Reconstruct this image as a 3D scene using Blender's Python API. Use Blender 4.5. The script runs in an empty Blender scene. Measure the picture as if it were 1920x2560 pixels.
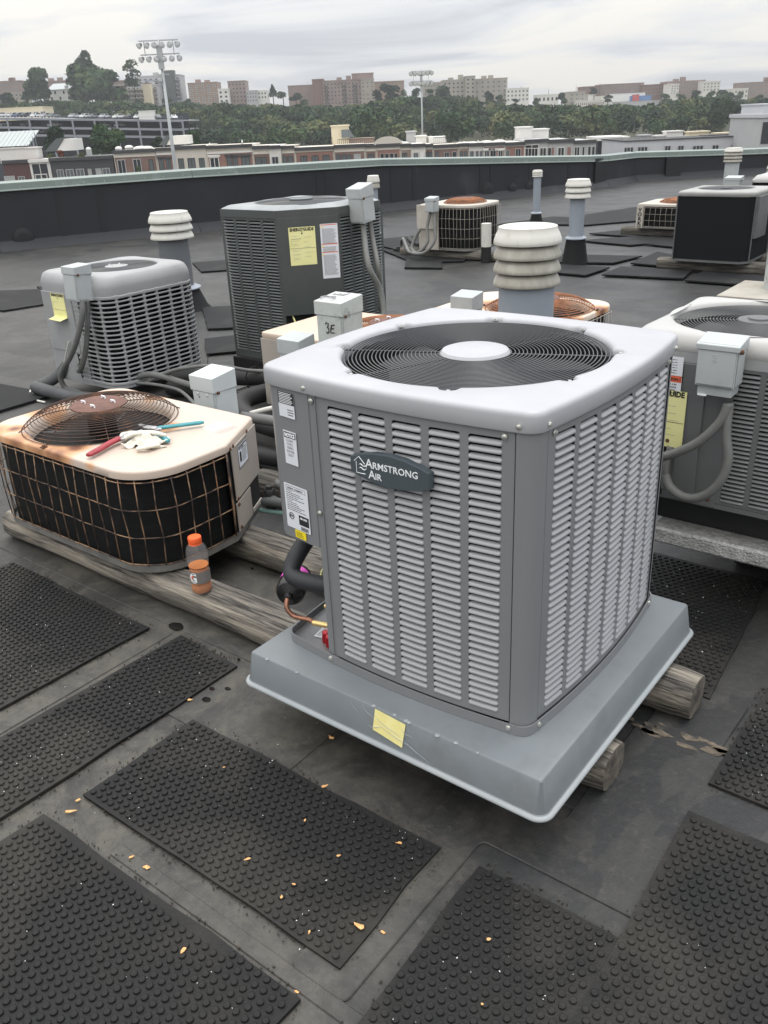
import bpy, bmesh, math, random
import numpy as np
from mathutils import Vector, Matrix
from math import sin, cos, pi, radians, sqrt, atan2, hypot
random.seed(7); RS = np.random.RandomState(7)
S = bpy.context.scene
COL = S.collection
# ------------------------------------------------------------------ camera, world, sun
H = 1.70                                   # eye height above the roof
YAW = radians(38.5)                        # the roof equipment stands square to X and Y; the view looks 38.5 deg off Y
PITCH = 0.43123; ROLL = 0.04639; FPX = 2152.55
fw = Vector((0, cos(PITCH), -sin(PITCH))); rt = Vector((1, 0, 0)); up = rt.cross(fw)
r2 = rt*cos(ROLL) - up*sin(ROLL); u2 = rt*sin(ROLL) + up*cos(ROLL)
M3 = Matrix((r2, u2, -fw)).transposed()
camd = bpy.data.cameras.new('camera'); cam = bpy.data.objects.new('camera', camd); COL.objects.link(cam)
cam.matrix_world = Matrix.Translation((0, 0, H)) @ Matrix.Rotation(YAW, 4, 'Z') @ M3.to_4x4()
camd.sensor_fit = 'VERTICAL'; camd.sensor_height = 24; camd.sensor_width = 24; camd.lens = FPX/2560*24
camd.clip_start = 0.05; camd.clip_end = 6000
S.camera = cam

W = bpy.data.worlds.new('World'); S.world = W; W.use_nodes = True
nt = W.node_tree; nt.nodes.clear()
def N(t, **k):
    n = nt.nodes.new(t)
    for a, b in k.items(): setattr(n, a, b)
    return n
def L(a, b): nt.links.new(a, b)
SUN_EL = radians(74); SUN_ROT = radians(-6.5)
sky = N('ShaderNodeTexSky', sky_type='NISHITA'); sky.sun_disc = False
sky.sun_elevation = SUN_EL; sky.sun_rotation = SUN_ROT
tc = N('ShaderNodeTexCoord'); sep = N('ShaderNodeSeparateXYZ'); L(tc.outputs['Generated'], sep.inputs[0])
zc = N('ShaderNodeMath', operation='MAXIMUM'); L(sep.outputs[2], zc.inputs[0]); zc.inputs[1].default_value = 0.0
zo = N('ShaderNodeMath', operation='ADD'); L(zc.outputs[0], zo.inputs[0]); zo.inputs[1].default_value = 0.10
dx = N('ShaderNodeMath', operation='DIVIDE'); L(sep.outputs[0], dx.inputs[0]); L(zo.outputs[0], dx.inputs[1])
dy = N('ShaderNodeMath', operation='DIVIDE'); L(sep.outputs[1], dy.inputs[0]); L(zo.outputs[0], dy.inputs[1])
cmb = N('ShaderNodeCombineXYZ'); L(dx.outputs[0], cmb.inputs[0]); L(dy.outputs[0], cmb.inputs[1])
no = N('ShaderNodeTexNoise'); no.inputs['Scale'].default_value = 0.50; no.inputs['Detail'].default_value = 5; no.inputs['Roughness'].default_value = .5; no.inputs['Distortion'].default_value = .5
L(cmb.outputs[0], no.inputs['Vector'])
rp = N('ShaderNodeValToRGB'); e = rp.color_ramp.elements
e[0].position = .42; e[0].color = (.585, .61, .655, 1); e[1].position = .585; e[1].color = (.955, .925, .86, 1)
m = e.new(.50); m.color = (.80, .805, .82, 1)
L(no.outputs[0], rp.inputs[0])
# CIE overcast brightening towards the zenith
g = N('ShaderNodeMath', operation='MULTIPLY_ADD'); L(zc.outputs[0], g.inputs[0]); g.inputs[1].default_value = 3.0; g.inputs[2].default_value = 0.82
cl = N('ShaderNodeVectorMath', operation='SCALE'); L(rp.outputs[0], cl.inputs[0]); L(g.outputs[0], cl.inputs['Scale'])
bg1 = N('ShaderNodeBackground'); L(sky.outputs[0], bg1.inputs[0]); bg1.inputs[1].default_value = 0.10
bg2 = N('ShaderNodeBackground'); L(cl.outputs[0], bg2.inputs[0]); bg2.inputs[1].default_value = 1.0
mx = N('ShaderNodeMixShader'); mx.inputs[0].default_value = .93; L(bg1.outputs[0], mx.inputs[1]); L(bg2.outputs[0], mx.inputs[2])
wo = N('ShaderNodeOutputWorld'); L(mx.outputs[0], wo.inputs[0])

sd = bpy.data.lights.new('sun', 'SUN'); sd.energy = 1.5; sd.angle = radians(25); sd.color = (1, .96, .9)
so = bpy.data.objects.new('sun', sd); COL.objects.link(so)
az = YAW+radians(-32)                    # light comes from behind right
sdir = Vector((-sin(az)*cos(SUN_EL), cos(az)*cos(SUN_EL), sin(SUN_EL)))
so.rotation_euler = (-sdir).to_track_quat('-Z', 'Y').to_euler()
S.view_settings.view_transform = 'Standard'; S.view_settings.look = 'None'
S.view_settings.exposure = 0.0; S.view_settings.gamma = 1.0; S.view_settings.use_curve_mapping = False

# ------------------------------------------------------------------ materials
MATS = {}
def mat(name, col, rough=.6, metal=0., col2=None, sc=8., det=4., mix=(.35, .65), bump=0., bsc=60., stretch=(1, 1, 1), spec=.5, trans=0., ior=1.45, coat=0., emit=None, alpha=1., dirt=None, dsc=2.5, dmix=(.55, .75)):
    m = bpy.data.materials.new(name); m.use_nodes = True; t = m.node_tree; b = t.nodes['Principled BSDF']
    def c4(c): return (c[0], c[1], c[2], 1)
    b.inputs['Base Color'].default_value = c4(col); b.inputs['Roughness'].default_value = rough; b.inputs['Metallic'].default_value = metal
    b.inputs['Specular IOR Level'].default_value = spec; b.inputs['Transmission Weight'].default_value = trans; b.inputs['IOR'].default_value = ior
    b.inputs['Alpha'].default_value = alpha
    if coat: b.inputs['Coat Weight'].default_value = coat
    if col2 or bump or dirt:
        tcn = t.nodes.new('ShaderNodeTexCoord'); mp = t.nodes.new('ShaderNodeMapping'); mp.inputs['Scale'].default_value = stretch
        t.links.new(tcn.outputs['Object'], mp.inputs[0])
    last = None
    if col2:
        n = t.nodes.new('ShaderNodeTexNoise'); n.inputs['Scale'].default_value = sc; n.inputs['Detail'].default_value = det; n.inputs['Roughness'].default_value = .6
        t.links.new(mp.outputs[0], n.inputs['Vector'])
        r = t.nodes.new('ShaderNodeValToRGB'); r.color_ramp.elements[0].position = mix[0]; r.color_ramp.elements[1].position = mix[1]
        r.color_ramp.elements[0].color = c4(col); r.color_ramp.elements[1].color = c4(col2)
        t.links.new(n.outputs[0], r.inputs[0]); last = r.outputs[0]
    if dirt:
        n = t.nodes.new('ShaderNodeTexNoise'); n.inputs['Scale'].default_value = dsc; n.inputs['Detail'].default_value = 6; n.inputs['Roughness'].default_value = .65
        t.links.new(mp.outputs[0], n.inputs['Vector'])
        r = t.nodes.new('ShaderNodeValToRGB'); r.color_ramp.elements[0].position = dmix[0]; r.color_ramp.elements[1].position = dmix[1]
        r.color_ramp.elements[0].color = (0, 0, 0, 1); r.color_ramp.elements[1].color = (1, 1, 1, 1); t.links.new(n.outputs[0], r.inputs[0])
        mm = t.nodes.new('ShaderNodeMixRGB'); t.links.new(r.outputs[0], mm.inputs[0])
        if last: t.links.new(last, mm.inputs[1])
        else: mm.inputs[1].default_value = c4(col)
        mm.inputs[2].default_value = c4(dirt); last = mm.outputs[0]
    if last: t.links.new(last, b.inputs['Base Color'])
    if bump:
        n = t.nodes.new('ShaderNodeTexNoise'); n.inputs['Scale'].default_value = bsc; n.inputs['Detail'].default_value = 5
        t.links.new(mp.outputs[0], n.inputs['Vector'])
        bp = t.nodes.new('ShaderNodeBump'); bp.inputs['Strength'].default_value = bump; bp.inputs['Distance'].default_value = .01
        t.links.new(n.outputs[0], bp.inputs['Height']); t.links.new(bp.outputs[0], b.inputs['Normal'])
    if emit: b.inputs['Emission Color'].default_value = c4(emit[:3]); b.inputs['Emission Strength'].default_value = emit[3]
    MATS[name] = m; return m

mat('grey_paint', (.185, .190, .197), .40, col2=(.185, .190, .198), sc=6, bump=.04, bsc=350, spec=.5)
mat('cap_paint_skylit', (.335, .34, .358), .40, col2=(.38, .385, .403), sc=2.5, bump=.03, bsc=300, spec=.5, dirt=(.30, .31, .33), dsc=7, dmix=(.62, .9))  # same paint as the body, lightened: sky brightness on the top put into colour
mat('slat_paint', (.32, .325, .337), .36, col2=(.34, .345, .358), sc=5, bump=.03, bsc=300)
mat('pad_plastic', (.150, .167, .178), .40, col2=(.180, .198, .210), sc=2.2, det=8, bump=.08, bsc=420, dirt=(.135, .145, .15), dsc=5, dmix=(.54, .78))
mat('pad_lip', (.25, .275, .285), .45, col2=(.30, .32, .33), sc=5, dirt=(.30, .25, .17), dsc=4, dmix=(.62, .8))
mat('coil_black', (.005, .0055, .006), .6, spec=.2, bump=.5, bsc=90, stretch=(1, 1, 6), col2=(.012, .0125, .013), sc=12, mix=(.5,.75))
mat('inner_black', (.012, .012, .013), .6)
mat('blade_metal', (.045, .048, .05), .45, metal=.2)
mat('wire_black', (.045, .048, .052), .30)
mat('wire_grey', (.075, .078, .08), .35)
mat('badge', (.06, .075, .085), .35, bump=.05, bsc=200)
mat('print_white', (.80, .82, .84), .4)
mat('print_black', (.02, .02, .022), .6)
mat('print_faint', (.28, .28, .3), .6)
mat('paper_white', (.66, .68, .72), .5)
mat('paper_yellow', (.72, .70, .30), .6, col2=(.78, .75, .38), sc=9)
mat('tape_yellow', (.75, .67, .26), .45, col2=(.80, .73, .34), sc=30, bump=.15, bsc=40)
mat('label_yellow', (.85, .68, .02), .5)
mat('label_red', (.65, .12, .06), .5)
mat('screw_zinc', (.70, .70, .66), .28, metal=.9)
mat('screw_rust', (.09, .045, .03), .7, metal=.3, col2=(.15, .07, .04), sc=90)
mat('timber', (.140, .127, .110), .85, col2=(.030, .027, .024), sc=5, det=9, mix=(.43, .60), stretch=(1.1, 16, 16), bump=1., bsc=6, dirt=(.28, .25, .205), dsc=1.3, dmix=(.50, .62))
mat('timber_dark', (.11, .10, .085), .85, col2=(.03, .028, .025), sc=5, det=9, mix=(.44, .66), stretch=(1.1, 16, 16), bump=.9, bsc=7, dirt=(.24, .22, .19), dsc=2, dmix=(.5, .7))
mat('timber_end', (.05, .045, .038), .9, col2=(.14, .12, .095), sc=25, bump=1., bsc=30)
mat('tan_paint', (.58, .475, .385), .45, col2=(.53, .43, .345), sc=3, bump=.04, bsc=200, dirt=(.50, .40, .32), dsc=22, dmix=(.64, .8))
mat('tan_panel', (.33, .30, .27), .5, col2=(.38, .33, .285), sc=5, dirt=(.3, .2, .13), dsc=9, dmix=(.68, .85))
mat('pale_tan', (.46, .43, .385), .5, col2=(.40, .37, .32), sc=6, dirt=(.3, .16, .08), dsc=8, dmix=(.66, .85))
mat('rust_wire', (.055, .032, .024), .75, metal=.2, col2=(.20, .085, .04), sc=12, mix=(.5, .72))
mat('rust_wire_bright', (.28, .11, .045), .8, metal=.1, col2=(.10, .05, .035), sc=20, mix=(.45, .7))
mat('rust_plate', (.11, .06, .05), .8, col2=(.17, .085, .065), sc=14, bump=.3, bsc=80)
mat('guard_wire_rust', (.30, .19, .11), .6, metal=.1, col2=(.045, .032, .028), sc=13, mix=(.40, .56), dirt=(.30, .12, .05), dsc=30, dmix=(.58, .7))
mat('guard_wire_white', (.34, .31, .27), .5, col2=(.30, .27, .23), sc=20)
mat('base_metal', (.16, .16, .155), .5, metal=.4, col2=(.24, .23, .21), sc=12, dirt=(.14, .08, .04), dsc=9, dmix=(.6, .8))
mat('disc_grey', (.40, .425, .43), .45, col2=(.36, .385, .39), sc=7, dirt=(.27, .28, .27), dsc=9, dmix=(.6, .85))
mat('disc_pale', (.56, .60, .60), .45, col2=(.52, .555, .56), sc=7, dirt=(.36, .37, .35), dsc=10, dmix=(.62, .85))
mat('disc_worn', (.48, .51, .49), .6, col2=(.42, .44, .42), sc=9, dirt=(.20, .20, .18), dsc=13, dmix=(.56, .72))
mat('unit_left_grey', (.30, .305, .31), .5, col2=(.26, .265, .27), sc=6)
mat('unit_left_cap', (.27, .275, .28), .5, col2=(.31, .315, .32), sc=3, dirt=(.26, .26, .26), dsc=6, dmix=(.6, .85))
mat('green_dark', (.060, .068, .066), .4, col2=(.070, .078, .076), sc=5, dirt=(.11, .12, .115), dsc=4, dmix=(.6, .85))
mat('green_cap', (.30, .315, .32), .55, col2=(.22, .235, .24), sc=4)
mat('green_slat', (.10, .11, .11), .4, dirt=(.2, .21, .21), dsc=7, dmix=(.62, .8))
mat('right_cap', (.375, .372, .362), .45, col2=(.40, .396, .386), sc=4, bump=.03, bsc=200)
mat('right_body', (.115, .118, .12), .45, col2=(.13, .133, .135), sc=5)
mat('right_slat', (.17, .175, .18), .45, dirt=(.11, .11, .11), dsc=20, dmix=(.5, .7))
mat('foil', (.50, .50, .49), .55, metal=.30, col2=(.30, .30, .295), sc=45, bump=1.0, bsc=110)
mat('mesh_black', (.010, .0115, .013), .85, spec=.2, bump=.3, bsc=300)
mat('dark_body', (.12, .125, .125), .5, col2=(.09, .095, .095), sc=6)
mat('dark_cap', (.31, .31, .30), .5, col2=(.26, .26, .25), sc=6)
mat('vent_white', (.58, .57, .53), .5, col2=(.55, .54, .49), sc=5, stretch=(3, 3, .6), dirt=(.42, .41, .36), dsc=9, dmix=(.55, .8))
mat('vent_ring', (.36, .345, .30), .6, col2=(.28, .265, .23), sc=7, stretch=(2, 2, .7), dirt=(.45, .44, .39), dsc=6, dmix=(.5, .75))
mat('vent_pipe', (.27, .30, .34), .45, col2=(.245, .275, .315), sc=4, dirt=(.24, .27, .30), dsc=7, dmix=(.6, .85))
mat('vent_pipe_dark', (.13, .14, .15), .5)
mat('rubber_boot', (.010, .0105, .011), .75, spec=.25, bump=.2, bsc=60)
mat('tar_black', (.012, .012, .013), .5)
mat('bumper_rubber', (.0075, .0078, .0082), .62, spec=.32, col2=(.0125, .0122, .0115), sc=3, det=8, bump=.25, bsc=120, dirt=(.034, .031, .026), dsc=1.6, dmix=(.48, .70))
mat('mat_rubber_dark', (.009, .0095, .0105), .75, spec=.3, col2=(.012, .0125, .0135), sc=3, bump=.15, bsc=120, dirt=(.034, .034, .033), dsc=2, dmix=(.55, .8))
mat('hose_black', (.020, .020, .021), .62, bump=.2, bsc=120)
mat('hose_grey', (.115, .118, .115), .6, col2=(.14, .14, .135), sc=9, bump=.1, bsc=60)
mat('conduit_grey', (.16, .165, .16), .55, col2=(.12, .12, .11), sc=8)
mat('cable_white', (.55, .54, .5), .5)
mat('cable_yellow', (.6, .58, .25), .5)
mat('cable_green', (.13, .22, .20), .5)
mat('pipe_insul', (.022, .023, .026), .55, bump=.15, bsc=50)
mat('pipe_insul_old', (.085, .088, .09), .65, col2=(.06, .062, .064), sc=6, bump=.2, bsc=40)
mat('drier_black', (.01, .01, .011), .25)
mat('label_pink', (.75, .10, .55), .5)
mat('copper', (.36, .17, .11), .38, metal=.7, col2=(.20, .10, .07), sc=30)
mat('brass', (.75, .55, .24), .3, metal=.8)
mat('red_cap', (.42, .02, .03), .25, metal=.5)
mat('tool_red', (.34, .03, .045), .45, col2=(.26, .03, .04), sc=25)
mat('tool_teal', (.03, .21, .24), .45, col2=(.05, .26, .29), sc=40, dirt=(.05, .12, .13), dsc=60, dmix=(.6, .7))
mat('steel', (.42, .42, .43), .35, metal=.85)
mat('rag', (.66, .64, .56), .9, bump=.3, bsc=90)
mat('cap_orange', (.86, .13, .035), .4)
mat('parapet_black', (.015, .0165, .0205), .60, col2=(.020, .0215, .026), sc=1.2, bump=.25, bsc=5, dirt=(.05, .052, .056), dsc=.9, dmix=(.6, .85))
mat('parapet_patch', (.015, .016, .019), .55)
mat('coping_green', (.205, .245, .225), .5, col2=(.175, .215, .20), sc=1.5, dirt=(.29, .335, .31), dsc=3, dmix=(.55, .8))
mat('chip', (.60, .30, .10), .7, col2=(.65, .42, .2), sc=60)
mat('speck', (.6, .62, .63), .6)
mat('grit', (.022, .019, .015), .9, col2=(.05, .043, .033), sc=60)
mat('puddle', (.004, .004, .004), .12)
mat('cardboard', (.36, .34, .30), .8, col2=(.28, .26, .22), sc=3)
mat('stain_dry', (.15, .122, .09), .9, col2=(.04, .036, .03), sc=30)
# clear bottle
mat('bottle_clear', (.42, .42, .42), .05, alpha=.09, spec=1.)
mat('drink', (.58, .20, .055), .12, alpha=.9)
mat('drink_dull', (.42, .17, .06), .2, alpha=.75)
mat('bottle_label', (.20, .185, .175), .3, alpha=.93)

def roof_material():
    m = bpy.data.materials.new('roof_membrane'); m.use_nodes = True; t = m.node_tree; b = t.nodes['Principled BSDF']
    tcn = t.nodes.new('ShaderNodeTexCoord')
    def noise(s, d=6, r=.6, dist=0.):
        n = t.nodes.new('ShaderNodeTexNoise'); n.inputs['Scale'].default_value = s; n.inputs['Detail'].default_value = d; n.inputs['Roughness'].default_value = r; n.inputs['Distortion'].default_value = dist
        t.links.new(tcn.outputs['Object'], n.inputs['Vector']); return n.outputs[0]
    def ramp(src, p0, p1, c0, c1):
        r = t.nodes.new('ShaderNodeValToRGB'); e = r.color_ramp.elements; e[0].position = p0; e[1].position = p1; e[0].color = (*c0, 1); e[1].color = (*c1, 1); t.links.new(src, r.inputs[0]); return r.outputs[0]
    def mixc(f, a, c):
        x = t.nodes.new('ShaderNodeMixRGB'); t.links.new(f, x.inputs[0]); t.links.new(a, x.inputs[1])
        if isinstance(c, tuple): x.inputs[2].default_value = (*c, 1)
        else: t.links.new(c, x.inputs[2])
        return x.outputs[0]
    base = ramp(noise(.9, 8, .62), .35, .66, (.010, .0108, .0122), (.036, .0365, .037))
    silt = ramp(noise(.35, 7, .6, .3), .47, .66, (0, 0, 0), (.75, .75, .75))
    c = mixc(silt, base, (.046, .044, .039))
    # mud that has settled round the nearest mats
    dn = t.nodes.new('ShaderNodeVectorMath'); dn.operation = 'DISTANCE'; t.links.new(tcn.outputs['Object'], dn.inputs[0]); dn.inputs[1].default_value = (-2.35, .55, 0)
    ds = t.nodes.new('ShaderNodeMath'); ds.operation = 'MULTIPLY_ADD'; t.links.new(noise(1.6, 8, .65, .4), ds.inputs[0]); ds.inputs[1].default_value = -2.6; t.links.new(dn.outputs['Value'], ds.inputs[2])
    mud = ramp(ds.outputs[0], .15, .55, (.85, .85, .85), (0, 0, 0)); c = mixc(mud, c, (.084, .077, .064))
    blot = ramp(noise(3.2, 9, .75, .8), .48, .58, (0, 0, 0), (.72, .72, .72)); c = mixc(blot, c, (.017, .0175, .0185))
    ring = ramp(noise(1.1, 4, .5, 1.5), .495, .505, (0, 0, 0), (.35, .35, .35)); c = mixc(ring, c, (.06, .058, .052))
    fine = ramp(noise(13, 9, .8), .44, .62, (0, 0, 0), (.55, .55, .55))
    c = mixc(fine, c, (.016, .0165, .0175))
    dustn = ramp(noise(28, 6, .8), .55, .70, (0, 0, 0), (.45, .45, .45))
    c = mixc(dustn, c, (.085, .080, .070))
    pit = ramp(noise(55, 3, .5), .70, .74, (0, 0, 0), (.7, .7, .7))
    c = mixc(pit, c, (.018, .018, .018))
    t.links.new(c, b.inputs['Base Color'])
    rr = ramp(noise(1.7, 5), .3, .7, (.42, .42, .42), (.62, .62, .62)); t.links.new(rr, b.inputs['Roughness'])
    b.inputs['Specular IOR Level'].default_value = .42
    bp = t.nodes.new('ShaderNodeBump'); bp.inputs['Strength'].default_value = .5; bp.inputs['Distance'].default_value = .012
    t.links.new(noise(9, 9, .78), bp.inputs['Height']); t.links.new(bp.outputs[0], b.inputs['Normal'])
    MATS['roof_membrane'] = m
roof_material()
def rust_top(name, centres, base=(.52, .43, .36), streak=None):
    """tan enamel with rust that has bled round the grille's feet and along one rim"""
    m = bpy.data.materials.new(name); m.use_nodes = True; t = m.node_tree; b = t.nodes['Principled BSDF']; b.inputs['Roughness'].default_value = .42
    tcn = t.nodes.new('ShaderNodeTexCoord'); n = t.nodes.new('ShaderNodeTexNoise'); n.inputs['Scale'].default_value = 9; n.inputs['Detail'].default_value = 6
    t.links.new(tcn.outputs['Object'], n.inputs['Vector'])
    acc = None
    for (x, y, r) in centres:
        d = t.nodes.new('ShaderNodeVectorMath'); d.operation = 'DISTANCE'; t.links.new(tcn.outputs['Object'], d.inputs[0]); d.inputs[1].default_value = (x, y, centres_z[0])
        q = t.nodes.new('ShaderNodeMath'); q.operation = 'DIVIDE'; t.links.new(d.outputs['Value'], q.inputs[0]); q.inputs[1].default_value = r
        s = t.nodes.new('ShaderNodeMath'); s.operation = 'SUBTRACT'; s.use_clamp = True; s.inputs[0].default_value = 1.05; t.links.new(q.outputs[0], s.inputs[1])
        if acc is None: acc = s.outputs[0]
        else:
            a = t.nodes.new('ShaderNodeMath'); a.operation = 'MAXIMUM'; t.links.new(acc, a.inputs[0]); t.links.new(s.outputs[0], a.inputs[1]); acc = a.outputs[0]
    nn = t.nodes.new('ShaderNodeMath'); nn.operation = 'MULTIPLY_ADD'; t.links.new(n.outputs[0], nn.inputs[0]); nn.inputs[1].default_value = 1.3; nn.inputs[2].default_value = .25
    mu = t.nodes.new('ShaderNodeMath'); mu.operation = 'MULTIPLY'; mu.use_clamp = True; t.links.new(acc, mu.inputs[0]); t.links.new(nn.outputs[0], mu.inputs[1])
    rp = t.nodes.new('ShaderNodeValToRGB'); e = rp.color_ramp.elements; e[0].position = 0; e[0].color = (*base, 1); e[1].position = .75; e[1].color = (.16, .06, .03, 1)
    q = e.new(.32); q.color = (.56, .30, .15, 1)
    t.links.new(mu.outputs[0], rp.inputs[0])
    n2 = t.nodes.new('ShaderNodeTexNoise'); n2.inputs['Scale'].default_value = 26; n2.inputs['Detail'].default_value = 5; t.links.new(tcn.outputs['Object'], n2.inputs['Vector'])
    r2_ = t.nodes.new('ShaderNodeValToRGB'); r2_.color_ramp.elements[0].position = .66; r2_.color_ramp.elements[1].position = .76; t.links.new(n2.outputs[0], r2_.inputs[0])
    mm = t.nodes.new('ShaderNodeMixRGB'); t.links.new(r2_.outputs[0], mm.inputs[0]); t.links.new(rp.outputs[0], mm.inputs[1]); mm.inputs[2].default_value = (.36, .29, .25, 1)
    t.links.new(mm.outputs[0], b.inputs['Base Color']); MATS[name] = m

# ------------------------------------------------------------------ mesh builder
class MB:
    def __init__(s): s.v = []; s.f = []; s.m = []; s.mi = 0
    def add(s, vs, fs):
        o = len(s.v); s.v += [tuple(p) for p in vs]; s.f += [tuple(i+o for i in f) for f in fs]; s.m += [s.mi]*len(fs); return s
    def box(s, x0, x1, y0, y1, z0, z1):
        return s.add([(x0,y0,z0),(x1,y0,z0),(x1,y1,z0),(x0,y1,z0),(x0,y0,z1),(x1,y0,z1),(x1,y1,z1),(x0,y1,z1)],
                     [(0,3,2,1),(4,5,6,7),(0,1,5,4),(1,2,6,5),(2,3,7,6),(3,0,4,7)])
    def hexa(s, p):   # 8 points: bottom 4 ccw, top 4
        return s.add(p, [(0,3,2,1),(4,5,6,7),(0,1,5,4),(1,2,6,5),(2,3,7,6),(3,0,4,7)])
    def prism(s, poly, z0, z1):
        n = len(poly)
        return s.add([(x,y,z0) for x,y in poly]+[(x,y,z1) for x,y in poly], [tuple(range(n-1,-1,-1)), tuple(range(n,2*n))]+[(i,(i+1)%n,n+(i+1)%n,n+i) for i in range(n)])
    def loops(s, rings, cap0=False, cap1=False, closed=True):
        n = len(rings[0]); vs = [p for r in rings for p in r]; fs = []
        for k in range(len(rings)-1):
            for i in range(n if closed else n-1):
                j = (i+1) % n; fs.append((k*n+i, k*n+j, (k+1)*n+j, (k+1)*n+i))
        if cap0: fs.append(tuple(range(n-1, -1, -1)))
        if cap1: fs.append(tuple(range((len(rings)-1)*n, len(rings)*n)))
        return s.add(vs, fs)
    def lathe(s, prof, c=(0,0,0), n=24, cap0=False, cap1=False):
        return s.loops([[(c[0]+r*cos(2*pi*i/n), c[1]+r*sin(2*pi*i/n), c[2]+z) for i in range(n)] for r, z in prof], cap0, cap1)
    def tube(s, path, r, n=8, caps=True, flat=1.):
        P = [Vector(p) for p in path]; rings = []; pn = None
        for i, p in enumerate(P):
            t = (P[min(i+1, len(P)-1)]-P[max(i-1, 0)]).normalized()
            if pn is None:
                a = Vector((0,0,1)) if abs(t.z) < .9 else Vector((1,0,0)); nn = (a - t*a.dot(t)).normalized()
            else: nn = (pn - t*pn.dot(t)).normalized()
            pn = nn; bb = t.cross(nn); rr = r[i] if isinstance(r, (list, tuple)) else r
            rings.append([tuple(p + (nn*cos(2*pi*k/n)*flat + bb*sin(2*pi*k/n))*rr) for k in range(n)])
        return s.loops(rings, caps, caps)
    def torus(s, c, R, r, n=64, k=5):
        rings = []
        for j in range(k):
            a = 2*pi*j/k; rings.append([(c[0]+(R+r*cos(a))*cos(2*pi*i/n), c[1]+(R+r*cos(a))*sin(2*pi*i/n), c[2]+r*sin(a)) for i in range(n)])
        rings.append(rings[0]); return s.loops(rings)
    def mesh(s, name, mats, smooth=False):
        me = bpy.data.meshes.new(name); me.from_pydata(s.v, [], s.f); 
        for m in (mats if isinstance(mats, (list, tuple)) else [mats]): me.materials.append(MATS[m] if isinstance(m, str) else m)
        me.polygons.foreach_set('material_index', s.m)
        if smooth: me.polygons.foreach_set('use_smooth', [True]*len(me.polygons))
        me.validate(); me.update(); return me
    def build(s, name, mats, parent=None, smooth=False, bevel=0., seg=2, auto=None, loc=None):
        o = bpy.data.objects.new(name, s.mesh(name, mats, smooth)); COL.objects.link(o)
        if parent: o.parent = parent
        if loc: o.location = loc
        if bevel:
            b = o.modifiers.new('bevel', 'BEVEL'); b.width = bevel; b.segments = seg; b.limit_method = 'ANGLE'; b.angle_limit = radians(35)
        if auto:
            sharp(o.data, auto)
        return o
def sharp(me, deg):
    """smooth shading with hard edges above an angle"""
    bm = bmesh.new(); bm.from_mesh(me); a = radians(deg)
    bmesh.ops.remove_doubles(bm, verts=bm.verts, dist=1e-6)
    for f in bm.faces: f.smooth = True
    for e_ in bm.edges:
        e_.smooth = len(e_.link_faces) == 2 and e_.calc_face_angle(9) < a
    bm.to_mesh(me); bm.free()
def tag(o, label=None, cat=None, group=None, kind=None):
    if label: o['label'] = label
    if cat: o['category'] = cat
    if group: o['group'] = group
    if kind: o['kind'] = kind
    return o
def thing(name, label, cat, loc=(0,0,0), rz=0., group=None):
    o = bpy.data.objects.new(name, None); COL.objects.link(o); o.location = loc; o.rotation_euler = (0,0,rz); o.empty_display_size = .1
    return tag(o, label, cat, group)
def inst(me, name, parent, loc, rz=0., rx=0., sc=None):
    o = bpy.data.objects.new(name, me); COL.objects.link(o); o.parent = parent; o.location = loc; o.rotation_euler = (rx, 0, rz)
    if sc: o.scale = sc
    return o
def kids(o): return [c for c in bpy.data.objects if c.parent is o]
def copy_thing(o, loc, rz=None, label=None):
    def rec(a, par):
        c = a.copy(); COL.objects.link(c)
        if par: c.parent = par
        for k in CH.get(a.name, []): rec(k, c)
        return c
    CH = {}
    for x in bpy.data.objects:
        if x.parent: CH.setdefault(x.parent.name, []).append(x)
    c = rec(o, None); c.location = loc
    if rz is not None: c.rotation_euler.z = rz
    if label: c['label'] = label
    return c
def text_mesh(txt, size, font_scale=(1, 1), align='LEFT', ext=.0004, bold=0.):
    cu = bpy.data.curves.new('lettering', 'FONT'); cu.body = txt; cu.size = size; cu.extrude = ext; cu.align_x = align; cu.resolution_u = 2; cu.offset = bold
    o = bpy.data.objects.new('lettering', cu); me = bpy.data.meshes.new_from_object(o)
    bpy.data.objects.remove(o); bpy.data.curves.remove(cu)
    me.transform(Matrix.Diagonal((font_scale[0], font_scale[1], 1, 1))); return me
def put_text(txt, size, mtl, parent, M, name='lettering', **k):
    me = text_mesh(txt, size, **k); me.materials.clear(); me.materials.append(MATS[mtl])
    o = bpy.data.objects.new(name, me); COL.objects.link(o); o.parent = parent; o.matrix_local = M; return o
def face_frame(p, out):
    """matrix whose local x runs along a wall, y up, z outwards"""
    z = Vector(out).normalized(); y = Vector((0,0,1)); x = y.cross(z).normalized(); y = z.cross(x)
    return Matrix.Translation(p) @ Matrix((x, y, z)).transposed().to_4x4()
def xf(me_or_mb, M):
    me_or_mb.v = [tuple(M @ Vector(v)) for v in me_or_mb.v]; return me_or_mb

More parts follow.
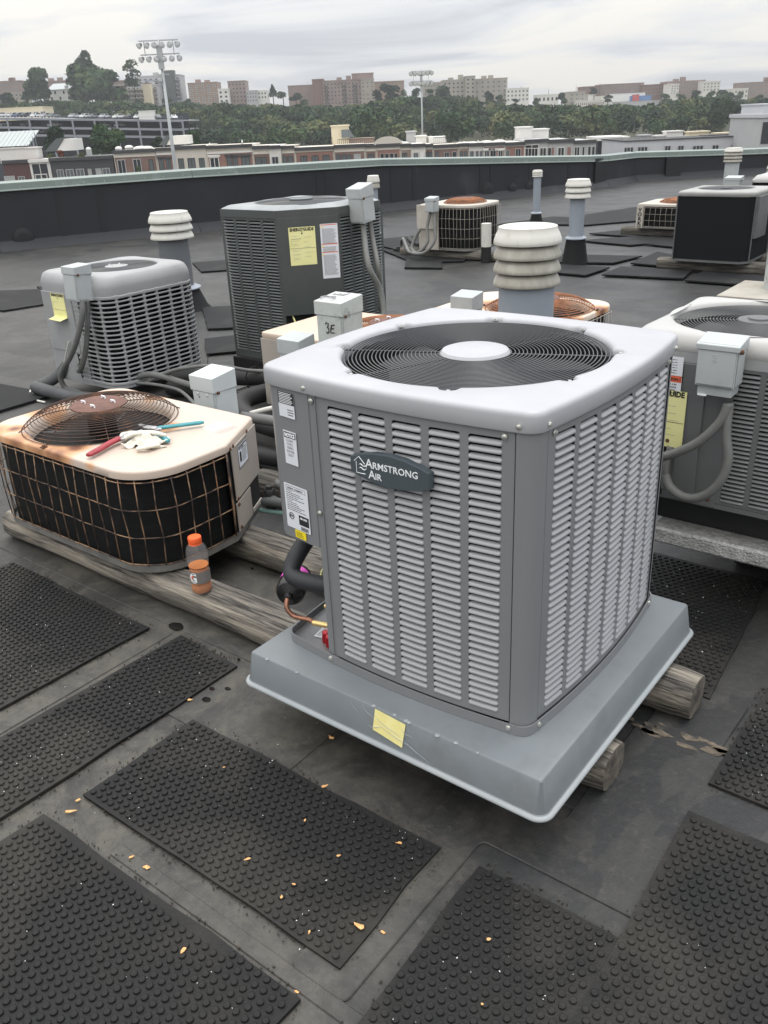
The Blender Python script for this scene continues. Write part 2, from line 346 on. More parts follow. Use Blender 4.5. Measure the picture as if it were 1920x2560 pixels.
def rounded(pts, rad, seg=6):
    """polygon with rounded corners; rad one number or one per corner"""
    out = []; n = len(pts)
    for i in range(n):
        p = Vector(pts[i]); a = Vector(pts[i-1]); c = Vector(pts[(i+1) % n]); r = rad[i] if isinstance(rad, (list, tuple)) else rad
        if r < 1e-5: out.append(tuple(p)); continue
        d1 = (a-p).normalized(); d2 = (c-p).normalized(); ang = d1.angle(d2); t = r/math.tan(ang/2); ctr = p + (d1+d2).normalized()*(r/sin(ang/2))
        s0 = p+d1*t; s1 = p+d2*t; a0 = atan2((s0-ctr).y, (s0-ctr).x); a1 = atan2((s1-ctr).y, (s1-ctr).x); da = (a1-a0+pi) % (2*pi)-pi
        for k in range(seg+1):
            aa = a0+da*k/seg; out.append((ctr.x+r*cos(aa), ctr.y+r*sin(aa)))
    return out
def dense(poly, step=.03, bulge=0.):
    out = []; n = len(poly)
    for i in range(n):
        a = Vector(poly[i]); b = Vector(poly[(i+1) % n]); l = (b-a).length; k = max(1, int(l/step)); nn = Vector(((b-a).y, -(b-a).x)).normalized()
        for j in range(k):
            t = j/k; q = a.lerp(b, t)
            if bulge and l > .3: q = q + nn*bulge*(1-(2*t-1)**2)
            out.append((q.x, q.y))
    return out
def ray(c, poly, th):
    d = (cos(th), sin(th)); best = None
    for i in range(len(poly)):
        ax, ay = poly[i]; bx, by = poly[(i+1) % len(poly)]; ex, ey = bx-ax, by-ay; den = d[0]*ey-d[1]*ex
        if abs(den) < 1e-12: continue
        t = ((ax-c[0])*ey-(ay-c[1])*ex)/den; u = ((ax-c[0])*d[1]-(ay-c[1])*d[0])/den
        if t > 0 and -1e-6 <= u <= 1+1e-6 and (best is None or t < best): best = t
    return best or .1
def cap_mesh(poly, c, R, prof, n=128, inner=((.0, 0.), (-.0, -.03)), zt=0., notches=None):
    """poly outline, round opening R at c. prof: (inset, z) from lip up to the flat top; then rings down into the opening"""
    mb = MB(); rings = []
    # sample by angle, also hitting polygon corners
    th = sorted(set([round(2*pi*i/n, 5) for i in range(n)] + [round(atan2(y-c[1], x-c[0]) % (2*pi), 5) for x, y in poly]))
    rad = [ray(c, poly, t) for t in th]
    for ins, z in prof:
        rings.append([(c[0]+(r-ins)*cos(t), c[1]+(r-ins)*sin(t), z) for r, t in zip(rad, th)])
    zf = prof[-1][1]
    for dr, dz in inner:
        rings.append([(c[0]+(R+dr+(notches(t) if notches else 0))*cos(t), c[1]+(R+dr+(notches(t) if notches else 0))*sin(t), zf+dz) for t in th])
    mb.loops(rings); return mb

def ring_grille(c, R, r0, nr, wire, dome=0., n=72, spokes=8, spoke_r=None, edge_drop=None, ph=0.):
    """concentric wires with radial wires under them; dome rises towards the hub"""
    mb = MB()
    def zz(r): 
        if not dome: return 0.
        t = (r-r0)/(R-r0); return dome*(1-t**3.2)
    for i in range(nr):
        r = r0+(R-r0)*i/(nr-1); mb.torus((c[0], c[1], c[2]+zz(r)), r, wire, n, 4)
    for k in range(spokes):
        a = ph+2*pi*k/spokes; path = []
        for j in range(9):
            r = r0*.7+(R+.012-r0*.7)*j/8; path.append((c[0]+r*cos(a), c[1]+r*sin(a), c[2]+zz(min(max(r, r0), R))-wire*1.8))
        mb.tube(path, spoke_r or wire*1.2, 5)
    return mb
def fan_blades(root, c, R, n=3, z=-.07, m='blade_metal'):
    for k in range(n):
        a0 = 2*pi*k/n+.4; mb = MB(); inner = []; outer = []
        top = []; 
        for j in range(7):
            t = j/6; a = a0+t*1.15
            top.append([(c[0]+r*cos(a+.15*r/R), c[1]+r*sin(a+.15*r/R), c[2]+z+.045*(t-.5)*(-1)) for r in (R*.22, R*.5, R*.75, R*.94)])
        mb.loops(top, closed=False)
        low = [[(x, y, q-.003) for x, y, q in r] for r in top]; mb.loops(low[::-1], closed=False)
        mb.build('fan_blade', m, root, smooth=True)
def screw(root, p, out, m='screw_zinc', r=.0065):
    mb = MB(); mb.lathe([(r*1.25, 0), (r*1.25, .0018), (r*.85, .002), (r*.85, .005), (r*.5, .006)], n=8, cap1=True)
    xf(mb, face_frame(p, out)); return mb.build('screw', m, root, auto=30)

def louver_face(root, M, Lh, zlo, zhi, cols, rows, bulge, pm, sm, budget, mgx=.03, mgz=.03, gap=.022, prof=None, deep=.010, name='louver_panel', shift=0., seg_end=True):
    """pressed louver panel. M: frame with x along, y up(0=bottom of unit), z out.  x in [-Lh, Lh]"""
    def off(x):
        t = (x-shift)/Lh if Lh else 0; return bulge*(1-min(1, abs(t))**2)
    def ang(x): return math.atan2(-bulge*2*((x-shift)/Lh)/Lh, 1) if bulge else 0.
    x0, x1 = -Lh+shift, Lh+shift
    cw = (x1-x0-2*mgx-(cols-1)*gap)/cols; pitch = (zhi-zlo-2*mgz)/rows
    mb = MB(); th = .0022
    def strip(a, b, c_, d, nseg):
        rg = []
        for i in range(nseg+1):
            x = a+(b-a)*i/nseg; o = off(x); rg.append([(x, c_, o), (x, d, o), (x, d, o-th), (x, c_, o-th)])
        mb.loops(rg, True, True)
    strip(x0, x1, zlo, zlo+mgz, 12); strip(x0, x1, zhi-mgz, zhi, 12)
    xs = [x0]; 
    for c_ in range(cols):
        xa = x0+mgx+c_*(cw+gap)
        strip(xs[-1], xa, zlo+mgz, zhi-mgz, 1); xs.append(xa+cw)
    strip(xs[-1], x1, zlo+mgz, zhi-mgz, 1)
    # rounded slot corners: small fillets at top of each column are left to the louvers' own ends
    xf(mb, M); panel = mb.build(name, pm, root, bevel=.0012, seg=1)
    # one pressed louver: stations along x taper in depth
    lb = MB(); prof = prof or [(-.0058, .66), (-.0015, .60), (.0028, .40), (.0042, .16), (.0020, .02), (-.0020, -.02)]
    st = [(-.5, .0), (-.485, .55), (-.45, 1), (.45, 1), (.485, .55), (.5, .0)]
    rg = []
    for u, k in st:
        rg.append([(u*(cw+.002), (.30+(h_-.30)*(.35+.65*k))*pitch, (o_*(k)+(-.001)*(1-k))) for o_, h_ in prof])
    lb.loops(rg, closed=False)
    me = lb.mesh('louver', sm, smooth=True)
    rest = MB(); cnt = 0; R3 = M.to_3x3()
    order = sorted(range(cols), key=lambda c_: -c_ if shift >= 0 else c_)
    for ci in range(cols):
        xc = x0+mgx+ci*(cw+gap)+cw/2
        T = Matrix.Translation((xc, 0, off(xc))) @ Matrix.Rotation(-ang(xc), 4, 'Y')
        for j in range(rows):
            z = zlo+mgz+j*pitch; MM = M @ T @ Matrix.Translation((0, z, 0))
            if cnt < budget:
                o = bpy.data.objects.new('louver', me); COL.objects.link(o); o.parent = panel; o.matrix_local = MM; cnt += 1
            else:
                rest.add([MM @ Vector(v) for v in lb.v], lb.f)
    if rest.v: 
        r = rest.build('louvers_rest', sm, panel, smooth=True); r['kind'] = 'stuff'
    return panel, cnt

def sticker(root, M, w, h, base='paper_white', name='label_sticker', lines=None, frame=False, t=.0006, blocks=(), rad=0.):
    """printed label: M frame centre; lines = (y, x0, x1, thickness) in label units"""
    mb = MB(); 
    if rad: mb.prism(rounded([(-w/2, -h/2), (w/2, -h/2), (w/2, h/2), (-w/2, h/2)], rad, 3), 0, t)
    else: mb.box(-w/2, w/2, -h/2, h/2, 0, t)
    xf(mb, M); st = mb.build(name, base, root)
    pr = MB()
    for (x0, x1, y0, y1) in blocks: pr.box(x0*w, x1*w, y0*h, y1*h, t, t+.0003)
    for (y, x0, x1, th) in (lines or []): 
        x = x0
        while x < x1-.01:
            l = random.uniform(.05, .16)*min(1, (x1-x0)*1.4); xe = min(x+l, x1); pr.box(x*w, xe*w, (y-th/2)*h, (y+th/2)*h, t, t+.0003); x = xe+.018
    if pr.v: xf(pr, M); pr.build('print', 'print_black', st)
    return st
def lines(y0, y1, n, x0=-.42, x1=.42, th=.35, jag=.25):
    out = []; dy = (y1-y0)/max(1, n-1) if n > 1 else 0
    for i in range(n): out.append((y0+dy*i, x0, x1-random.random()*jag*(x1-x0), abs(dy)*th))
    return out

# ------------------------------------------------------------------ roof, parapet
def c2w(x, y, z=0.):                       # view-aligned metres -> world
    return Vector((x*cos(YAW)-y*sin(YAW), x*sin(YAW)+y*cos(YAW), z))
ROOF = [(-22.2,.8),(-22.2,-12),(16,-12),(16,34.9),(3.0,34.9),(-7.0,23.45),(-8.83,21.3),(-8.96,19.84),(-9.08,19.4),(-10.98,14.08),(-12.27,10.45),(-13.61,7.48)]
mb = MB(); mb.prism(ROOF, -.4, 0)
roof = tag(mb.build('roof', 'roof_membrane'), kind='structure')
# lap seams and slightly raised patches in the membrane: thin sheets on the roof
mb = MB()
for (x0, x1, y0, y1) in ((-2.36, -2.31, -.5, 1.62), (-9, 2, 1.655, 1.69), (-1.99, -1.45, 1.30, 1.62), (-1.62, -.70, .835, .875)):
    mb.box(x0, x1, y0, y1, -.01, .004)
mb.build('seam_strip', 'roof_membrane', roof, bevel=.002, seg=1)
mb = MB(); mb.prism(rounded([(-1.02, .87), (-.86, .87), (-.86, 1.42), (-.10, 1.42), (-.10, 2.08), (-.72, 2.08), (-.72, 1.6), (-1.02, 1.6)], .02), .0005, .006)
mb.build('patch', 'roof_membrane', roof, bevel=.003, seg=1)
mb = MB(); mb.prism(rounded([(-.70, 2.03), (-.48, 2.03), (-.47, 2.36), (-.70, 2.36)], .03), .001, .0075); mb.build('patch', 'roof_membrane', roof, bevel=.003, seg=1)
mb = MB()
for q in range(16):
    x, y = random.uniform(-.78, -.47), 2.085+random.uniform(-.03, .03); k = random.uniform(.006, .022)
    mb.prism([(x+k*random.uniform(.6, 1.6)*cos(a)*1.5, y+k*random.uniform(.4, 1.1)*sin(a)) for a in [i*.785 for i in range(8)]], .006, .009)
mb.build('peeled_coating', 'stain_dry', roof)
for x, y, k in ((-2.335, 1.66, .035), (-2.42, 2.14, .008), (-1.93, 1.47, .012), (-1.885, 1.50, .012), (-1.90, 1.42, .018), (-2.2, 1.3, .009), (-1.98, 1.64, .007)):
    mb = MB(); mb.prism([(x+k*random.uniform(.85, 1.15)*cos(a), y+.62*k*random.uniform(.85, 1.15)*sin(a)) for a in [i*.52 for i in range(12)]], .0045, .006)
    mb.build('wet_spot', 'puddle', roof)
# parapet: runs of wall with a coping; inner face points measured along the roof edge
PW = [(-22.0, 0.9, 1.02), (-13.48, 7.48, .985), (-12.14, 10.45, .985), (-10.85, 14.08, .93), (-8.95, 19.4, .665), (-8.83, 19.84, .65), (-8.70, 21.20, .64), (-6.87, 23.33, .57), (3.0, 34.8, .30)]
par = thing('parapet_wall', 'low black membrane parapet with pale green metal coping along the roof edge', 'wall')
mb = MB()
for (x0, y0, h0), (x1, y1, h1) in zip(PW[:-1], PW[1:]):
    d = Vector((x1-x0, y1-y0, 0)).normalized(); nn = Vector((-d.y, d.x, 0))*.17   # outwards
    p = Vector((x0, y0, 0)); q = Vector((x1, y1, 0)); zz = Vector((0, 0, 1))
    mb.hexa([p, q, q+nn, p+nn, p+zz*h0, q+zz*h1, q+nn+zz*h1, p+nn+zz*h0])
wl = mb.build('wall_face', 'parapet_black', par)
mb = MB()                                   # cant strip where the roof turns up
for (x0, y0, h0), (x1, y1, h1) in zip(PW[:-1], PW[1:]):
    d = Vector((x1-x0, y1-y0, 0)).normalized(); nn = Vector((d.y, -d.x, 0))*.14
    p = Vector((x0, y0, 0)); q = Vector((x1, y1, 0)); z1 = Vector((0, 0, .15))
    mb.add([p+nn, q+nn, q+z1-nn*.05, p+z1-nn*.05], [(0, 1, 2, 3)])
mb.build('cant_strip', 'parapet_black', par)
for (x0, y0, h0), (x1, y1, h1) in zip(PW[:-1], PW[1:]):
    d = Vector((x1-x0, y1-y0, 0)); ln = d.length; d.normalize(); nn = Vector((-d.y, d.x, 0)); k = max(1, round(ln/3.05))
    for i in range(k):
        a = i/k; b = (i+1)/k-.004/ln; p = Vector((x0, y0, 0)).lerp(Vector((x1, y1, 0)), a); q = Vector((x0, y0, 0)).lerp(Vector((x1, y1, 0)), b)
        za = h0+(h1-h0)*a; zb = h0+(h1-h0)*b
        M = [p-nn*.030, q-nn*.030, q+nn*.20, p+nn*.20]
        mb = MB(); mb.hexa([M[0]+Vector((0,0,za-.095)), M[1]+Vector((0,0,zb-.095)), M[2]+Vector((0,0,zb-.10)), M[3]+Vector((0,0,za-.10)), M[0]+Vector((0,0,za+.006)), M[1]+Vector((0,0,zb+.006)), M[2]+Vector((0,0,zb+.03)), M[3]+Vector((0,0,za+.03))])
        # drip edge and rivets
        mb.hexa([M[0]-nn*.012+Vector((0,0,za-.108)), M[1]-nn*.012+Vector((0,0,zb-.108)), M[1]+Vector((0,0,zb-.096)), M[0]+Vector((0,0,za-.096)), M[0]-nn*.012+Vector((0,0,za-.10)), M[1]-nn*.012+Vector((0,0,zb-.10)), M[1]+Vector((0,0,zb-.082)), M[0]+Vector((0,0,za-.082))])
        mb.build('coping', 'coping_green', par)
        rv = MB(); nr = int((q-p).length/.31)
        for j in range(nr):
            t = (j+.5)/nr; c_ = (p-nn*.036).lerp(q-nn*.036, t); z_ = za+(zb-za)*t-.060; o = len(rv.v)
            rv.lathe([(.008, 0), (.006, .004)], n=6, cap1=True); R_ = face_frame((c_.x, c_.y, z_), (-nn.x, -nn.y, 0)); rv.v[o:] = [tuple(R_ @ Vector(v)) for v in rv.v[o:]]
        if nr: rv.build('rivets', 'screw_zinc', par)
# vertical lap seams and round scupper patches on the parapet
for i, (fx, seg) in enumerate([(.30, 1), (.62, 2), (.67, 2), (.03, 3), (.12, 3), (.42, 3), (.47, 3), (.66, 3), (.86, 3), (.97, 3), (.5, 1)]):
    (x0, y0, h0), (x1, y1, h1) = PW[seg], PW[seg+1]; d = Vector((x1-x0, y1-y0, 0)).normalized(); nn = Vector((d.y, -d.x, 0)); p = Vector((x0, y0, 0)).lerp(Vector((x1, y1, 0)), fx); hh = h0+(h1-h0)*fx-.16
    mb = MB(); q = p+d*.09; mb.hexa([p, p+nn*.006, q+nn*.006, q, p+Vector((0,0,hh)), p+nn*.006+Vector((0,0,hh)), q+nn*.006+Vector((0,0,hh)), q+Vector((0,0,hh))]); mb.build('lap_seam', 'parapet_patch', par)
for fx, seg, r in [(.12, 1, .16), (.55, 2, .13), (.9, 2, .13), (.46, 3, .17), (.58, 3, .11), (.665, 3, .12), (.71, 3, .11)]:
    (x0, y0, h0), (x1, y1, h1) = PW[seg], PW[seg+1]; d = Vector((x1-x0, y1-y0, 0)).normalized(); nn = Vector((d.y, -d.x, 0)); p = Vector((x0, y0, .17)).lerp(Vector((x1, y1, .17)), fx)
    mb = MB(); mb.lathe([(r, 0), (r*.97, .018), (r*.5, .03)], n=18, cap1=True); xf(mb, face_frame(p, nn)); mb.build('scupper_patch', 'parapet_patch', par)
# pilasters at the corner
mb = MB(); mb.prism([(-8.98, 19.42), (-8.90, 19.40), (-8.82, 19.80), (-8.90, 19.84)], 0, .62); mb.build('pilaster', 'parapet_patch', par)
p = Vector((-8.70, 21.20, 0)).lerp(Vector((-6.87, 23.33, 0)), .27); q = p+Vector((.26, .30, 0)); n_ = Vector((.05, -.045, 0))
mb = MB(); mb.hexa([p, p+n_, q+n_, q, p+Vector((0,0,.50)), p+n_+Vector((0,0,.50)), q+n_+Vector((0,0,.50)), q+Vector((0,0,.50))]); mb.build('lap_seam', 'parapet_patch', par)

# ------------------------------------------------------------------ rubber walkway mats
def mat_obj(poly, label, near=True, group='rubber walkway mats', sp=.0262):
    cx = sum(p[0] for p in poly)/len(poly); cy = sum(p[1] for p in poly)/len(poly); P = [(x-cx, y-cy) for x, y in poly]
    mb = MB(); jit = []
    D = dense(P, .12)
    D = [(x+random.uniform(-.005, .005), y+random.uniform(-.005, .005)) for x, y in D]
    mb.prism(D, .0045, .013 if near else .02)
    if near:
        xs = [p[0] for p in P]; ys = [p[1] for p in P]
        x = min(xs)+sp*.7; row = 0; top = .013; ring = [(cos(2*pi*k/12), sin(2*pi*k/12)) for k in range(12)]
        def inside(px_, py_):
            c_ = False
            for i in range(len(P)):
                (ax, ay), (bx, by) = P[i], P[i-1]
                if (ay > py_) != (by > py_) and px_ < (bx-ax)*(py_-ay)/(by-ay)+ax: c_ = not c_
            return c_
        vy = min(ys)+sp*.7
        while vy < max(ys)-sp*.45:
            vx = min(xs)+sp*.7+(sp/2 if row % 2 else 0)
            while vx < max(xs)-sp*.45:
                if inside(vx, vy) and inside(vx+.011, vy) and inside(vx-.011, vy) and inside(vx, vy+.011) and inside(vx, vy-.011):
                    ax, ay = vx+random.uniform(-.0008, .0008), vy+random.uniform(-.0008, .0008); o = []
                    w = Vector((cx+ax, cy+ay)).length
                    k = 12 if w < 2.2 else 8; rg = ring if k == 12 else ring[::2]+[] 
                    kk = len(rg)
                    mb.loops([[(ax+r_*c_, ay+r_*s_, z_) for c_, s_ in rg] for r_, z_ in ((.0086, top), (.0080, top+.0046), (.0060, top+.0058))], cap1=True)
                vx += sp
            vy += sp*.866; row += 1
    o = mb.build('rubber_mat', 'bumper_rubber' if near else 'mat_rubber_dark', loc=(cx, cy, 0))
    tag(o, label, 'mat', group)
    if near and cx > -.2: o.location.z = .0022
    return o
    return o
def rect(x0, x1, y0, y1): return [(x0, y0), (x1, y0), (x1, y1), (x0, y1)]
mat_obj([(-3.35,1.0),(-2.42,1.0),(-2.405,1.59),(-3.34,1.60)], 'studded black rubber mat beside the timber under the tan condenser, left edge of view')
mat_obj([(-2.285,.70),(-1.965,.70),(-1.945,1.600),(-2.262,1.625)], 'long narrow studded rubber mat pointing at the left corner of the grey pad')
mat_obj([(-1.853,.924),(-.921,.928),(-.932,1.331),(-1.852,1.322)], 'studded rubber mat sprinkled with orange chips in front of the yellow-taped side of the pad')
mat_obj([(-1.885,.02),(-.935,.02),(-.942,.822),(-1.882,.816)], 'large studded rubber mat nearest the viewer at the lower left')
mat_obj([(-.800,.20),(-.450,.20),(-.450,1.347),(-.818,1.343)], 'studded rubber mat at lower right below the front corner of the pad')
mat_obj([(-.452,.40),(.45,.40),(.45,1.816),(-.462,1.811)], 'large studded rubber mat on the right, set further back than its neighbour')
mat_obj([(-.457,1.94),(.10,1.935),(.10,2.47),(-.447,2.473)], 'studded rubber mat cut by the right edge near the cut timber ends')
mat_obj([(-1.30,2.50),(-.75,2.33),(-.578,2.315),(-.636,3.154),(-1.30,3.155)], 'studded rubber mat behind the grey pad in front of the foil-wrapped block', sp=.0262)
mat_obj([(-2.72,2.80),(-1.85,2.80),(-1.85,3.22),(-2.72,3.22)], 'studded rubber mat seen between the tan condenser and the new unit')
mat_obj([(-6.45,2.3),(-5.45,2.3),(-5.45,3.17),(-5.62,3.19),(-6.45,3.10)], 'rubber mat behind the rusty fan grille at the left edge', near=False)
far = [([(-9.9,4.75),(-8.72,4.73),(-8.573,5.312),(-9.45,5.72),(-9.9,5.4)], 'dark flat mat left of the small grey condenser'),
 ([(-9.73,5.765),(-9.0,5.45),(-8.80,5.62),(-9.5,5.95)], 'thin sliver of dark mat behind the mat at the left edge'),
 ([(-9.3,7.82),(-8.60,7.36),(-8.1,7.9),(-8.8,8.5)], 'dark mat between the small grey and dark green condensers, farthest of three'),
 ([(-6.84,5.80),(-6.023,5.147),(-5.5,5.6),(-6.2,6.3)], 'dark mat between the small grey and dark green condensers, middle of three'),
 ([(-5.75,4.86),(-5.33,4.50),(-5.0,4.9),(-5.4,5.4)], 'dark mat between the small grey and dark green condensers, nearest of three'),
 ([(-8.4,10.3),(-7.25,9.75),(-6.75,10.6),(-7.9,11.25)], 'dark mat left of the far wire-caged condenser near the drain'),
 ([(-7.6,9.75),(-6.45,8.95),(-5.95,9.30),(-6.1,9.75)], 'dark mat in front of the far wire-caged condenser'),
 ([(-6.75,9.20),(-6.35,8.60),(-5.9,8.75),(-6.3,9.3)], 'small dark mat at the near edge before the far wire-caged condenser'),
 ([(-7.5,12.7),(-6.3,13.0),(-5.6,13.7),(-7.1,13.9)], 'dark mat right of the far caged condenser by the slim vent pipe'),
 ([(-6.7,14.3),(-6.12,12.95),(-5.2,14.2),(-5.3,16.3),(-6.2,16.2)], 'large dark mat running back toward the unit with vertical lettering'),
 ([(-5.6,12.1),(-4.9,12.0),(-4.2,12.9),(-4.9,13.3)], 'dark mat between the white-capped vent and the lettered unit, far row'),
 ([(-5.4,11.4),(-4.6,11.2),(-4.0,12.0),(-4.8,12.1)], 'dark mat right of the white-capped vent pipe, near row'),
 ([(-4.45,11.35),(-3.9,11.2),(-3.3,12.0),(-3.9,12.2)], 'dark mat below the timber of the lettered unit'),
 ([(-5.15,10.15),(-4.84,9.60),(-4.21,9.80),(-4.10,10.40)], 'dark mat immediately behind the boot of the white-capped vent'),
 ([(-4.80,9.47),(-4.76,8.97),(-4.138,8.922),(-4.12,9.5)], 'dark mat in front of the boot of the white-capped vent'),
 ([(-4.02,9.60),(-4.0,9.02),(-3.146,9.14),(-3.22,9.62)], 'dark mat in front of the timbers carrying the black mesh condenser'),
 ([(-4.05,10.75),(-4.02,9.85),(-3.65,9.8),(-3.62,10.5)], 'dark mat at the left ends of the timbers under the black mesh condenser'),
 ([(-3.10,9.62),(-3.09,9.03),(-2.266,9.03),(-2.28,9.60)], 'dark mat right of the others in front of the black mesh condenser')]
for i, (P_, lb) in enumerate(far): mat_obj(P_, lb, near=False, group='dark walkway mats farther off').location.z = .0007*i

# ------------------------------------------------------------------ timbers
def timber(name_label, x0, x1, y, w=.15, h=.12, z=0., m='timber', grp='weathered timbers under the condensers'):
    mb = MB(); n = 16; rings = []; k = max(4, int((x1-x0)/.06))
    for i in range(k+1):
        t = i/k; x = x0+(x1-x0)*t; ph = .004*sin(x*7+y); 
        endk = 1 if 0 < i < k else .93
        rings.append([(x+(0 if 0 < i < k else 0), y+(w/2+ph+.0025*sin(9*a+x*3))*endk*math.copysign(abs(cos(a))**.75, cos(a)), z+h/2+(h/2+.002*sin(7*a+x*5))*endk*math.copysign(abs(sin(a))**.62, sin(a))) for a in [2*pi*q/n for q in range(n)]])
    mb.loops(rings); mb.mi = 1; o = len(mb.v)
    for rg, x, rev in ((rings[0], x0-.006, 1), (rings[-1], x1+.006, 0)):
        c_ = (x, y, z+h/2); mb.add(rg+[c_], [((i+1) % n, i, n) if rev else (i, (i+1) % n, n) for i in range(n)])
    cx = (x0+x1)/2
    mb.v = [(a-cx, b-y, c_-z) for a, b, c_ in mb.v]
    o = mb.build('timber', [m, 'timber_end'], loc=(cx, y, z), auto=60)
    tag(o, name_label, 'timber', grp)
    # drying cracks
    for q in range(int((x1-x0)*9)):
        xa = random.uniform(x0+.02, x1-.2)-cx; l = random.uniform(.05, .30); a = random.choice([random.uniform(.3, 1.6), random.uniform(1.6, 3.0), random.uniform(-.3, .4), random.uniform(2.9, 3.5)])
        yy = (w/2+.0012)*math.copysign(abs(cos(a))**.75, cos(a)); zz = h/2+(h/2+.0012)*math.copysign(abs(sin(a))**.62, sin(a))
        cr = MB(); cr.tube([(xa+l*t, yy, zz+random.uniform(-.0015, .0015)) for t in (0, .25, .5, .75, 1)], [.0003, .0012, .0016, .001, .0003], 4); cr.build('crack', 'inner_black', o)
    return o
timber('front weathered timber with the drink bottle on it, under tan condenser and pad', -3.62, -.675, 1.803, .15, .125)
timber('rear weathered timber under tan condenser, its cut end past the right of the pad', -3.50, -.595, 2.225, .15, .13)
timber('dark weathered timber lying behind the tan condenser beside the hoses', -2.95, -1.80, 2.72, .15, .14, m='timber_dark')
timber('dark weathered timber lying furthest back between the tan condenser and the new unit', -3.1, -1.9, 3.42, .16, .16, m='timber_dark')
timber('timber half hidden beneath the far wire-caged condenser', -7.05, -5.6, 9.52, .15, .11, m='timber_dark')
timber('near weathered timber under the black mesh condenser', -3.66, -1.9, 9.78, .16, .13, m='timber_dark')
timber('second timber just behind it under the black mesh condenser', -3.55, -1.9, 10.25, .15, .14, m='timber_dark')
timber('timber beneath the far unit with vertical lettering', -5.15, -3.0, 12.25, .15, .13, m='timber_dark')

# ------------------------------------------------------------------ equipment pad under the new unit
PX0, PX1, PY0, PY1 = -1.690, -.716, 1.452, 2.425
pad = thing('equipment_pad', 'pale grey plastic pad with flared lip and taped yellow paper, under the new condenser', 'pad', ((PX0+PX1)/2, (PY0+PY1)/2, .139))
hx, hy = (PX1-PX0)/2, (PY1-PY0)/2
def rrect(a, b, r, z, seg=6): return [(x, y, z) for x, y in rounded([(-a,-b),(a,-b),(a,b),(-a,b)], r, seg)]
mb = MB()
mb.loops([rrect(hx+.026, hy+.026, .035, .014), rrect(hx+.019, hy+.019, .030, .019), rrect(hx+.003, hy+.003, .010, .107), rrect(hx, hy, .008, .111), rrect(hx-.004, hy-.004, .006, .1125)], False, True)
mb.build('deck', 'pad_plastic', pad, auto=28)
mb = MB()
mb.loops([rrect(hx+.010, hy+.010, .02, .004), rrect(hx+.026, hy+.026, .038, .004), rrect(hx+.031, hy+.031, .042, .007), rrect(hx+.032, hy+.032, .043, .011), rrect(hx+.028, hy+.028, .039, .0155), rrect(hx+.0205, hy+.0205, .032, .0175)], False, False)
mb.build('lip', 'pad_lip', pad, smooth=True)
# taped yellow paper on the front flank
sl = Vector((0, -.018, -.090)).normalized(); nfl = Vector((0, -.98, .196)).normalized()
def flank(x, s): return Vector((x, -hy-.0032, .107)) + sl*s + nfl*.0018
mb = MB(); q = [flank(-.010, -.003), flank(.092, .004), flank(.088, .074), flank(-.012, .060)]; 
mb.add(q+[p+nfl*.0012 for p in q], [(3,2,1,0),(4,5,6,7),(0,1,5,4),(1,2,6,5),(2,3,7,6),(3,0,4,7)]); mb.build('yellow_paper', 'tape_yellow', pad)
mb = MB()
for (xa, sa, xb, sb) in ((-.095,.004,-.060,.034),(-.055,.0,-.010,.03),(-.03,.052,.02,.046),(-.01,.016,.085,.05),(.0,.034,.14,.068),(.088,.045,.18,.085),(.08,.02,.12,.036)):
    P_ = [flank(xa+(xb-xa)*t, sa+(sb-sa)*t+.004*sin(t*5))+nfl*.0022 for t in (0,.25,.5,.75,1)]; mb.tube(P_, [.0002,.0007,.0010,.0007,.0002], 4)
mb.build('tape_creases', 'pad_lip', pad)['kind'] = 'stuff'
for k in range(9):
    mb = MB(); x = [-.42,-.30,-.02,.05,.09,.10,.19,.245,.31][k]; mb.lathe([(.0075*random.uniform(.5,1.1), 0), (.002, .0025)], (x, -hy+random.uniform(-.001,.006), .1115), 7, cap1=True); mb.build('adhesive_blob', 'pad_lip', pad)
mb = MB()
for i in range(7):
    y = -.30+i*.022
    if i == 3: continue
    for dz in (0, .009, .018): 
        p = Vector((hx+.0178-.016*(.045+dz)/.088, y+dz*.2, .02+.040+dz)); mb.box(p.x, p.x+.0012, p.y, p.y+.008, p.z-.0012, p.z+.0012)
mb.build('moulded_mark', 'pad_lip', pad)

# ------------------------------------------------------------------ the new condenser
U = Vector((-1.230, 1.978, .253))
unit = thing('condenser_unit', 'brand new light grey condenser with louvered sides and oval badge, on the plastic pad', 'air conditioner', U)
HW = .412; ZT = .862; ZC = .815       # half width, overall height, bottom edge of the cap
outline = rounded([(-HW,-HW),(HW,-HW),(HW,HW),(-HW,HW)], .055, 6)
BUL = .027
def unit_poly(ex=0.):
    return [(x*(1+ex/HW), y*(1+ex/HW)) for x, y in rounded([(-HW,-HW+.02),(-HW+.02,-HW)]+dense([(-HW+.06,-HW),(HW-.06,-HW)],.05,0)[1:]+[(HW,-HW),(HW,HW),(-HW,HW)], 0)]
def bulged(h, r, bl, step=12):
    out = []
    for k in range(4):
        a = k*pi/2; c_, s_ = cos(a), sin(a); pts = []
        L_ = h-r
        for i in range(step+1):
            t = -1+2*i/step; x = t*L_; y = -h-bl*(1-t*t); pts.append((x*c_-y*s_, x*s_+y*c_))
        for i in range(1, 6):
            b = -pi/2+i*pi/12; x = L_+r*cos(b); y = -(h-r)+r*sin(b); pts.append((x*c_-y*s_, x*s_+y*c_))
        out += pts
    return out
bp_ = bulged(HW, .038, BUL)
def notch(t):
    v = 0
    for k in range(8):
        d = abs((t-(pi/8+k*pi/4)+pi) % (2*pi)-pi)
        if d < .075: v = max(v, .024*(1-(d/.075)**4))
    return v
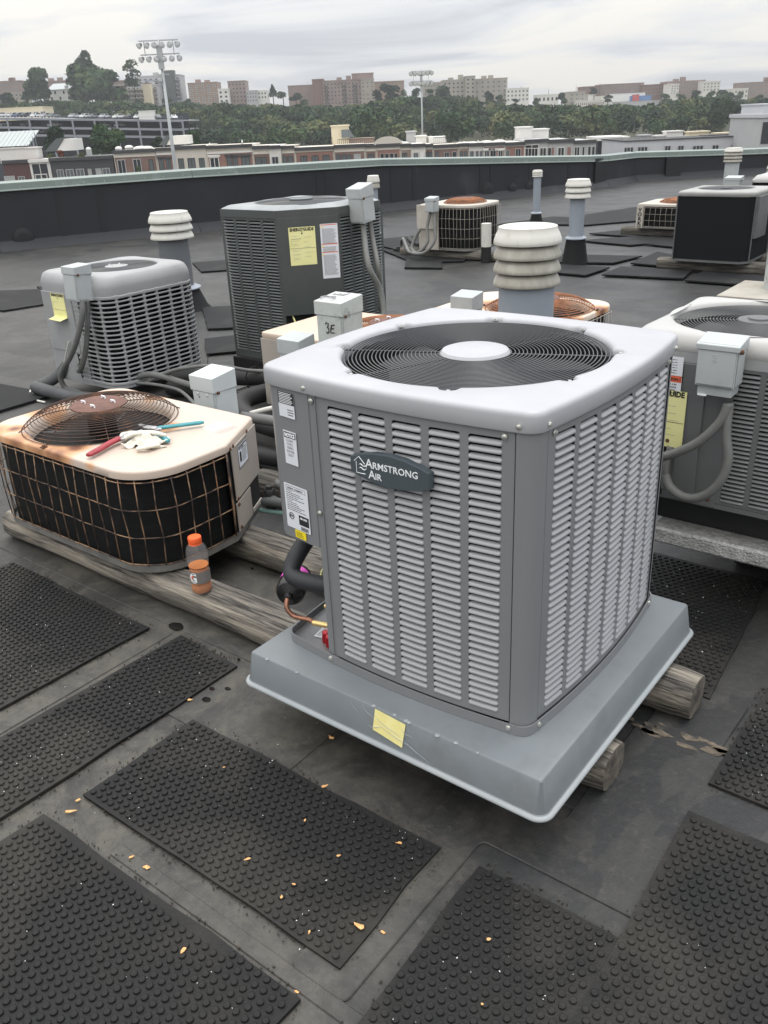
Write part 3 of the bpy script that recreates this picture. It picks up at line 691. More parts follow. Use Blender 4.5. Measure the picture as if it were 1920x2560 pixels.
capo = cap_mesh(bulged(HW+.008, .043, BUL), (0,0), .366, [(.010, ZC-.002), (.002, ZC-.003), (0, ZC), (0, ZC+.033), (.0015, ZC+.039), (.005, ZC+.0435), (.011, ZC+.0462), (.022, ZC+.0475)], n=256, inner=((.014, 0), (.006, -.002), (0, -.009), (-.002, -.03), (-.004, -.07)), notches=notch)
capob = capo.build('top_cap', 'cap_paint_skylit', unit, auto=50)
# fan guard
mb = ring_grille((0,0,ZT-.012), .358, .098, 25, .00165, n=112, spokes=8, ph=pi/8, spoke_r=.0026); gr = mb.build('fan_grille', 'wire_black', unit, smooth=True)
mb = MB(); mb.lathe([(.094, -.014), (.096, -.004), (.090, .004), (.078, .0075), (.074, .0075), (.066, .0095), (0.001, .011)], (0,0,ZT-.008), 48); mb.build('fan_hub_cover', 'cap_paint_skylit', unit, auto=30)
for k in range(8):
    a = pi/8+k*pi/4; mb = MB(); mb.lathe([(.008, 0), (.008, .002), (.005, .0022), (.005, .006)], (.384*cos(a), .384*sin(a), ZT-.010), 8, cap1=True)
    mb.build('guard_screw', 'screw_zinc', unit)
fan_blades(unit, (0,0,0), .345, 3, ZT-.085)
mb = MB(); mb.lathe([(.068, ZT-.02), (.068, ZT-.20), (.02, ZT-.21)], n=24); mb.build('fan_motor', 'blade_metal', unit, smooth=True)
mb = MB(); mb.lathe([(.357, ZT-.03), (.356, ZT-.16)], n=64); mb.build('fan_shroud', 'inner_black', unit, smooth=True)
# coil behind the louvers
cb = [(-HW+.17, -HW-.005)]+[(x, y) for x, y in bulged(HW-.026, .05, BUL) if not (x < -.25 and y < -.2)]
mb = MB(); mb.prism([(-.222,-.408),(.34,-.408),(.382,-.36),(.395,0),(.382,.36),(.34,.385),(-.34,.385),(-.38,.34),(-.38,-.06),(-.222,-.10)], .012, .60)
mb.build('coil', 'coil_black', unit)
mb = MB(); mb.loops([[(-.222,-.406,z),(.34,-.406,z),(.380,-.36,z),(.380,.36,z),(-.34,.383,z),(-.378,.34,z),(-.378,-.06,z),(-.222,-.10,z)] for z in (.60, .80)]); mb.build('coil_band', 'coil_black', unit)
# base pan with raised rim
pan = bulged(HW+.006, .04, BUL); pan_in = bulged(HW+.003, .04, BUL)
mb = MB(); mb.loops([[(x,y,0) for x,y in pan], [(x,y,.028) for x,y in pan], [(x,y,.028) for x,y in pan_in], [(x,y,.006) for x,y in pan_in]], True, True)
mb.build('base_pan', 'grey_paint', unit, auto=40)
# corner posts
for ang_ in (0, pi/2, pi):
    mb = MB(); c_, s_ = cos(ang_), sin(ang_); P_ = [(HW-.0485, -HW-.003)]+[(HW-.038+.038*cos(b), -HW+.038+.038*sin(b)) for b in [-pi/2+i*pi/16 for i in range(9)]]+[(HW+.002, -HW+.048)]
    P_ = [(x*c_-y*s_, x*s_+y*c_) for x, y in P_]
    mb.loops([[(x,y,.010) for x,y in P_], [(x,y,ZC+.008) for x,y in P_]], closed=False)
    mb.loops([[(x*.985,y*.985,.010) for x,y in P_], [(x*.985,y*.985,ZC+.008) for x,y in P_]][::-1], closed=False)
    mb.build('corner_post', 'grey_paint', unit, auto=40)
# louvered sides.  front (towards viewer's left), right, back, left
Lf = .3595
Mf = Matrix.Translation((0, -HW, 0)) @ face_frame((0,0,0), (0,-1,0))
# front face: louvers cover x from -.205 to .362
def louver_part(M, xa, xb, cols, rows, budget, name='louver_panel'):
    """panel over part of a bulged face: bulge measured on the whole face"""
    Lh = (xb-xa)/2; xm = (xa+xb)/2
    return Lh, xm
class _B: pass
def face_louvers(root, M, xa, xb, full, bul, zlo, zhi, cols, rows, pm, sm, budget, **k):
    Lh, xm = (xb-xa)/2, (xa+xb)/2
    # re-centre: off(x) relative to the full face half length
    global _full
    mgx = k.pop('mgx', .03); mgz = k.pop('mgz', .03); gap = k.pop('gap', .022); near_end = k.pop('near_end', 1)
    off = lambda x: bul*(1-min(1, abs(x)/full)**2) if bul else 0.
    ang = lambda x: math.atan(-2*bul*x/full**2) if bul else 0.
    cw = (xb-xa-2*mgx-(cols-1)*gap)/cols; pitch = (zhi-zlo-2*mgz)/rows; th = .002
    mb = MB()
    def strip(a, b, c_, d, ns):
        rg = []
        for i in range(ns+1):
            x = a+(b-a)*i/ns; o = off(x); rg.append([(x,c_,o),(x,d,o),(x,d,o-th),(x,c_,o-th)])
        mb.loops(rg, True, True)
    strip(xa, xb, zlo, zlo+mgz, 16); strip(xa, xb, zhi-mgz, zhi, 16); last = xa
    for c_ in range(cols):
        x0 = xa+mgx+c_*(cw+gap); strip(last, x0, zlo+mgz, zhi-mgz, 2); last = x0+cw
    strip(last, xb, zlo+mgz, zhi-mgz, 2)
    # folded edge down each side
    for x, sgn in ((xa, 1), (xb, -1)):
        o = off(x); mb.box(min(x, x+sgn*.0015), max(x, x+sgn*.0015), zlo, zhi, o-.015, o-th)
    # rounded slot corners
    for c_ in range(cols):
        x0 = xa+mgx+c_*(cw+gap)
        for j in range(rows):
            z = zlo+mgz+(j+1)*pitch
            for xx, sg in ((x0, 1), (x0+cw, -1)):
                o = off(xx)-.0004; mb.add([(xx, z, o), (xx+sg*.007, z, o), (xx+sg*.002, z-.002, o), (xx, z-.007, o)], [(0,1,2,3) if sg < 0 else (3,2,1,0)])
    xf(mb, M); panel = mb.build(k.pop('name', 'louver_panel'), pm, root)
    lb = MB(); pr = k.pop('prof', [(-.0085, .60), (-.0040, .565), (.0008, .43), (.0034, .24), (.0034, .08), (.0008, -.02), (-.003, -.03)])
    stn = [(-.5, .05), (-.482, .6), (-.45, 1), (-.15, 1.06), (.15, 1.06), (.45, 1), (.482, .6), (.5, .05)]
    lb.loops([[(u*(cw+.001), (.30+(h_-.30)*(.45+.55*min(1, q)))*pitch, o_*q-.0012*(1-q)) for o_, h_ in pr] for u, q in stn], closed=False)
    me = lb.mesh('louver', sm, smooth=True); rest = MB(); cnt = 0
    cs = list(range(cols)); cs = cs if near_end < 0 else cs[::-1]
    for ci in cs:
        xc = xa+mgx+ci*(cw+gap)+cw/2; T = Matrix.Translation((xc, 0, off(xc))) @ Matrix.Rotation(-ang(xc), 4, 'Y')
        for j in range(rows):
            MM = M @ T @ Matrix.Translation((0, zlo+mgz+j*pitch, 0))
            if cnt < budget:
                o = bpy.data.objects.new('louver', me); COL.objects.link(o); o.parent = panel; o.matrix_local = MM; cnt += 1
            else: rest.add([MM @ Vector(v) for v in lb.v], lb.f)
    if rest.v: rest.build('louvers_rest', sm, panel, smooth=True)['kind'] = 'stuff'
    return panel, cnt
SEAM = -.235
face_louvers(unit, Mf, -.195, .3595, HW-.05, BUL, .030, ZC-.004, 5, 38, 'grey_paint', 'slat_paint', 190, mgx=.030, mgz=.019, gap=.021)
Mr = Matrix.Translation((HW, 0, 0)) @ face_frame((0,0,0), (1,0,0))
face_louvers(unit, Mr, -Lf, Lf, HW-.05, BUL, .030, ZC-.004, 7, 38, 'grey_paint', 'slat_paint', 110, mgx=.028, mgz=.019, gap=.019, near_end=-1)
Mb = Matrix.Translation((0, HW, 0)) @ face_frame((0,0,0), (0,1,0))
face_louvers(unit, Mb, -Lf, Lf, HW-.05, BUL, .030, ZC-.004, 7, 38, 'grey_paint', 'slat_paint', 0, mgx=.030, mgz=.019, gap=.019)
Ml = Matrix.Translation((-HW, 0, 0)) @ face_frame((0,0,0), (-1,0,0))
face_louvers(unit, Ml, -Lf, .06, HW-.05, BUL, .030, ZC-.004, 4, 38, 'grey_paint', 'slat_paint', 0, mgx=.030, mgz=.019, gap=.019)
# upright channel by the valves and the access panel over it
mb = MB(); yb = -HW-BUL*(1-(SEAM/(HW-.05))**2)
mb.box(SEAM+.002, -.196, yb+.001, yb+.0035, .012, ZC); mb.box(SEAM+.002, SEAM+.0045, yb+.0035, yb+.12, .012, ZC); mb.box(-.212, -.2095, yb-.002, yb+.001, .012, ZC)
mb.build('corner_channel', 'grey_paint', unit)
mb = MB(); pa = [(x, -HW-BUL*(1-min(1, abs(x)/(HW-.05))**2)-.001) for x in (SEAM-.001, -.26, -.29, -.32, -.35)]+[(-.378, -.412), (-.402, -.395), (-.414, -.36), (-.416, -.26)]
pb = [(x*.985, y*.985) for x, y in pa]; zt_ = ZC+.003
# sloping lower edge: shorter at the far side
zb = [.368+.0*(i) for i in range(len(pa))]
lo = [(x,y,z) for (x,y),z in zip(pa,zb)]; hi = [(x,y,zt_) for x,y in pa]; lo2 = [(x,y,z) for (x,y),z in zip(pb,zb)]; hi2 = [(x,y,zt_) for x,y in pb]
mb.loops([lo, hi], closed=False); mb.loops([hi2, lo2], closed=False); mb.loops([lo2, lo], closed=False)
for e_ in (0, -1): mb.add([lo[e_], hi[e_], hi2[e_], lo2[e_]], [(0,1,2,3)])
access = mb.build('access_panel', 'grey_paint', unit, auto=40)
# dark cavity under the access panel
mb = MB(); mb.loops([[(SEAM+.005,-.415,z),(SEAM+.005,-.29,z),(-.385,-.23,z)] for z in (.01,.40)], closed=False); mb.add([(SEAM,-.41,.40),(SEAM,-.30,.40),(-.39,-.24,.40),(-.395,-.39,.40)],[(0,1,2,3)]); mb.build('valve_bay', 'grey_paint', unit)
# labels on the access panel
def pframe(x, z, out=.0022):
    y = -HW-BUL*(1-min(1, abs(x)/(HW-.05))**2)-.001; sl_ = 2*BUL*x/(HW-.05)**2 if abs(x) < HW-.05 else 0
    return face_frame((x, y-out, z), Vector((sl_, -1, 0)))
st = sticker(access, pframe(-.320, .766), .064, .070, blocks=[(-.5,.5,.02,.5)], lines=lines(-.18,-.38,3,.05,.45))
mb = MB()
for i in range(7): mb.box(-.028, .028-random.uniform(0,.010), .0305-i*.0044, .0322-i*.0044, .0010, .0013)
xf(mb, pframe(-.320, .766)); mb.build('print', 'print_white', st)
M_ = pframe(-.318, .645); st = sticker(access, M_, .053, .096, blocks=[(-.46,.46,.29,.46)])
put_text('NOTICE', .0125, 'print_white', st, M_ @ Matrix.Translation((0, .0310, .0011)), align='CENTER', bold=.0007, font_scale=(.92,1.15))
for i, w_ in enumerate(['CLEAN','COILS','USING','WATER','ONLY']): put_text(w_, .0098, 'print_faint', st, M_ @ Matrix.Translation((-.002, .0175-i*.0105, .0008)), align='CENTER', font_scale=(.95,1.08))
M_ = pframe(-.314, .468); st = sticker(access, M_, .100, .135, lines=lines(.34,-.08,11,-.42,.36,.32,.7), rad=.004, blocks=[(.04,.46,-.36,-.14), (-.42,.40,.455,.462), (-.42,.40,.37,.376), (-.42,-.413,.37,.46), (.394,.40,.37,.46)]+[(.10+i*.018,.10+i*.018+.008,-.48,-.395) for i in range(18)])
put_text('1219863-01  S: 1816K07134', .0060, 'print_black', st, M_ @ Matrix.Translation((-.037, .053, .0008)), font_scale=(.95,1.1))
put_text('AIR COIL', .0075, 'print_white', st, M_ @ Matrix.Translation((.009, -.030, .0011)), bold=.0003)
mb = MB(); mb.torus((0,0,0), .0100, .0008, 24, 4); mb.torus((0,0,0), .0078, .0004, 24, 4); xf(mb, M_ @ Matrix.Translation((-.027, -.030, .0010))); mb.build('emblem_ring', 'print_black', st)
put_text('ETL', .0085, 'print_black', st, M_ @ Matrix.Translation((-.027, -.033, .0008)), align='CENTER', bold=.0003)
sticker(access, pframe(-.309, .387), .046, .024, base='label_yellow', rad=.003, lines=lines(.25,-.3,5,-.4,.4,.35,.3))
# badge
bx = .042; by = -HW-BUL*(1-(bx/(HW-.05))**2)-.012
MBd = face_frame((bx, by, .664), Vector((.02, -1, 0))) @ Matrix.Diagonal((.91, .93, 1, 1))
oval = []
for i in range(64):
    t = 2*pi*i/64; x = .129*math.copysign(abs(cos(t))**.55, cos(t)); y = .0455*math.copysign(abs(sin(t))**1.0, sin(t))
    oval.append((x, y*(1-.22*abs(x/.129)**2)))
oval = [(.129, .0) if abs(x) > .1289 and x > 0 else (x, y) for x, y in oval]
bo = [(-.129,-.022),(-.095,-.033),(-.05,-.0425),(0,-.046),(.05,-.0425),(.095,-.033),(.129,-.022),(.131,0),(.129,.022),(.095,.033),(.05,.0425),(0,.046),(-.05,.0425),(-.095,.033),(-.129,.022),(-.131,0)]
mb = MB(); mb.loops([[(x,y,-.010) for x,y in bo],[(x,y,.006) for x,y in bo],[(x*.985,y*.96,.009) for x,y in bo]], True, True); xf(mb, MBd); badge = mb.build('badge', 'badge', unit, auto=35)
put_text('A', .036, 'print_white', badge, MBd @ Matrix.Translation((-.077, .0005, .0095)), bold=.0002)
put_text('RMSTRONG', .0265, 'print_white', badge, MBd @ Matrix.Translation((-.0535, .0005, .0095)), bold=.0002, font_scale=(1.04,1))
put_text('A', .034, 'print_white', badge, MBd @ Matrix.Translation((-.068, -.029, .0095)), bold=.0002)
put_text('IR', .0255, 'print_white', badge, MBd @ Matrix.Translation((-.046, -.029, .0095)), bold=.0002)
mb = MB()
for path in ([(-.115,.012),(-.098,.027),(-.079,.008)], [(-.108,.012),(-.108,-.020),(-.078,-.020)]): mb.tube([(x,y,.0098) for x,y in path], .0011, 4)
for k in range(2): mb.tube([(-.099+.0045*i, .004-.010*k+.0028*sin(i*1.25), .0098) for i in range(7)], [.0004,.0012,.0016,.0012,.0016,.0012,.0004], 4)
xf(mb, MBd); mb.build('emblem', 'print_white', badge)
# screws
for x, z in ((SEAM-.006, ZC+.012), (.372, ZC+.012)): screw(unit, (x, -HW-BUL*(1-min(1,abs(x)/(HW-.05))**2)-.008, z), (0,-1,0))
for x, z in ((-.222, ZC-.020), (-.222, .480), (.336, ZC-.018)): screw(unit, (x, -HW-BUL*(1-(x/(HW-.05))**2)-.002, z), (0,-1,0))
for y, z in ((-.372, ZC+.012), (.372, ZC+.012)): screw(unit, (HW+.008, y, z), (1,0,0))
for y, z in ((-.338, ZC-.018), (.338, ZC-.018)): screw(unit, (HW+BUL*(1-(y/(HW-.05))**2)+.001, y, z), (1,0,0))
for x in (SEAM+.015, .362): screw(unit, (x, -HW-.007-BUL*(1-min(1,abs(x)/(HW-.05))**2), .016), (0,-1,0))
for y in (-.362, .36): screw(unit, (HW+.007+BUL*(1-min(1,abs(y)/(HW-.05))**2), y, .016), (1,0,0))
# tag with bar code lying in the pan
mb = MB(); Mx = Matrix.Translation((-.315, -.33, .0075)) @ Matrix.Rotation(.2, 4, 'Z'); mb.box(-.04, .04, -.03, .03, 0, .0006); xf(mb, Mx); tg = mb.build('paper_tag', 'paper_white', unit)
mb = MB(); 
for i in range(14): mb.box(-.012+i*.0022, -.012+i*.0022+.0011, -.022, .02, .0006, .0009)
for i in range(6): mb.box(-.035, -.020, -.02+i*.007, -.018+i*.007, .0006, .0009)
xf(mb, Mx); mb.build('print', 'print_black', tg)
# valves and fittings
mb = MB(); mb.lathe([(.013,0),(.013,.03),(.009,.032),(.009,.05)], n=10, cap1=True); xf(mb, Matrix.Translation((-.245,-.36,.13)) @ Matrix.Rotation(-pi/2, 4, 'Y')); mb.build('service_valve', 'brass', unit, auto=30)
mb = MB(); mb.lathe([(.011,0),(.011,.024),(.007,.03),(.007,.045)], n=10, cap1=True); xf(mb, Matrix.Translation((-.235,-.37,.23)) @ Matrix.Rotation(-pi/2, 4, 'Y')); mb.build('service_valve', 'brass', unit, auto=30)
for dx_, dy_ in ((0,0), (.024,-.012)):
    mb = MB(); mb.lathe([(.0135,0),(.0135,.020),(.0125,.022),(.0125,.033),(.0105,.036),(.003,.0365)], n=14, cap1=True)
    o = mb.build('valve_cap', 'red_cap', auto=30, loc=(U.x-.295+dx_, U.y-.368+dy_, U.z+.008)); tag(o, 'dark red valve cap in the base pan corner, the %s of the two' % ('rear one' if dx_ == 0 else 'front one'), 'cap', 'red valve caps')
# refrigerant lines of the new unit
rl = thing('refrigerant_line', 'thick black insulated pipe bent below the access panel of the new unit', 'pipe', (U.x-.25, U.y-.30, U.z+.1))
def wtube(path, r, m, name, parent=None, base=None, n=12, label=None, cat=None, group=None, smoothpath=True, flat=1.):
    P_ = [Vector(p) for p in path]
    if smoothpath and len(P_) > 2:
        Q = []
        for i in range(len(P_)-1):
            p0 = P_[max(i-1,0)]; p1 = P_[i]; p2 = P_[i+1]; p3 = P_[min(i+2,len(P_)-1)]
            for k in range(6):
                t = k/6; Q.append(.5*((2*p1)+(p2-p0)*t+(2*p0-5*p1+4*p2-p3)*t*t+(3*p1-p0-3*p2+p3)*t**3))
        Q.append(P_[-1]); P_ = Q
    b0 = base if base is not None else (P_[0] if parent is None else Vector(parent.location))
    mb = MB(); mb.tube([p-b0 for p in P_], r, n, flat=flat); o = mb.build(name, m, parent, smooth=True, loc=(None if parent else b0))
    if label: tag(o, label, cat, group)
    return o
u = lambda x, y, z: (U.x+x, U.y+y, U.z+z)
wtube([u(-.232,-.375,.222), u(-.30,-.385,.215), u(-.375,-.39,.212), u(-.408,-.375,.228), u(-.405,-.335,.275), u(-.385,-.27,.335), u(-.36,-.20,.365), u(-.25,-.17,.36)], .0265, 'pipe_insul', 'insulated_pipe', rl)
wtube([u(-.33,-.18,.34), u(-.32,-.12,.26), u(-.36,-.05,.12), u(-.50,.08,-.06), u(-.9,.4,-.17)], .026, 'pipe_insul', 'insulated_pipe', rl)
wtube([u(-.25,-.26,.36), u(-.29,-.24,.30), u(-.28,-.22,.27)], .022, 'pipe_insul', 'insulated_pipe', rl)
wtube([u(-.26,-.28,.10), u(-.34,-.29,.0), u(-.42,-.30,-.10), u(-.455,-.30,-.16)], .022, 'pipe_insul_old', 'insulated_pipe', rl)
wtube([u(-.20,-.37,.16), u(-.28,-.36,.15), u(-.36,-.30,.19), u(-.42,-.18,.16)], .004, 'cable_yellow', 'thin_wire', rl)
dr = thing('filter_drier', 'glossy black filter drier with a magenta label and a copper tail', 'filter', u(-.445,-.345,.135))
mb = MB(); mb.lathe([(.006,-.062),(.012,-.058),(.014,-.045),(.040,-.034),(.046,-.022),(.046,.075),(.038,.088),(.01,.095)], n=28, cap0=True, cap1=True)
Md = Vector((-.45, .80, .02)).to_track_quat('Z', 'Y').to_matrix().to_4x4(); xf(mb, Md); mb.build('canister', 'drier_black', dr, auto=40)
mb = MB(); mb.lathe([(.0466,.02),(.0466,.062)], n=28); xf(mb, Md); mb.build('magenta_label', 'label_pink', dr, smooth=True)
tip = Md @ Vector((0,0,-.06)); T0 = Vector(u(-.445,-.345,.135))+tip
wtube([T0, T0+Vector((.008,-.014,-.022)), T0+Vector((.030,-.010,-.046)), T0+Vector((.075,.006,-.052)), u(-.320,-.392,.078)], .0075, 'copper', 'copper_tube', dr)
wtube([u(-.322,-.392,.078), u(-.29,-.390,.082), u(-.230,-.385,.090)], .0085, 'brass', 'brass_stub', dr)

# ------------------------------------------------------------------ old wire-caged condensers
def caged_unit(label, poly, z0, z1, hub, R, gaps, panel=None, topm='tan_paint', gw='guard_wire_rust', gm='rust_wire', hubm='rust_plate', domeh=.05, nv=18, nh=4, pm='tan_panel', plip=.035, nr=17, wr=.0028, skip=(), group=None, gwr=.0026, real=True):
    """poly: outline (local, centred at hub=0,0).  gaps: list of (start, end) fractions of the outline length that carry the wire guard"""
    t = thing('condenser_unit', label, 'air conditioner', (hub[0], hub[1], z0), 0, group)
    Hh = z1-z0
    D = dense(poly, .03)
    def offs(P, k): 
        out = []
        for i in range(len(P)):
            a = Vector(P[i-1]); b = Vector(P[(i+1) % len(P)]); d = (b-a).normalized(); out.append((P[i][0]-d.y*k, P[i][1]+d.x*k))   # ccw poly: left is inside
        return out
    top = cap_mesh(poly, (0,0), R*.93, [(.004, Hh-plip), (0, Hh-plip+.002), (0, Hh-.010), (.002, Hh-.004), (.008, Hh), (.02, Hh+.001)], n=96, inner=((.01, .001), (.0, -.004), (-.012, -.03), (-.012, -.08)))
    top.build('top_pan', topm, t, auto=50)
    mb = MB(); C = offs(D, .022); mb.prism(C, .012, Hh-plip-.015); mb.build('coil', 'coil_black', t)
    mb = MB(); mb.loops([[(x,y,0) for x,y in D],[(x,y,.03) for x,y in D],[(x,y,.03) for x,y in offs(D,.004)],[(x,y,.012) for x,y in offs(D,.004)]], True, True); mb.build('base_pan', 'base_metal', t)
    # guard wires
    n = len(D); cum = [0]
    for i in range(n): cum.append(cum[-1]+hypot(D[(i+1)%n][0]-D[i][0], D[(i+1)%n][1]-D[i][1]))
    T = cum[-1]; Do = offs(D, -.004)
    def at(s):
        s = (s % 1)*T; i = 0
        while cum[i+1] < s and i < n-1: i += 1
        f = (s-cum[i])/(cum[i+1]-cum[i]+1e-9); a, b = Do[i], Do[(i+1)%n]; return (a[0]+(b[0]-a[0])*f, a[1]+(b[1]-a[1])*f)
    zl, zh = .034, Hh-plip-.006
    for ga, gb in gaps:
        for k in range(nh):
            z = zl+(zh-zl)*k/(nh-1) if nh > 1 else zl
            path = [(*at(ga+(gb-ga)*i/60), z) for i in range(61)]
            mb = MB(); mb.tube(path, gwr, 5); mb.build('guard_wire', gw, t, smooth=True)
        for k in range(nv+1):
            s = ga+(gb-ga)*k/nv; x, y = at(s); nx, ny = x*.012/hypot(x, y), y*.012/hypot(x, y)
            j = random.uniform(-.002, .002); mb = MB(); mb.tube([(x, y, zl-.006), (x+nx*.25, y+ny*.25, (zl+zh)/2), (x, y, zh+.006)], gwr*(1.5 if k in (0, nv) else .9), 5); mb.build('guard_wire', gw, t, smooth=True)
    # domed fan guard
    mb = ring_grille((0,0,Hh+.006), R, R*.33, nr, wr, dome=domeh, n=80 if real else 40, spokes=8, ph=.25, spoke_r=wr*1.15); mb.build('fan_grille', gm, t, smooth=True)
    mb = MB(); mb.lathe([(R*.36, -.004), (R*.36, 0), (R*.34, .004), (R*.1, .005), (.001, .005)], (0,0,Hh+.008+domeh), 40); hb = mb.build('fan_hub_plate', hubm, t, auto=40)
    if real:
        for k in range(4):
            a = .6+k*pi/2; mb = MB(); mb.tube([(R*.2*cos(a)-.012, R*.2*sin(a), Hh+.010+domeh), (R*.2*cos(a)-.012, R*.2*sin(a), Hh+.022+domeh), (R*.2*cos(a)+.012, R*.2*sin(a), Hh+.022+domeh), (R*.2*cos(a)+.012, R*.2*sin(a), Hh+.010+domeh)], .0035, 6); mb.build('hub_clip', 'print_white', t)
        for k in range(4):
            a = .25+pi/4*2*k; x, y = (R+.022)*cos(a), (R+.022)*sin(a); mb = MB(); mb.box(x-.011, x+.011, y-.011, y+.011, Hh+.001, Hh+.005); mb.lathe([(.007,.005),(.007,.011),(.003,.012)], (x, y, Hh), 8, cap1=True); mb.build('foot_clip', 'screw_rust', t, auto=30)
        fan_blades(t, (0,0,0), R*.9, 4, Hh-.07); mb = MB(); mb.lathe([(.06, Hh+.02), (.06, Hh-.16), (.01, Hh-.165)], n=20); mb.build('fan_motor', 'inner_black', t, smooth=True)
    mb = MB(); mb.lathe([(R*.94, Hh-.09), (.001, Hh-.19)], n=32); mb.build('fan_well', 'inner_black', t, smooth=True)
    return t, offs, D, at

centres_z = [.42]
rust_top('tan_rusted_near', [(-.345, -.05, .10), (-.24, -.27, .06), (.20, -.27, .075), (.17, -.37, .13), (.04, -.39, .12), (-.12, -.38, .12), (-.30, -.36, .12), (.33, .09, .07), (-.30, .26, .08), (-.06, .345, .06), (.40, -.38, .05)])
HUB = (-3.160, 2.045)
P_ = [(-3.56,1.700),(-2.455,1.700),(-2.455,2.115),(-2.618,2.42),(-3.56,2.42)]
P_ = [(x-HUB[0], y-HUB[1]) for x, y in P_]
P_ = rounded(P_, [.16,.20,.02,.02,.10], 8)
tan1, offs, D, at = caged_unit('low tan condenser with rusty domed fan grille and tools lying on its top', P_, .135, .555, HUB, .325, [], topm='tan_rusted_near', nr=17, wr=.0019, domeh=.068)
# guard runs from the right-hand corner post round the front to behind the left corner
def run_guard(t, path2, zl, zh, nh, sp, m, r=.0026, posts=()):
    Q = dense_open(path2, .03); cum = [0]
    for a, b in zip(Q[:-1], Q[1:]): cum.append(cum[-1]+hypot(b[0]-a[0], b[1]-a[1]))
    def at_(s):
        i = 0
        while cum[i+1] < s and i < len(Q)-2: i += 1
        f = (s-cum[i])/(cum[i+1]-cum[i]); return (Q[i][0]+(Q[i+1][0]-Q[i][0])*f, Q[i][1]+(Q[i+1][1]-Q[i][1])*f)
    for k in range(nh):
        z = zl+(zh-zl)*k/(nh-1); mb = MB(); mb.tube([(x, y, z+random.uniform(-.0015,.0015)) for x, y in Q], r, 5); mb.build('guard_wire', m, t, smooth=True)
    nv = round(cum[-1]/sp)
    for k in range(nv+1):
        x, y = at_(min(cum[-1]*k/nv, cum[-1]-1e-4)); h_ = hypot(x, y); e1, e2 = random.uniform(-.004,.004), random.uniform(-.004,.004)
        mb = MB(); mb.tube([(x, y, zl-.006), (x*(1+.006/h_)+e1, y*(1+.006/h_)+e1, zl+(zh-zl)*.35), (x*(1+.006/h_)+e2, y*(1+.006/h_)+e2, zl+(zh-zl)*.7), (x, y, zh+.008)], r*(1.7 if k in (0,) else .95), 5); mb.build('guard_wire', m, t, smooth=True)
def dense_open(P, step):
    out = []
    for a, b in zip(P[:-1], P[1:]):
        l = hypot(b[0]-a[0], b[1]-a[1]); k = max(1, int(l/step))
        out += [(a[0]+(b[0]-a[0])*i/k, a[1]+(b[1]-a[1])*i/k) for i in range(k)]
    return out+[P[-1]]
def arc(cx, cy, r, a0, a1, n=8): return [(cx+r*cos(radians(a0+(a1-a0)*i/n)), cy+r*sin(radians(a0+(a1-a0)*i/n))) for i in range(n+1)]
xr, yf, xl, yb_ = -2.453-HUB[0], 1.698-HUB[1], -3.562-HUB[0], 2.42-HUB[1]
path = [(xr, .062)]+arc(xr-.20, yf+.20, .20, 0, -90)+arc(xl+.16, yf+.16, .16, -90, -180)+[(xl, yb_-.12)]
run_guard(tan1, path, .034, .375, 4, .068, 'guard_wire_rust')
# access panels on the chamfered right corner
a = Vector((xr-.001, .075, 0)); b = Vector((-2.618-HUB[0]+.004, 2.418-HUB[1], 0)); dd = (b-a).normalized(); nn = Vector((dd.y, -dd.x, 0))
def plate(t, a, b, s0, s1, z0, z1, nn, m, name, th=.006, out=.0):
    p = a.lerp(b, s0)+nn*out; q = a.lerp(b, s1)+nn*out; mb = MB()
    mb.hexa([p+Vector((0,0,z0)), q+Vector((0,0,z0)), q-nn*th+Vector((0,0,z0)), p-nn*th+Vector((0,0,z0)), p+Vector((0,0,z1)), q+Vector((0,0,z1)), q-nn*th+Vector((0,0,z1)), p-nn*th+Vector((0,0,z1))]); return mb.build(name, m, t, bevel=.0015, seg=1)
plate(tan1, a, b, -.02, 1.0, .03, .385, nn, 'inner_black', 'recess', out=-.006)
ap = plate(tan1, a, b, .06, .99, .170, .392, nn, 'tan_panel', 'access_panel', out=.006)
plate(tan1, a, b, .04, .58, .030, .158, nn, 'tan_panel', 'valve_panel', out=.004)
plate(tan1, a, b, .62, .97, .030, .05, nn, 'pale_tan', 'valve_shelf', out=.004)
for s_, z_ in ((.09,.176),(.09,.150),(.09,.048)): screw(tan1, a.lerp(b, s_)+nn*.0065+Vector((0,0,z_)), nn, 'screw_rust', .007)
for s_, z_ in ((.0,.402),(.10,.402),(.62,.402)): screw(tan1, a.lerp(b, s_)+nn*.008+Vector((0,0,z_)), nn, 'screw_rust', .007)
ML = face_frame(a.lerp(b, .43)+nn*.0065+Vector((0,0,.330)), nn)
mb = MB(); mb.box(-.060,.060,-.052,.052,0,.0003); xf(mb, ML); mb.build('label_ghost', 'base_metal', ap)
st = sticker(ap, ML @ Matrix.Translation((0,0,.0004)), .108, .090, name='warning_label', blocks=[(-.40,-.20,-.28,.10), (-.48,.48,.40,.47)], lines=[(.26-i*.095, -.12, .44-random.random()*.15, .035) for i in range(7)])
put_text('SAFETY & SERVICE', .0075, 'print_black', st, ML @ Matrix.Translation((-.046,.028,.0012)), bold=.0002)
mb = MB()
for x_, y_, r_ in ((-.033,-.004,.010),(-.033,-.016,.008)): mb.lathe([(r_,0),(r_*.8,.0005)], (x_,y_,.0011), 10, cap1=True)
for k in range(4): mb.tube([(-.039+k*.0042,.003,.0012),(-.040+k*.0046,.018,.0012)], .0016, 4)
xf(mb, ML); mb.build('hand_symbol', 'print_black', st)
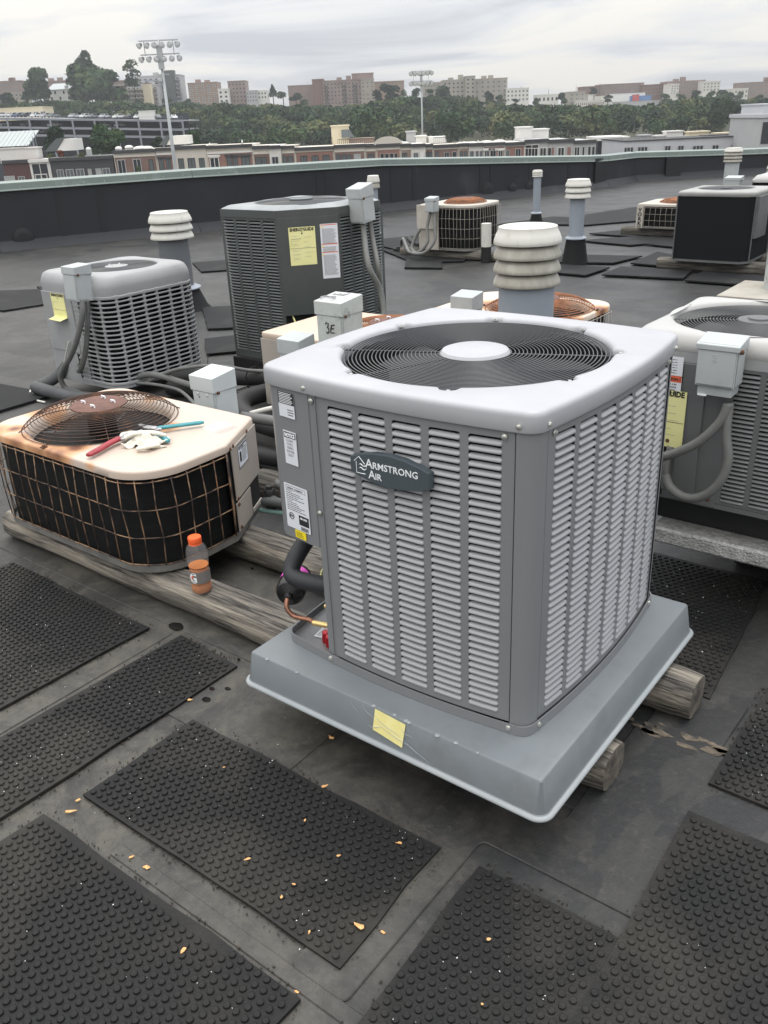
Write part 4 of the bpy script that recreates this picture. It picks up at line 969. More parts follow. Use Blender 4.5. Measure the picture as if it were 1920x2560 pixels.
# faded data plate on the top
Mx = Matrix.Translation((-2.615-HUB[0], 2.245-HUB[1], .4212)) @ Matrix.Rotation(radians(-4), 4, 'Z')
mb = MB(); mb.box(-.075,-.035,-.045,.055,0,.0004); mb.box(-.028,.0,-.050,.050,0,.0004); xf(mb, Mx); fd = mb.build('faded_label', 'paper_white', tan1)
mb = MB()
for i in range(9): mb.box(.006,.055-random.uniform(0,.015),-.05+i*.0115,-.0465+i*.0115,0,.0004)
for i in range(5): mb.box(-.070+i*.006,-.067+i*.006,-.03,.045,.0004,.0007)
xf(mb, Mx); mb.build('print', 'print_faint', fd)
# line set leaving this unit towards the new one
for i, (r_, m_, pts) in enumerate([(.017,'pipe_insul_old',[(-2.52,2.36,.24),(-2.44,2.38,.20),(-2.3,2.5,.12),(-2.0,2.62,.06)]), (.020,'pipe_insul_old',[(-2.52,2.34,.21),(-2.46,2.35,.22),(-2.25,2.42,.21),(-1.8,2.5,.20)]), (.010,'cable_green',[(-2.54,2.33,.17),(-2.4,2.35,.18),(-2.2,2.40,.185),(-1.8,2.5,.19)]), (.006,'cable_white',[(-2.49,2.42,.52),(-2.38,2.5,.50),(-2.28,2.56,.55),(-2.1,2.6,.66)])]):
    wtube(pts, r_, m_, 'refrigerant_pipe' if i < 3 else 'thin_cable', label=['dark insulated pipe dropping behind the labelled corner of the tan condenser','dark insulated pipe running level from tan condenser toward the new unit','thin verdigris green pipe beside the dark insulated pipes','thin white cable arching up between the tan condenser and the new unit'][i], cat='pipe' if i < 3 else 'cable')
mb = MB()
for dz in (0, .055): mb.lathe([(.02,-.02),(.024,-.015),(.024,.015),(.02,.02)], (0,0,dz), 8, True, True)
mb.lathe([(.015,-.03),(.015,.09)], n=8, cap0=True, cap1=True); mb.build('pipe_union', 'hose_black', tan1, auto=40, loc=(-2.505-HUB[0], 2.365-HUB[1], .055))

# ------------------------------------------------------------------ tools, rag, bottle
zt = .558
def grip(name, path, r, m, parent): return wtube(path, r, m, name, parent, n=12, flat=.62)
tr = thing('pliers', 'pliers with dark red dipped handle and steel head', 'pliers', (-2.83, 1.86, zt))
grip('handle', [(-2.795,1.722,zt+.016),(-2.812,1.785,zt+.016),(-2.830,1.845,zt+.018),(-2.838,1.900,zt+.020)], [.010,.013,.0145,.015,.0155,.016]+[.0155]*13, 'tool_red', tr)
mb = MB(); mb.prism([(.0,.030),(.018,.040),(.020,.085),(.006,.150),(-.012,.155),(-.024,.085),(-.016,.035)], .012, .024)
mb.lathe([(.018,.010),(.018,.028),(.010,.030)], (0,.075,0), 16, True, True); mb.build('jaw', 'steel', tr, bevel=.002)
grip('handle', [(-2.832,1.94,zt+.012),(-2.80,1.99,zt+.014),(-2.765,2.02,zt+.016),(-2.735,2.035,zt+.015)], .009, 'tool_red', tr)
tt = thing('pliers', 'long pliers with worn teal handles', 'pliers', (-2.80, 2.06, zt))
grip('handle', [(-2.800,2.060,zt+.022),(-2.775,2.105,zt+.020),(-2.738,2.165,zt+.018),(-2.700,2.222,zt+.017)], [.009,.011]+[.0125]*15+[.010,.008], 'tool_teal', tt)
grip('handle', [(-2.775,2.020,zt+.014),(-2.735,2.018,zt+.015),(-2.690,2.008,zt+.014),(-2.655,1.994,zt+.013)], [.008]+[.0115]*16+[.010,.008], 'tool_teal', tt)
mb = MB(); mb.prism([(-.10,-.020),(-.05,-.030),(.02,-.020),(.030,.0),(.006,.014),(-.06,-.002),(-.11,-.004)], .014, .026); mb.lathe([(.015,.012),(.015,.029),(.009,.031)], (-.005,-.012,0), 14, True, True); mb.build('jaw', 'steel', tt, bevel=.002)
mb = MB(); n_ = 26
vs = []; rg = random.Random(3)
for j in range(n_):
    for i in range(n_):
        x = (i/(n_-1)-.5); y = (j/(n_-1)-.5); r_ = hypot(x, y)*2
        z = max(0, (1-r_**2))*.030+.010*sin(9*x+6*y+2)*(1-r_*.6)+.008*sin(17*x-11*y)+.004*sin(31*y+12*x)
        vs.append((x*.15*(1+.22*sin(5*y*3)), y*.085*(1+.25*sin(7*x)), max(.002, z+.006)))
mb.add(vs, [(j*n_+i, j*n_+i+1, (j+1)*n_+i+1, (j+1)*n_+i) for j in range(n_-1) for i in range(n_-1)])
rag = mb.build('rag', 'rag', smooth=True, loc=(-2.730, 1.945, zt)); rag.rotation_euler = (0, 0, radians(32)); tag(rag, 'crumpled cream rag lying under the two pairs of pliers', 'rag')
m_ = rag.modifiers.new('solid', 'SOLIDIFY'); m_.thickness = .003
for k_, pts in enumerate([[(-2.80,1.90,zt+.03),(-2.77,1.93,zt+.045),(-2.72,1.98,zt+.042),(-2.70,2.02,zt+.02)],[(-2.86,1.93,zt+.012),(-2.88,1.96,zt+.018),(-2.85,2.0,zt+.01)],[(-2.70,1.88,zt+.01),(-2.665,1.90,zt+.018),(-2.66,1.95,zt+.012)]]):
    o_ = wtube([Vector(p)-Vector((-2.730,1.945,zt)) for p in pts], [.006,.012,.016]+[.017]*30 if False else .013, 'rag', 'fold', None, base=Vector((0,0,0)), flat=.6); o_.parent = rag; o_.rotation_euler = (0,0,-radians(32)); o_.location = (0,0,0)
# bottle
BX, BY, BZ = -2.286, 1.766, .122
bt = thing('drink_bottle', 'clear plastic sports drink bottle with orange cap and a little orange drink left', 'bottle', (BX, BY, BZ), YAW); bt.scale = (1.13, 1.13, 1.03)
prof = [(.024,.002),(.031,.003),(.0345,.009),(.0345,.030),(.0325,.036),(.0325,.042),(.0345,.048),(.0340,.090),(.0310,.096),(.0310,.102),(.0345,.110),(.0358,.128),(.0358,.150),(.0345,.166),(.0305,.180),(.0235,.190),(.0190,.196),(.0185,.204)]
mb = MB(); mb.lathe(prof, n=40); mb.lathe([(r-.0012, z+.0012) for r, z in prof][::-1], n=40); mb.lathe([(.001,.006),(.012,.0055),(.024,.002)], n=40); mb.build('bottle_body', 'bottle_clear', bt, smooth=True)
mb = MB(); mb.lathe([(.001,.0045),(.028,.0045),(.0325,.010),(.0325,.030),(.0308,.037),(.0308,.042),(.0328,.048),(.0322,.088),(.0295,.097),(.0295,.101),(.0325,.108),(.001,.108)], n=32); mb.build('drink', 'drink', bt, auto=50)
mb = MB(); mb.lathe([(.0186,.190),(.0212,.190),(.0215,.195),(.0210,.1965),(.0217,.198),(.0217,.216),(.0205,.2185),(.001,.219)], n=40); mb.build('bottle_cap', 'cap_orange', bt, auto=35)
def cyl_patch(a0, a1, z0, z1, r, m, name, par, n=14):
    mb = MB(); mb.loops([[(r*cos(a0+(a1-a0)*i/n), r*sin(a0+(a1-a0)*i/n), z) for i in range(n+1)] for z in (z0, z1)], closed=False); return mb.build(name, m, par, smooth=True)
lab = cyl_patch(-2.95, -.05, .047, .094, .0352, 'bottle_label', 'bottle_label', bt, 24)
cyl_patch(-2.2, -1.5, .0405, .047, .0350, 'drink_dull', 'orange_strip', bt, 10)
# the G with a bolt, wrapped on the label
def wrap(me, r, a0, z0):
    for v in me.vertices:
        x, y, z = v.co; a = a0+x/r; v.co = ((r+z)*cos(a), (r+z)*sin(a), z0+y)
def wrapped_text(txt, size, m, par, r, a0, z0, **k):
    me = text_mesh(txt, size, **k); bm = bmesh.new(); bm.from_mesh(me); bmesh.ops.triangulate(bm, faces=bm.faces); bm.to_mesh(me); bm.free(); wrap(me, r, a0, z0); me.materials.clear(); me.materials.append(MATS[m]); o = bpy.data.objects.new('lettering', me); COL.objects.link(o); o.parent = par; return o
wrapped_text('G', .050, 'print_white', lab, .0356, -2.42, .0535, bold=.0016, font_scale=(.74, 1.05))
mb = MB(); mb.add([(x, y, .0012) for x, y in [(.011,.019),(.0175,.019),(.0125,.0125),(.016,.0125),(.0065,.003),(.009,.010),(.006,.010)]], [(0,1,2,3,4,5,6)]); me = mb.mesh('bolt_mark', 'cap_orange'); wrap(me, .0356, -2.42, .061); o = bpy.data.objects.new('bolt_mark', me); COL.objects.link(o); o.parent = lab
for i in range(6): cyl_patch(-1.35, -.45, .089-i*.006, .0898-i*.006, .0354, 'print_faint', 'print', lab, 8)

# ------------------------------------------------------------------ disconnect boxes
def disconnect(label, x, y, z0, z1, w=.14, d=.13, m='disc_grey', rz=0., marks=None, post=None, tilt=0., lidh=.24, group='grey electrical disconnect boxes'):
    t = thing('disconnect_box', label, 'electrical box', (x, y, z0), rz, group); t.rotation_euler.x = tilt
    h = z1-z0; a, b = w/2, d/2
    mb = MB(); mb.box(-a, a, -b, b, 0, h*.985); body = mb.build('enclosure', m, t, bevel=.003)
    lh = h*lidh; e_ = .006
    mb = MB(); mb.hexa([(-a-e_,-b-e_*1.6,h-lh),(a+e_,-b-e_*1.6,h-lh),(a+e_,b+e_*.3,h-lh),(-a-e_,b+e_*.3,h-lh),(-a-e_,-b-e_*1.6,h-.006),(a+e_,-b-e_*1.6,h-.006),(a+e_,b+e_*.3,h+.012),(-a-e_,b+e_*.3,h+.012)]); mb.build('hood', m, t, bevel=.003)
    mb = MB(); mb.box(a+.001, a+.0035, -b*.9, b*.15, h*.06, h-lh*1.02); mb.box(-a*.94, a*.94, -b-.0055, -b-.001, h*.05, h-lh*1.02); mb.build('front_cover', m, t, bevel=.001, seg=1)
    mb = MB(); mb.lathe([(.008,0),(.008,.009),(.003,.011)], n=10, cap1=True); xf(mb, Matrix.Translation((a+.004, -b*.75, h-lh)) @ Matrix.Rotation(pi/2, 4, 'Y')); mb.build('latch', 'screw_rust', t)
    if post: mb = MB(); mb.box(-a*.8, a*.8, b*.2, b*.9, -post, 0); mb.build('back_bracket', 'base_metal', t)
    return t, body
d1, b1 = disconnect('pale grey disconnect box right behind the low tan condenser with the tools', -3.115, 2.655, .30, .628, .150, .140, 'disc_pale', post=.29)
for z_ in (.14, .22, .055):
    mb = MB(); mb.lathe([(.004,0),(.004,.001)], (0,0,0), 8, cap1=True); xf(mb, face_frame((-.025, -.0765, z_), (0,-1,0))); mb.build('hole', 'inner_black', d1)
for x_ in (-.035, .03):
    mb = MB(); mb.lathe([(.009,0),(.007,.002),(.001,.0028)], n=12); xf(mb, face_frame((x_, -.0765, .235), (0,-1,0))); mb.build('knockout', 'disc_pale', d1, smooth=True)
d2, b2 = disconnect('large worn grey disconnect box with hand-written 3E on its front', -2.925, 3.385, .36, .862, .17, .165, 'disc_worn', lidh=.15, post=.36)
M_ = face_frame((.010, -.0890, .365), (0,-1,0))
def stroke(pts, r, m, par, M, name='hand_lettering'):
    mb = MB(); mb.tube([(x,y,.001) for x,y in pts], r, 5); xf(mb, M); return mb.build(name, m, par)
k3 = .052
stroke([(-.62*k3,.35*k3),(-.50*k3,.5*k3),(-.25*k3,.45*k3),(-.30*k3,.15*k3),(-.45*k3,.05*k3),(-.22*k3,-.05*k3),(-.22*k3,-.40*k3),(-.45*k3,-.55*k3),(-.55*k3,-.40*k3)], .0032, 'print_black', d2, M_)
stroke([(.55*k3,.38*k3),(.15*k3,.30*k3),(.05*k3,-.05*k3),(.0*k3,-.45*k3),(.45*k3,-.42*k3)], .0032, 'print_black', d2, M_); stroke([(.05*k3,-.03*k3),(.45*k3,.0)], .0032, 'print_black', d2, M_)
Mt = Matrix.Translation((.0, 0, .5105)) @ Matrix.Rotation(radians(90), 4, 'Z') @ Matrix.Rotation(radians(-2), 4, 'X') @ Matrix.Rotation(.0, 4, 'X')
stroke([(-.07,.06),(-.05,.075),(-.02,.06),(-.03,.03),(-.02,.0),(-.06,-.01)], .004, 'print_faint', d2, Mt); stroke([(.07,.07),(.03,.06),(.03,-.01),(.07,-.02)], .004, 'print_faint', d2, Mt); stroke([(.03,.03),(.06,.03)], .004, 'print_faint', d2, Mt)
for z_ in (.10, .20, .32):
    mb = MB(); mb.lathe([(.007,0),(.007,.001)], n=8, cap1=True); xf(mb, face_frame((.0885, .01, z_), (1,0,0))); mb.build('hole', 'inner_black', d2)
disconnect('small grey disconnect box standing before the half-hidden tan condenser, left of the 3E box', -3.127, 3.257, .25, .668, .145, .115, 'disc_grey', lidh=.2)
disconnect('small grey disconnect box on the tan condenser beside the big louvered vent', -2.668, 4.205, .35, .760, .135, .11, 'disc_grey', lidh=.2)
# two more tan condensers half hidden by the new unit
def tan_at(label, x0, x1, y0, y1, z0, z1, hub, R, gaps_path, rust=True, topm='tan_paint', cham=None, **k):
    c_ = cham or [.10,.12,.12,.10]
    P = rounded([(x0-hub[0],y0-hub[1]),(x1-hub[0],y0-hub[1]),(x1-hub[0],y1-hub[1]),(x0-hub[0],y1-hub[1])], c_, 7)
    return caged_unit(label, P, z0, z1, hub, R, [], topm=topm, **k)
th, *_ = tan_at('pale tan condenser half hidden behind the new unit, left of the 3E box', -3.60, -2.55, 3.46, 4.15, .14, .60, (-2.93,3.80), .30, None, gm='rust_wire_bright', cham=[.02,.12,.12,.10])
plate(th, Vector((-3.60+2.93, 3.457-3.80, 0)), Vector((-3.2+2.93, 3.457-3.80, 0)), 0, 1, .03, .425, Vector((0,-1,0)), 'tan_panel', 'access_panel', out=.002)
centres_z[0] = .42
rust_top('tan_rusted_far', [(.30,-.20,.12),(-.33,-.05,.16),(-.05,-.32,.12),(-.62,-.33,.12),(.32,.15,.1)], base=(.60,.50,.41))
tb, *_ = tan_at('tan condenser with bright rusty fan grille behind the big louvered vent', -3.06, -2.13, 4.28, 5.08, .17, .605, (-2.47,4.70), .325, None, gm='rust_wire_bright', topm='tan_rusted_far', cham=[.03,.22,.16,.16], nr=16, domeh=.055, hubm='rust_plate')
xr, yf, xl = -2.13+2.47, 4.28-4.70, -3.06+2.47
run_guard(tb, [(xl+.22, yf), (xr-.24, yf)]+arc(xr-.22, yf+.22, .22, -90, 0)+[(xr, 5.08-4.70-.1)], .034, .39, 4, .05, 'guard_wire_white', r=.003)
plate(tb, Vector((xl-.002,yf-.002,0)), Vector((xl+.22,yf-.002,0)), 0, 1, .03, .40, Vector((0,-1,0)), 'rust_plate', 'access_panel', out=.002)

# ------------------------------------------------------------------ small grey condenser with slotted sides (left)
GX0, GX1, GY0, GY1, GZ0, GZ1 = -5.60, -4.875, 3.335, 4.125, .085, .835
gu = thing('condenser_unit', 'small grey condenser with slotted plastic sides and a peeling yellow label', 'air conditioner', ((GX0+GX1)/2, (GY0+GY1)/2, GZ0))
ga, gb = (GX1-GX0)/2, (GY1-GY0)/2
P_ = rounded([(-ga,-gb),(ga,-gb),(ga,gb),(-ga,gb)], [.05,.13,.13,.13], 8); Pi = rounded([(-ga+.03,-gb+.03),(ga-.03,-gb+.03),(ga-.03,gb-.03),(-ga+.03,gb-.03)], .11, 8)
Hg = GZ1-GZ0
cap_mesh(P_, (0,0), .275, [(.004, Hg-.135), (0, Hg-.134), (-.004, Hg-.08), (.0, Hg-.06), (.006, Hg-.045), (.020, Hg-.018), (.040, Hg-.006), (.06, Hg)], n=128, inner=((.02, .002), (.006, -.002), (0, -.012), (0, -.06))).build('top_cap', 'unit_left_cap', gu, auto=55)
mb = MB(); mb.prism(Pi, .02, Hg-.14); mb.build('coil', 'coil_black', gu)
mb = MB(); mb.prism(P_, 0, .035); mb.build('base_pan', 'unit_left_grey', gu, bevel=.004)
ring_grille((0,0,Hg-.008), .268, .075, 20, .0022, n=80, spokes=6).build('fan_grille', 'wire_black', gu, smooth=True)
mb = MB(); mb.lathe([(.078,-.004),(.078,.003),(.06,.006),(.001,.006)], (0,0,Hg-.006), 32); mb.build('fan_hub_plate', 'unit_left_cap', gu, auto=30)
mb = MB(); mb.lathe([(.272, Hg-.06), (.001, Hg-.16)], n=32); mb.build('fan_well', 'inner_black', gu, smooth=True)
for k in range(4): 
    a_ = k*pi/2+.5; mb = MB(); mb.lathe([(.008,0),(.006,.008)], (.05*cos(a_), .05*sin(a_), Hg), 8, cap1=True); mb.build('hub_screw', 'screw_zinc', gu)
# slotted guard: open path round front-right corner, right side and back-right corner
def slotted(root, path2, zl, zh, rows, cell, m, bar=.013, post=.014):
    Q = dense_open(path2, .02); cum = [0]
    for a, b in zip(Q[:-1], Q[1:]): cum.append(cum[-1]+hypot(b[0]-a[0], b[1]-a[1]))
    cols = round(cum[-1]/cell); 
    def at_(s):
        s = max(0, min(s, cum[-1]-1e-6)); i = 0
        while cum[i+1] < s and i < len(Q)-2: i += 1
        f = (s-cum[i])/(cum[i+1]-cum[i]); d = Vector((Q[i+1][0]-Q[i][0], Q[i+1][1]-Q[i][1], 0)).normalized(); return Vector((Q[i][0]+(Q[i+1][0]-Q[i][0])*f, Q[i][1]+(Q[i+1][1]-Q[i][1])*f, 0)), d
    dz = (zh-zl)/rows
    def sweep(s0, s1, zf, half, name):
        mb = MB(); k = max(2, int((s1-s0)/.02)); rg = []
        for i in range(k+1):
            s_ = s0+(s1-s0)*i/k; p, d = at_(s_); o = Vector((d.y, -d.x, 0)); z = zf(s_); h_ = half(s_)
            rg.append([tuple(p+o*.000+Vector((0,0,z-h_))), tuple(p+o*.006+Vector((0,0,z-h_*.5))), tuple(p+o*.006+Vector((0,0,z+h_*.5))), tuple(p+Vector((0,0,z+h_))), tuple(p-o*.010+Vector((0,0,z+h_*.8))), tuple(p-o*.010+Vector((0,0,z-h_*.8)))])
        mb.loops(rg, True, True); return mb.build(name, m, root, smooth=False)
    cw = cum[-1]/cols
    for r_ in range(rows+1):
        # bars thicken where they meet the uprights, so each slot has round ends
        def hf(s_, e=(r_ in (0, rows))):
            u_ = abs(((s_/cw) % 1)-.0); u_ = min(u_, 1-u_)*cw; t = max(0, 1-u_/.022); return bar*.42+t*t*dz*.26+(0.006 if e else 0)
        sweep(0, cum[-1], lambda s_, r_=r_: zl+r_*dz, hf, 'guard_bar')
    for c_ in range(cols+1):
        p, d = at_(c_*cw); o = Vector((d.y, -d.x, 0)); w_ = post/2*(1.8 if c_ in (0, cols) else 1); mb = MB()
        mb.hexa([p-d*w_-o*.010+Vector((0,0,zl)), p-d*w_+o*.004+Vector((0,0,zl)), p+d*w_+o*.004+Vector((0,0,zl)), p+d*w_-o*.010+Vector((0,0,zl)), p-d*w_-o*.010+Vector((0,0,zh)), p-d*w_+o*.004+Vector((0,0,zh)), p+d*w_+o*.004+Vector((0,0,zh)), p+d*w_-o*.010+Vector((0,0,zh))]); mb.build('guard_post', m, root)
path = [(ga-.40, -gb)]+arc(ga-.13, -gb+.13, .13, -90, 0)+arc(ga-.13, gb-.13, .13, 0, 90)+[(ga-.35, gb)]
slotted(gu, path, .035, Hg-.140, 19, .106, 'unit_left_grey')
plate(gu, Vector((-ga-.0,-gb-.004,0)), Vector((.08,-gb-.004,0)), .03, 1, .0, Hg-.13, Vector((0,-1,0)), 'unit_left_grey', 'side_panel', out=.0)
ac = plate(gu, Vector((-ga-.0,-gb-.004,0)), Vector((.06,-gb-.004,0)), .08, .86, .22, Hg-.13, Vector((0,-1,0)), 'unit_left_grey', 'access_panel', out=.006)
def energy_label(par, M, w, h, peel=False):
    mb = MB(); n = 12; rg = []
    for i in range(n+1):
        y = -h/2+h*i/n; z = .0008+(.05*max(0, (.22-i/n)/.22)**2 if peel else 0); y2 = y+(.03*max(0, (.22-i/n)/.22) if peel else 0); rg.append([(-w/2, y2, z), (w/2, y2, z+(.012 if peel and i < 2 else 0))])
    mb.loops(rg, closed=False); mb.loops([[(x, y, z-.0008) for x, y, z in r] for r in rg][::-1], closed=False); xf(mb, M); st = mb.build('energy_label', 'paper_yellow', par)
    put_text('ENERGYGUIDE', w*.135, 'print_black', st, M @ Matrix.Translation((0, h*.40, .0014)), align='CENTER', bold=w*.006, font_scale=(1.0, 1.15))
    mb = MB(); mb.box(-w*.012, w*.012, h*.335, h*.40, .001, .0014); mb.add([(-w*.045,h*.34,.0013),(w*.045,h*.34,.0013),(0,h*.305,.0013)], [(0,1,2)]); mb.box(-w*.48, w*.48, -h*.055, -h*.047, .001, .0014)
    mb.box(-w*.42,-w*.02,h*.20,h*.204,.001,.0014); mb.box(-w*.42,-w*.416,-h*.0,h*.20,.001,.0014); xf(mb, M); mb.build('print', 'print_black', st)
    mb = MB()
    for i in range(16):
        y = h*(.27-i*.042) if i < 8 else h*(-.10-(i-8)*.036); x = -w*.40+(w*.45 if i % 3 == 1 else 0)
        mb.box(x, x+w*random.uniform(.18, .40), y, y+h*.006, .001, .0013)
    if not peel: xf(mb, M); mb.build('print', 'print_faint', st)
    return st
energy_label(ac, face_frame((-5.385+5.2375, -gb-.0115, .515), (0,-1,0)), .155, .20, peel=True)
disconnect('grey disconnect box hung on the corner of the small slotted condenser', -5.048, 3.275, .690, .910, .130, .12, 'disc_grey', tilt=radians(-5))
# its insulated lines and conduits
for i, (r_, m_, pts, lb, ct) in enumerate([
 (.019,'hose_grey',[(-4.99,3.25,.70),(-4.985,3.23,.61),(-5.06,3.20,.44),(-5.17,3.20,.32),(-5.275,3.20,.23),(-5.34,3.20,.15),(-5.33,3.22,.07),(-5.22,3.24,.05),(-5.10,3.22,.04)],'grey flexible conduit falling from the box on the slotted condenser','conduit'),
 (.018,'conduit_grey',[(-4.995,3.29,.70),(-5.02,3.28,.55),(-5.08,3.27,.37),(-5.155,3.27,.25),(-5.225,3.28,.195),(-5.28,3.31,.22)],'second grey conduit looping back into the slotted condenser','conduit'),
 (.040,'pipe_insul_old',[(-5.42,3.40,.28),(-5.44,3.36,.22),(-5.51,3.32,.14),(-5.55,3.25,.09),(-5.58,3.18,.07)],'thick grey insulated pipe coming down at the slotted condenser','pipe'),
 (.043,'pipe_insul_old',[(-5.60,3.15,.06),(-5.46,3.14,.06),(-5.28,3.15,.055),(-5.05,3.18,.055),(-4.75,3.25,.06),(-4.5,3.35,.06)],'thick grey insulated pipe lying on the roof behind the rusty grille','pipe'),
 (.005,'cable_white',[(-5.33,3.31,.38),(-5.39,3.31,.29),(-5.46,3.31,.19),(-5.50,3.30,.10)],'thin white wire hanging under the access panel of the slotted condenser','cable'),
 (.007,'cable_white',[(-5.50,3.36,.16),(-5.62,3.34,.10),(-5.71,3.28,.06),(-5.72,3.20,.03),(-5.64,3.12,.012),(-5.49,3.06,.01),(-5.36,3.06,.01)],'thin pale cable curling round the end of the thick pipe','cable')]):
    wtube(pts, r_, m_, 'flexible_conduit' if ct == 'conduit' else ('insulated_pipe' if ct == 'pipe' else 'thin_cable'), label=lb, cat=ct)
# bundle of hoses between the units
for r_, m_, pts, lb in [
 (.050,'hose_black',[(-4.72,3.62,.06),(-4.54,3.67,.06),(-4.3,3.62,.09),(-3.96,3.50,.15),(-3.65,3.30,.14),(-3.2,3.25,.12),(-2.4,3.35,.12)],'thick black hose lying behind the tan condenser toward the new unit'),
 (.050,'hose_black',[(-4.60,3.30,.06),(-4.2,3.28,.06),(-3.8,3.10,.06),(-3.3,3.0,.07),(-2.7,3.02,.10),(-2.0,3.0,.16)],'thick black hose nearest the rusty grille, passing behind the pale box'),
 (.055,'hose_black',[(-4.80,3.72,.09),(-4.55,3.80,.12),(-4.2,3.84,.15),(-3.95,3.86,.18),(-3.70,3.66,.20),(-3.64,3.30,.22),(-3.3,3.08,.22),(-2.6,3.05,.22)],'thick black hose topmost of the bundle behind the tan condenser'),
 (.022,'hose_grey',[(-5.00,3.30,.05),(-4.93,3.46,.12),(-4.83,3.53,.16),(-4.69,3.56,.16),(-4.58,3.60,.13),(-4.40,3.62,.11),(-4.1,3.5,.16)],'pale grey ribbed conduit lying over the black hoses'),
 (.011,'hose_grey',[(-5.10,3.40,.05),(-4.98,3.44,.10),(-4.80,3.50,.11),(-4.58,3.52,.11),(-4.35,3.45,.12),(-3.9,3.20,.13),(-3.25,2.75,.16)],'thin grey cable in front of the black hoses'),
 (.012,'hose_grey',[(-4.85,3.52,.10),(-4.62,3.58,.20),(-4.42,3.60,.25),(-4.28,3.63,.27),(-4.15,3.68,.265),(-4.08,3.78,.23),(-4.0,3.84,.22),(-3.8,3.7,.27)],'thin grey cable arching over the top of the black hoses'),
 (.012,'cable_white',[(-3.02,2.78,.40),(-2.85,2.86,.44),(-2.65,2.88,.42),(-2.4,2.85,.36)],'thin pale cable right of the pale disconnect box'),
 (.026,'hose_grey',[(-3.02,2.72,.40),(-2.8,2.80,.38),(-2.5,2.80,.36),(-2.2,2.75,.37)],'grey hose at the height of the pale box running to the new unit'),
 (.020,'hose_grey',[(-2.52,2.46,.44),(-2.42,2.53,.42),(-2.3,2.60,.46),(-2.15,2.65,.50)],'grey conduit leaving the right rear corner of the tan condenser'),
 (.020,'hose_grey',[(-2.28,2.60,.50),(-2.32,2.56,.38),(-2.25,2.52,.27),(-2.12,2.55,.30),(-2.0,2.6,.42)],'grey conduit hanging in a small loop beside the new unit'),
 (.018,'hose_grey',[(-2.50,2.40,.28),(-2.40,2.44,.265),(-2.2,2.50,.28),(-2.0,2.56,.34)],'grey pipe crossing above the studded mat beside the labels'),
 (.018,'conduit_grey',[(-2.50,2.44,.22),(-2.40,2.46,.10),(-2.30,2.44,.03),(-2.15,2.40,.02)],'grey conduit sloping down to the roof right of the tan condenser')]:
    wtube(pts, r_, m_, 'hose', label=lb, cat='hose', n=12)
for p in ((-4.10,3.84,.16), (-4.50,3.80,.125)):
    mb = MB(); mb.torus((0,0,0), .075, .004, 20, 5); mb.v = [(z, x, y) for x, y, z in mb.v]; mb.tube([(0,.0,.07),(.01,.01,.16)], .0025, 5); o = mb.build('cable_tie', 'tar_black', smooth=True, loc=p); tag(o, 'black cable tie round the hose bundle, %s' % ('nearer the pale box' if p[0] > -4.3 else 'nearer the slotted condenser'), 'cable tie')

# ------------------------------------------------------------------ tall dark green condenser
DX0, DX1, DY0, DY1, DZ0, DZ1 = -4.725, -3.925, 4.275, 5.075, .14, 1.185
dg = thing('condenser_unit', 'tall dark green louvered condenser with a yellow and a white label on its corner panel', 'air conditioner', ((DX0+DX1)/2, (DY0+DY1)/2, DZ0))
a_ = .40; Hd = DZ1-DZ0; ch = [(-a_,-a_),(.135,-a_),(a_,-.085),(a_,a_),(-a_,a_)]
P_ = rounded(ch, [.02,.03,.03,.05,.05], 4)
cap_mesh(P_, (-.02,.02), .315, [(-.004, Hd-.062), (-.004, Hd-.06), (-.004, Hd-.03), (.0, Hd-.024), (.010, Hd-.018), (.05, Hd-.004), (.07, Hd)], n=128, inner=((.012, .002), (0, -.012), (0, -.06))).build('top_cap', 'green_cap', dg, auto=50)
mb = MB(); mb.loops([[(x*1.012,y*1.012,z) for x,y in P_] for z in (Hd-.072, Hd-.022)]); mb.build('cap_skirt', 'green_dark', dg, auto=50)
ring_grille((-.02,.02,Hd-.002), .308, .08, 22, .0022, n=80, spokes=6, dome=.006).build('fan_grille', 'wire_black', dg, smooth=True)
mb = MB(); mb.lathe([(.085,0),(.085,.012),(.001,.016)], (-.02,.02,Hd+.004), 32); mb.build('fan_hub_cover', 'green_slat', dg, auto=40)
mb = MB(); mb.lathe([(.312, Hd-.06), (.001, Hd-.2)], n=32); mb.build('fan_well', 'inner_black', dg, smooth=True)
mb = MB(); mb.prism([(x*.955, y*.955) for x, y in ch], .0, Hd-.08); mb.build('coil', 'coil_black', dg)
mb = MB(); mb.prism([(x*1.0, y*1.0) for x, y in ch], 0, .03); mb.build('base_pan', 'green_dark', dg)
Mf2 = Matrix.Translation((0, -a_, 0)) @ face_frame((0,0,0), (0,-1,0))
face_louvers(dg, Mf2, -a_, .135, 1, 0, .03, Hd-.07, 4, 44, 'green_dark', 'green_slat', 176, mgx=.022, mgz=.02, gap=.024)
Mr2 = Matrix.Translation((a_, 0, 0)) @ face_frame((0,0,0), (1,0,0))
face_louvers(dg, Mr2, -.085, a_, 1, 0, .03, Hd-.07, 4, 44, 'green_dark', 'green_slat', 124, mgx=.022, mgz=.02, gap=.022, near_end=-1)
a = Vector((.137,-a_-.001,0)); b = Vector((a_+.001,-.087,0)); nn = Vector((.7625,-.647,0)).normalized(); nn = Vector(((b-a).y, -(b-a).x, 0)).normalized()
plate(dg, a, b, 0, 1, .02, .335, nn, 'inner_black', 'line_opening', out=-.02)
cp_ = plate(dg, a, b, .0, 1.0, .335, Hd-.072, nn, 'green_dark', 'corner_panel', out=.003)
fm = face_frame(a.lerp(b, .39)+nn*.0036+Vector((0,0,.790)), nn); energy_label(cp_, fm, .178, .245)
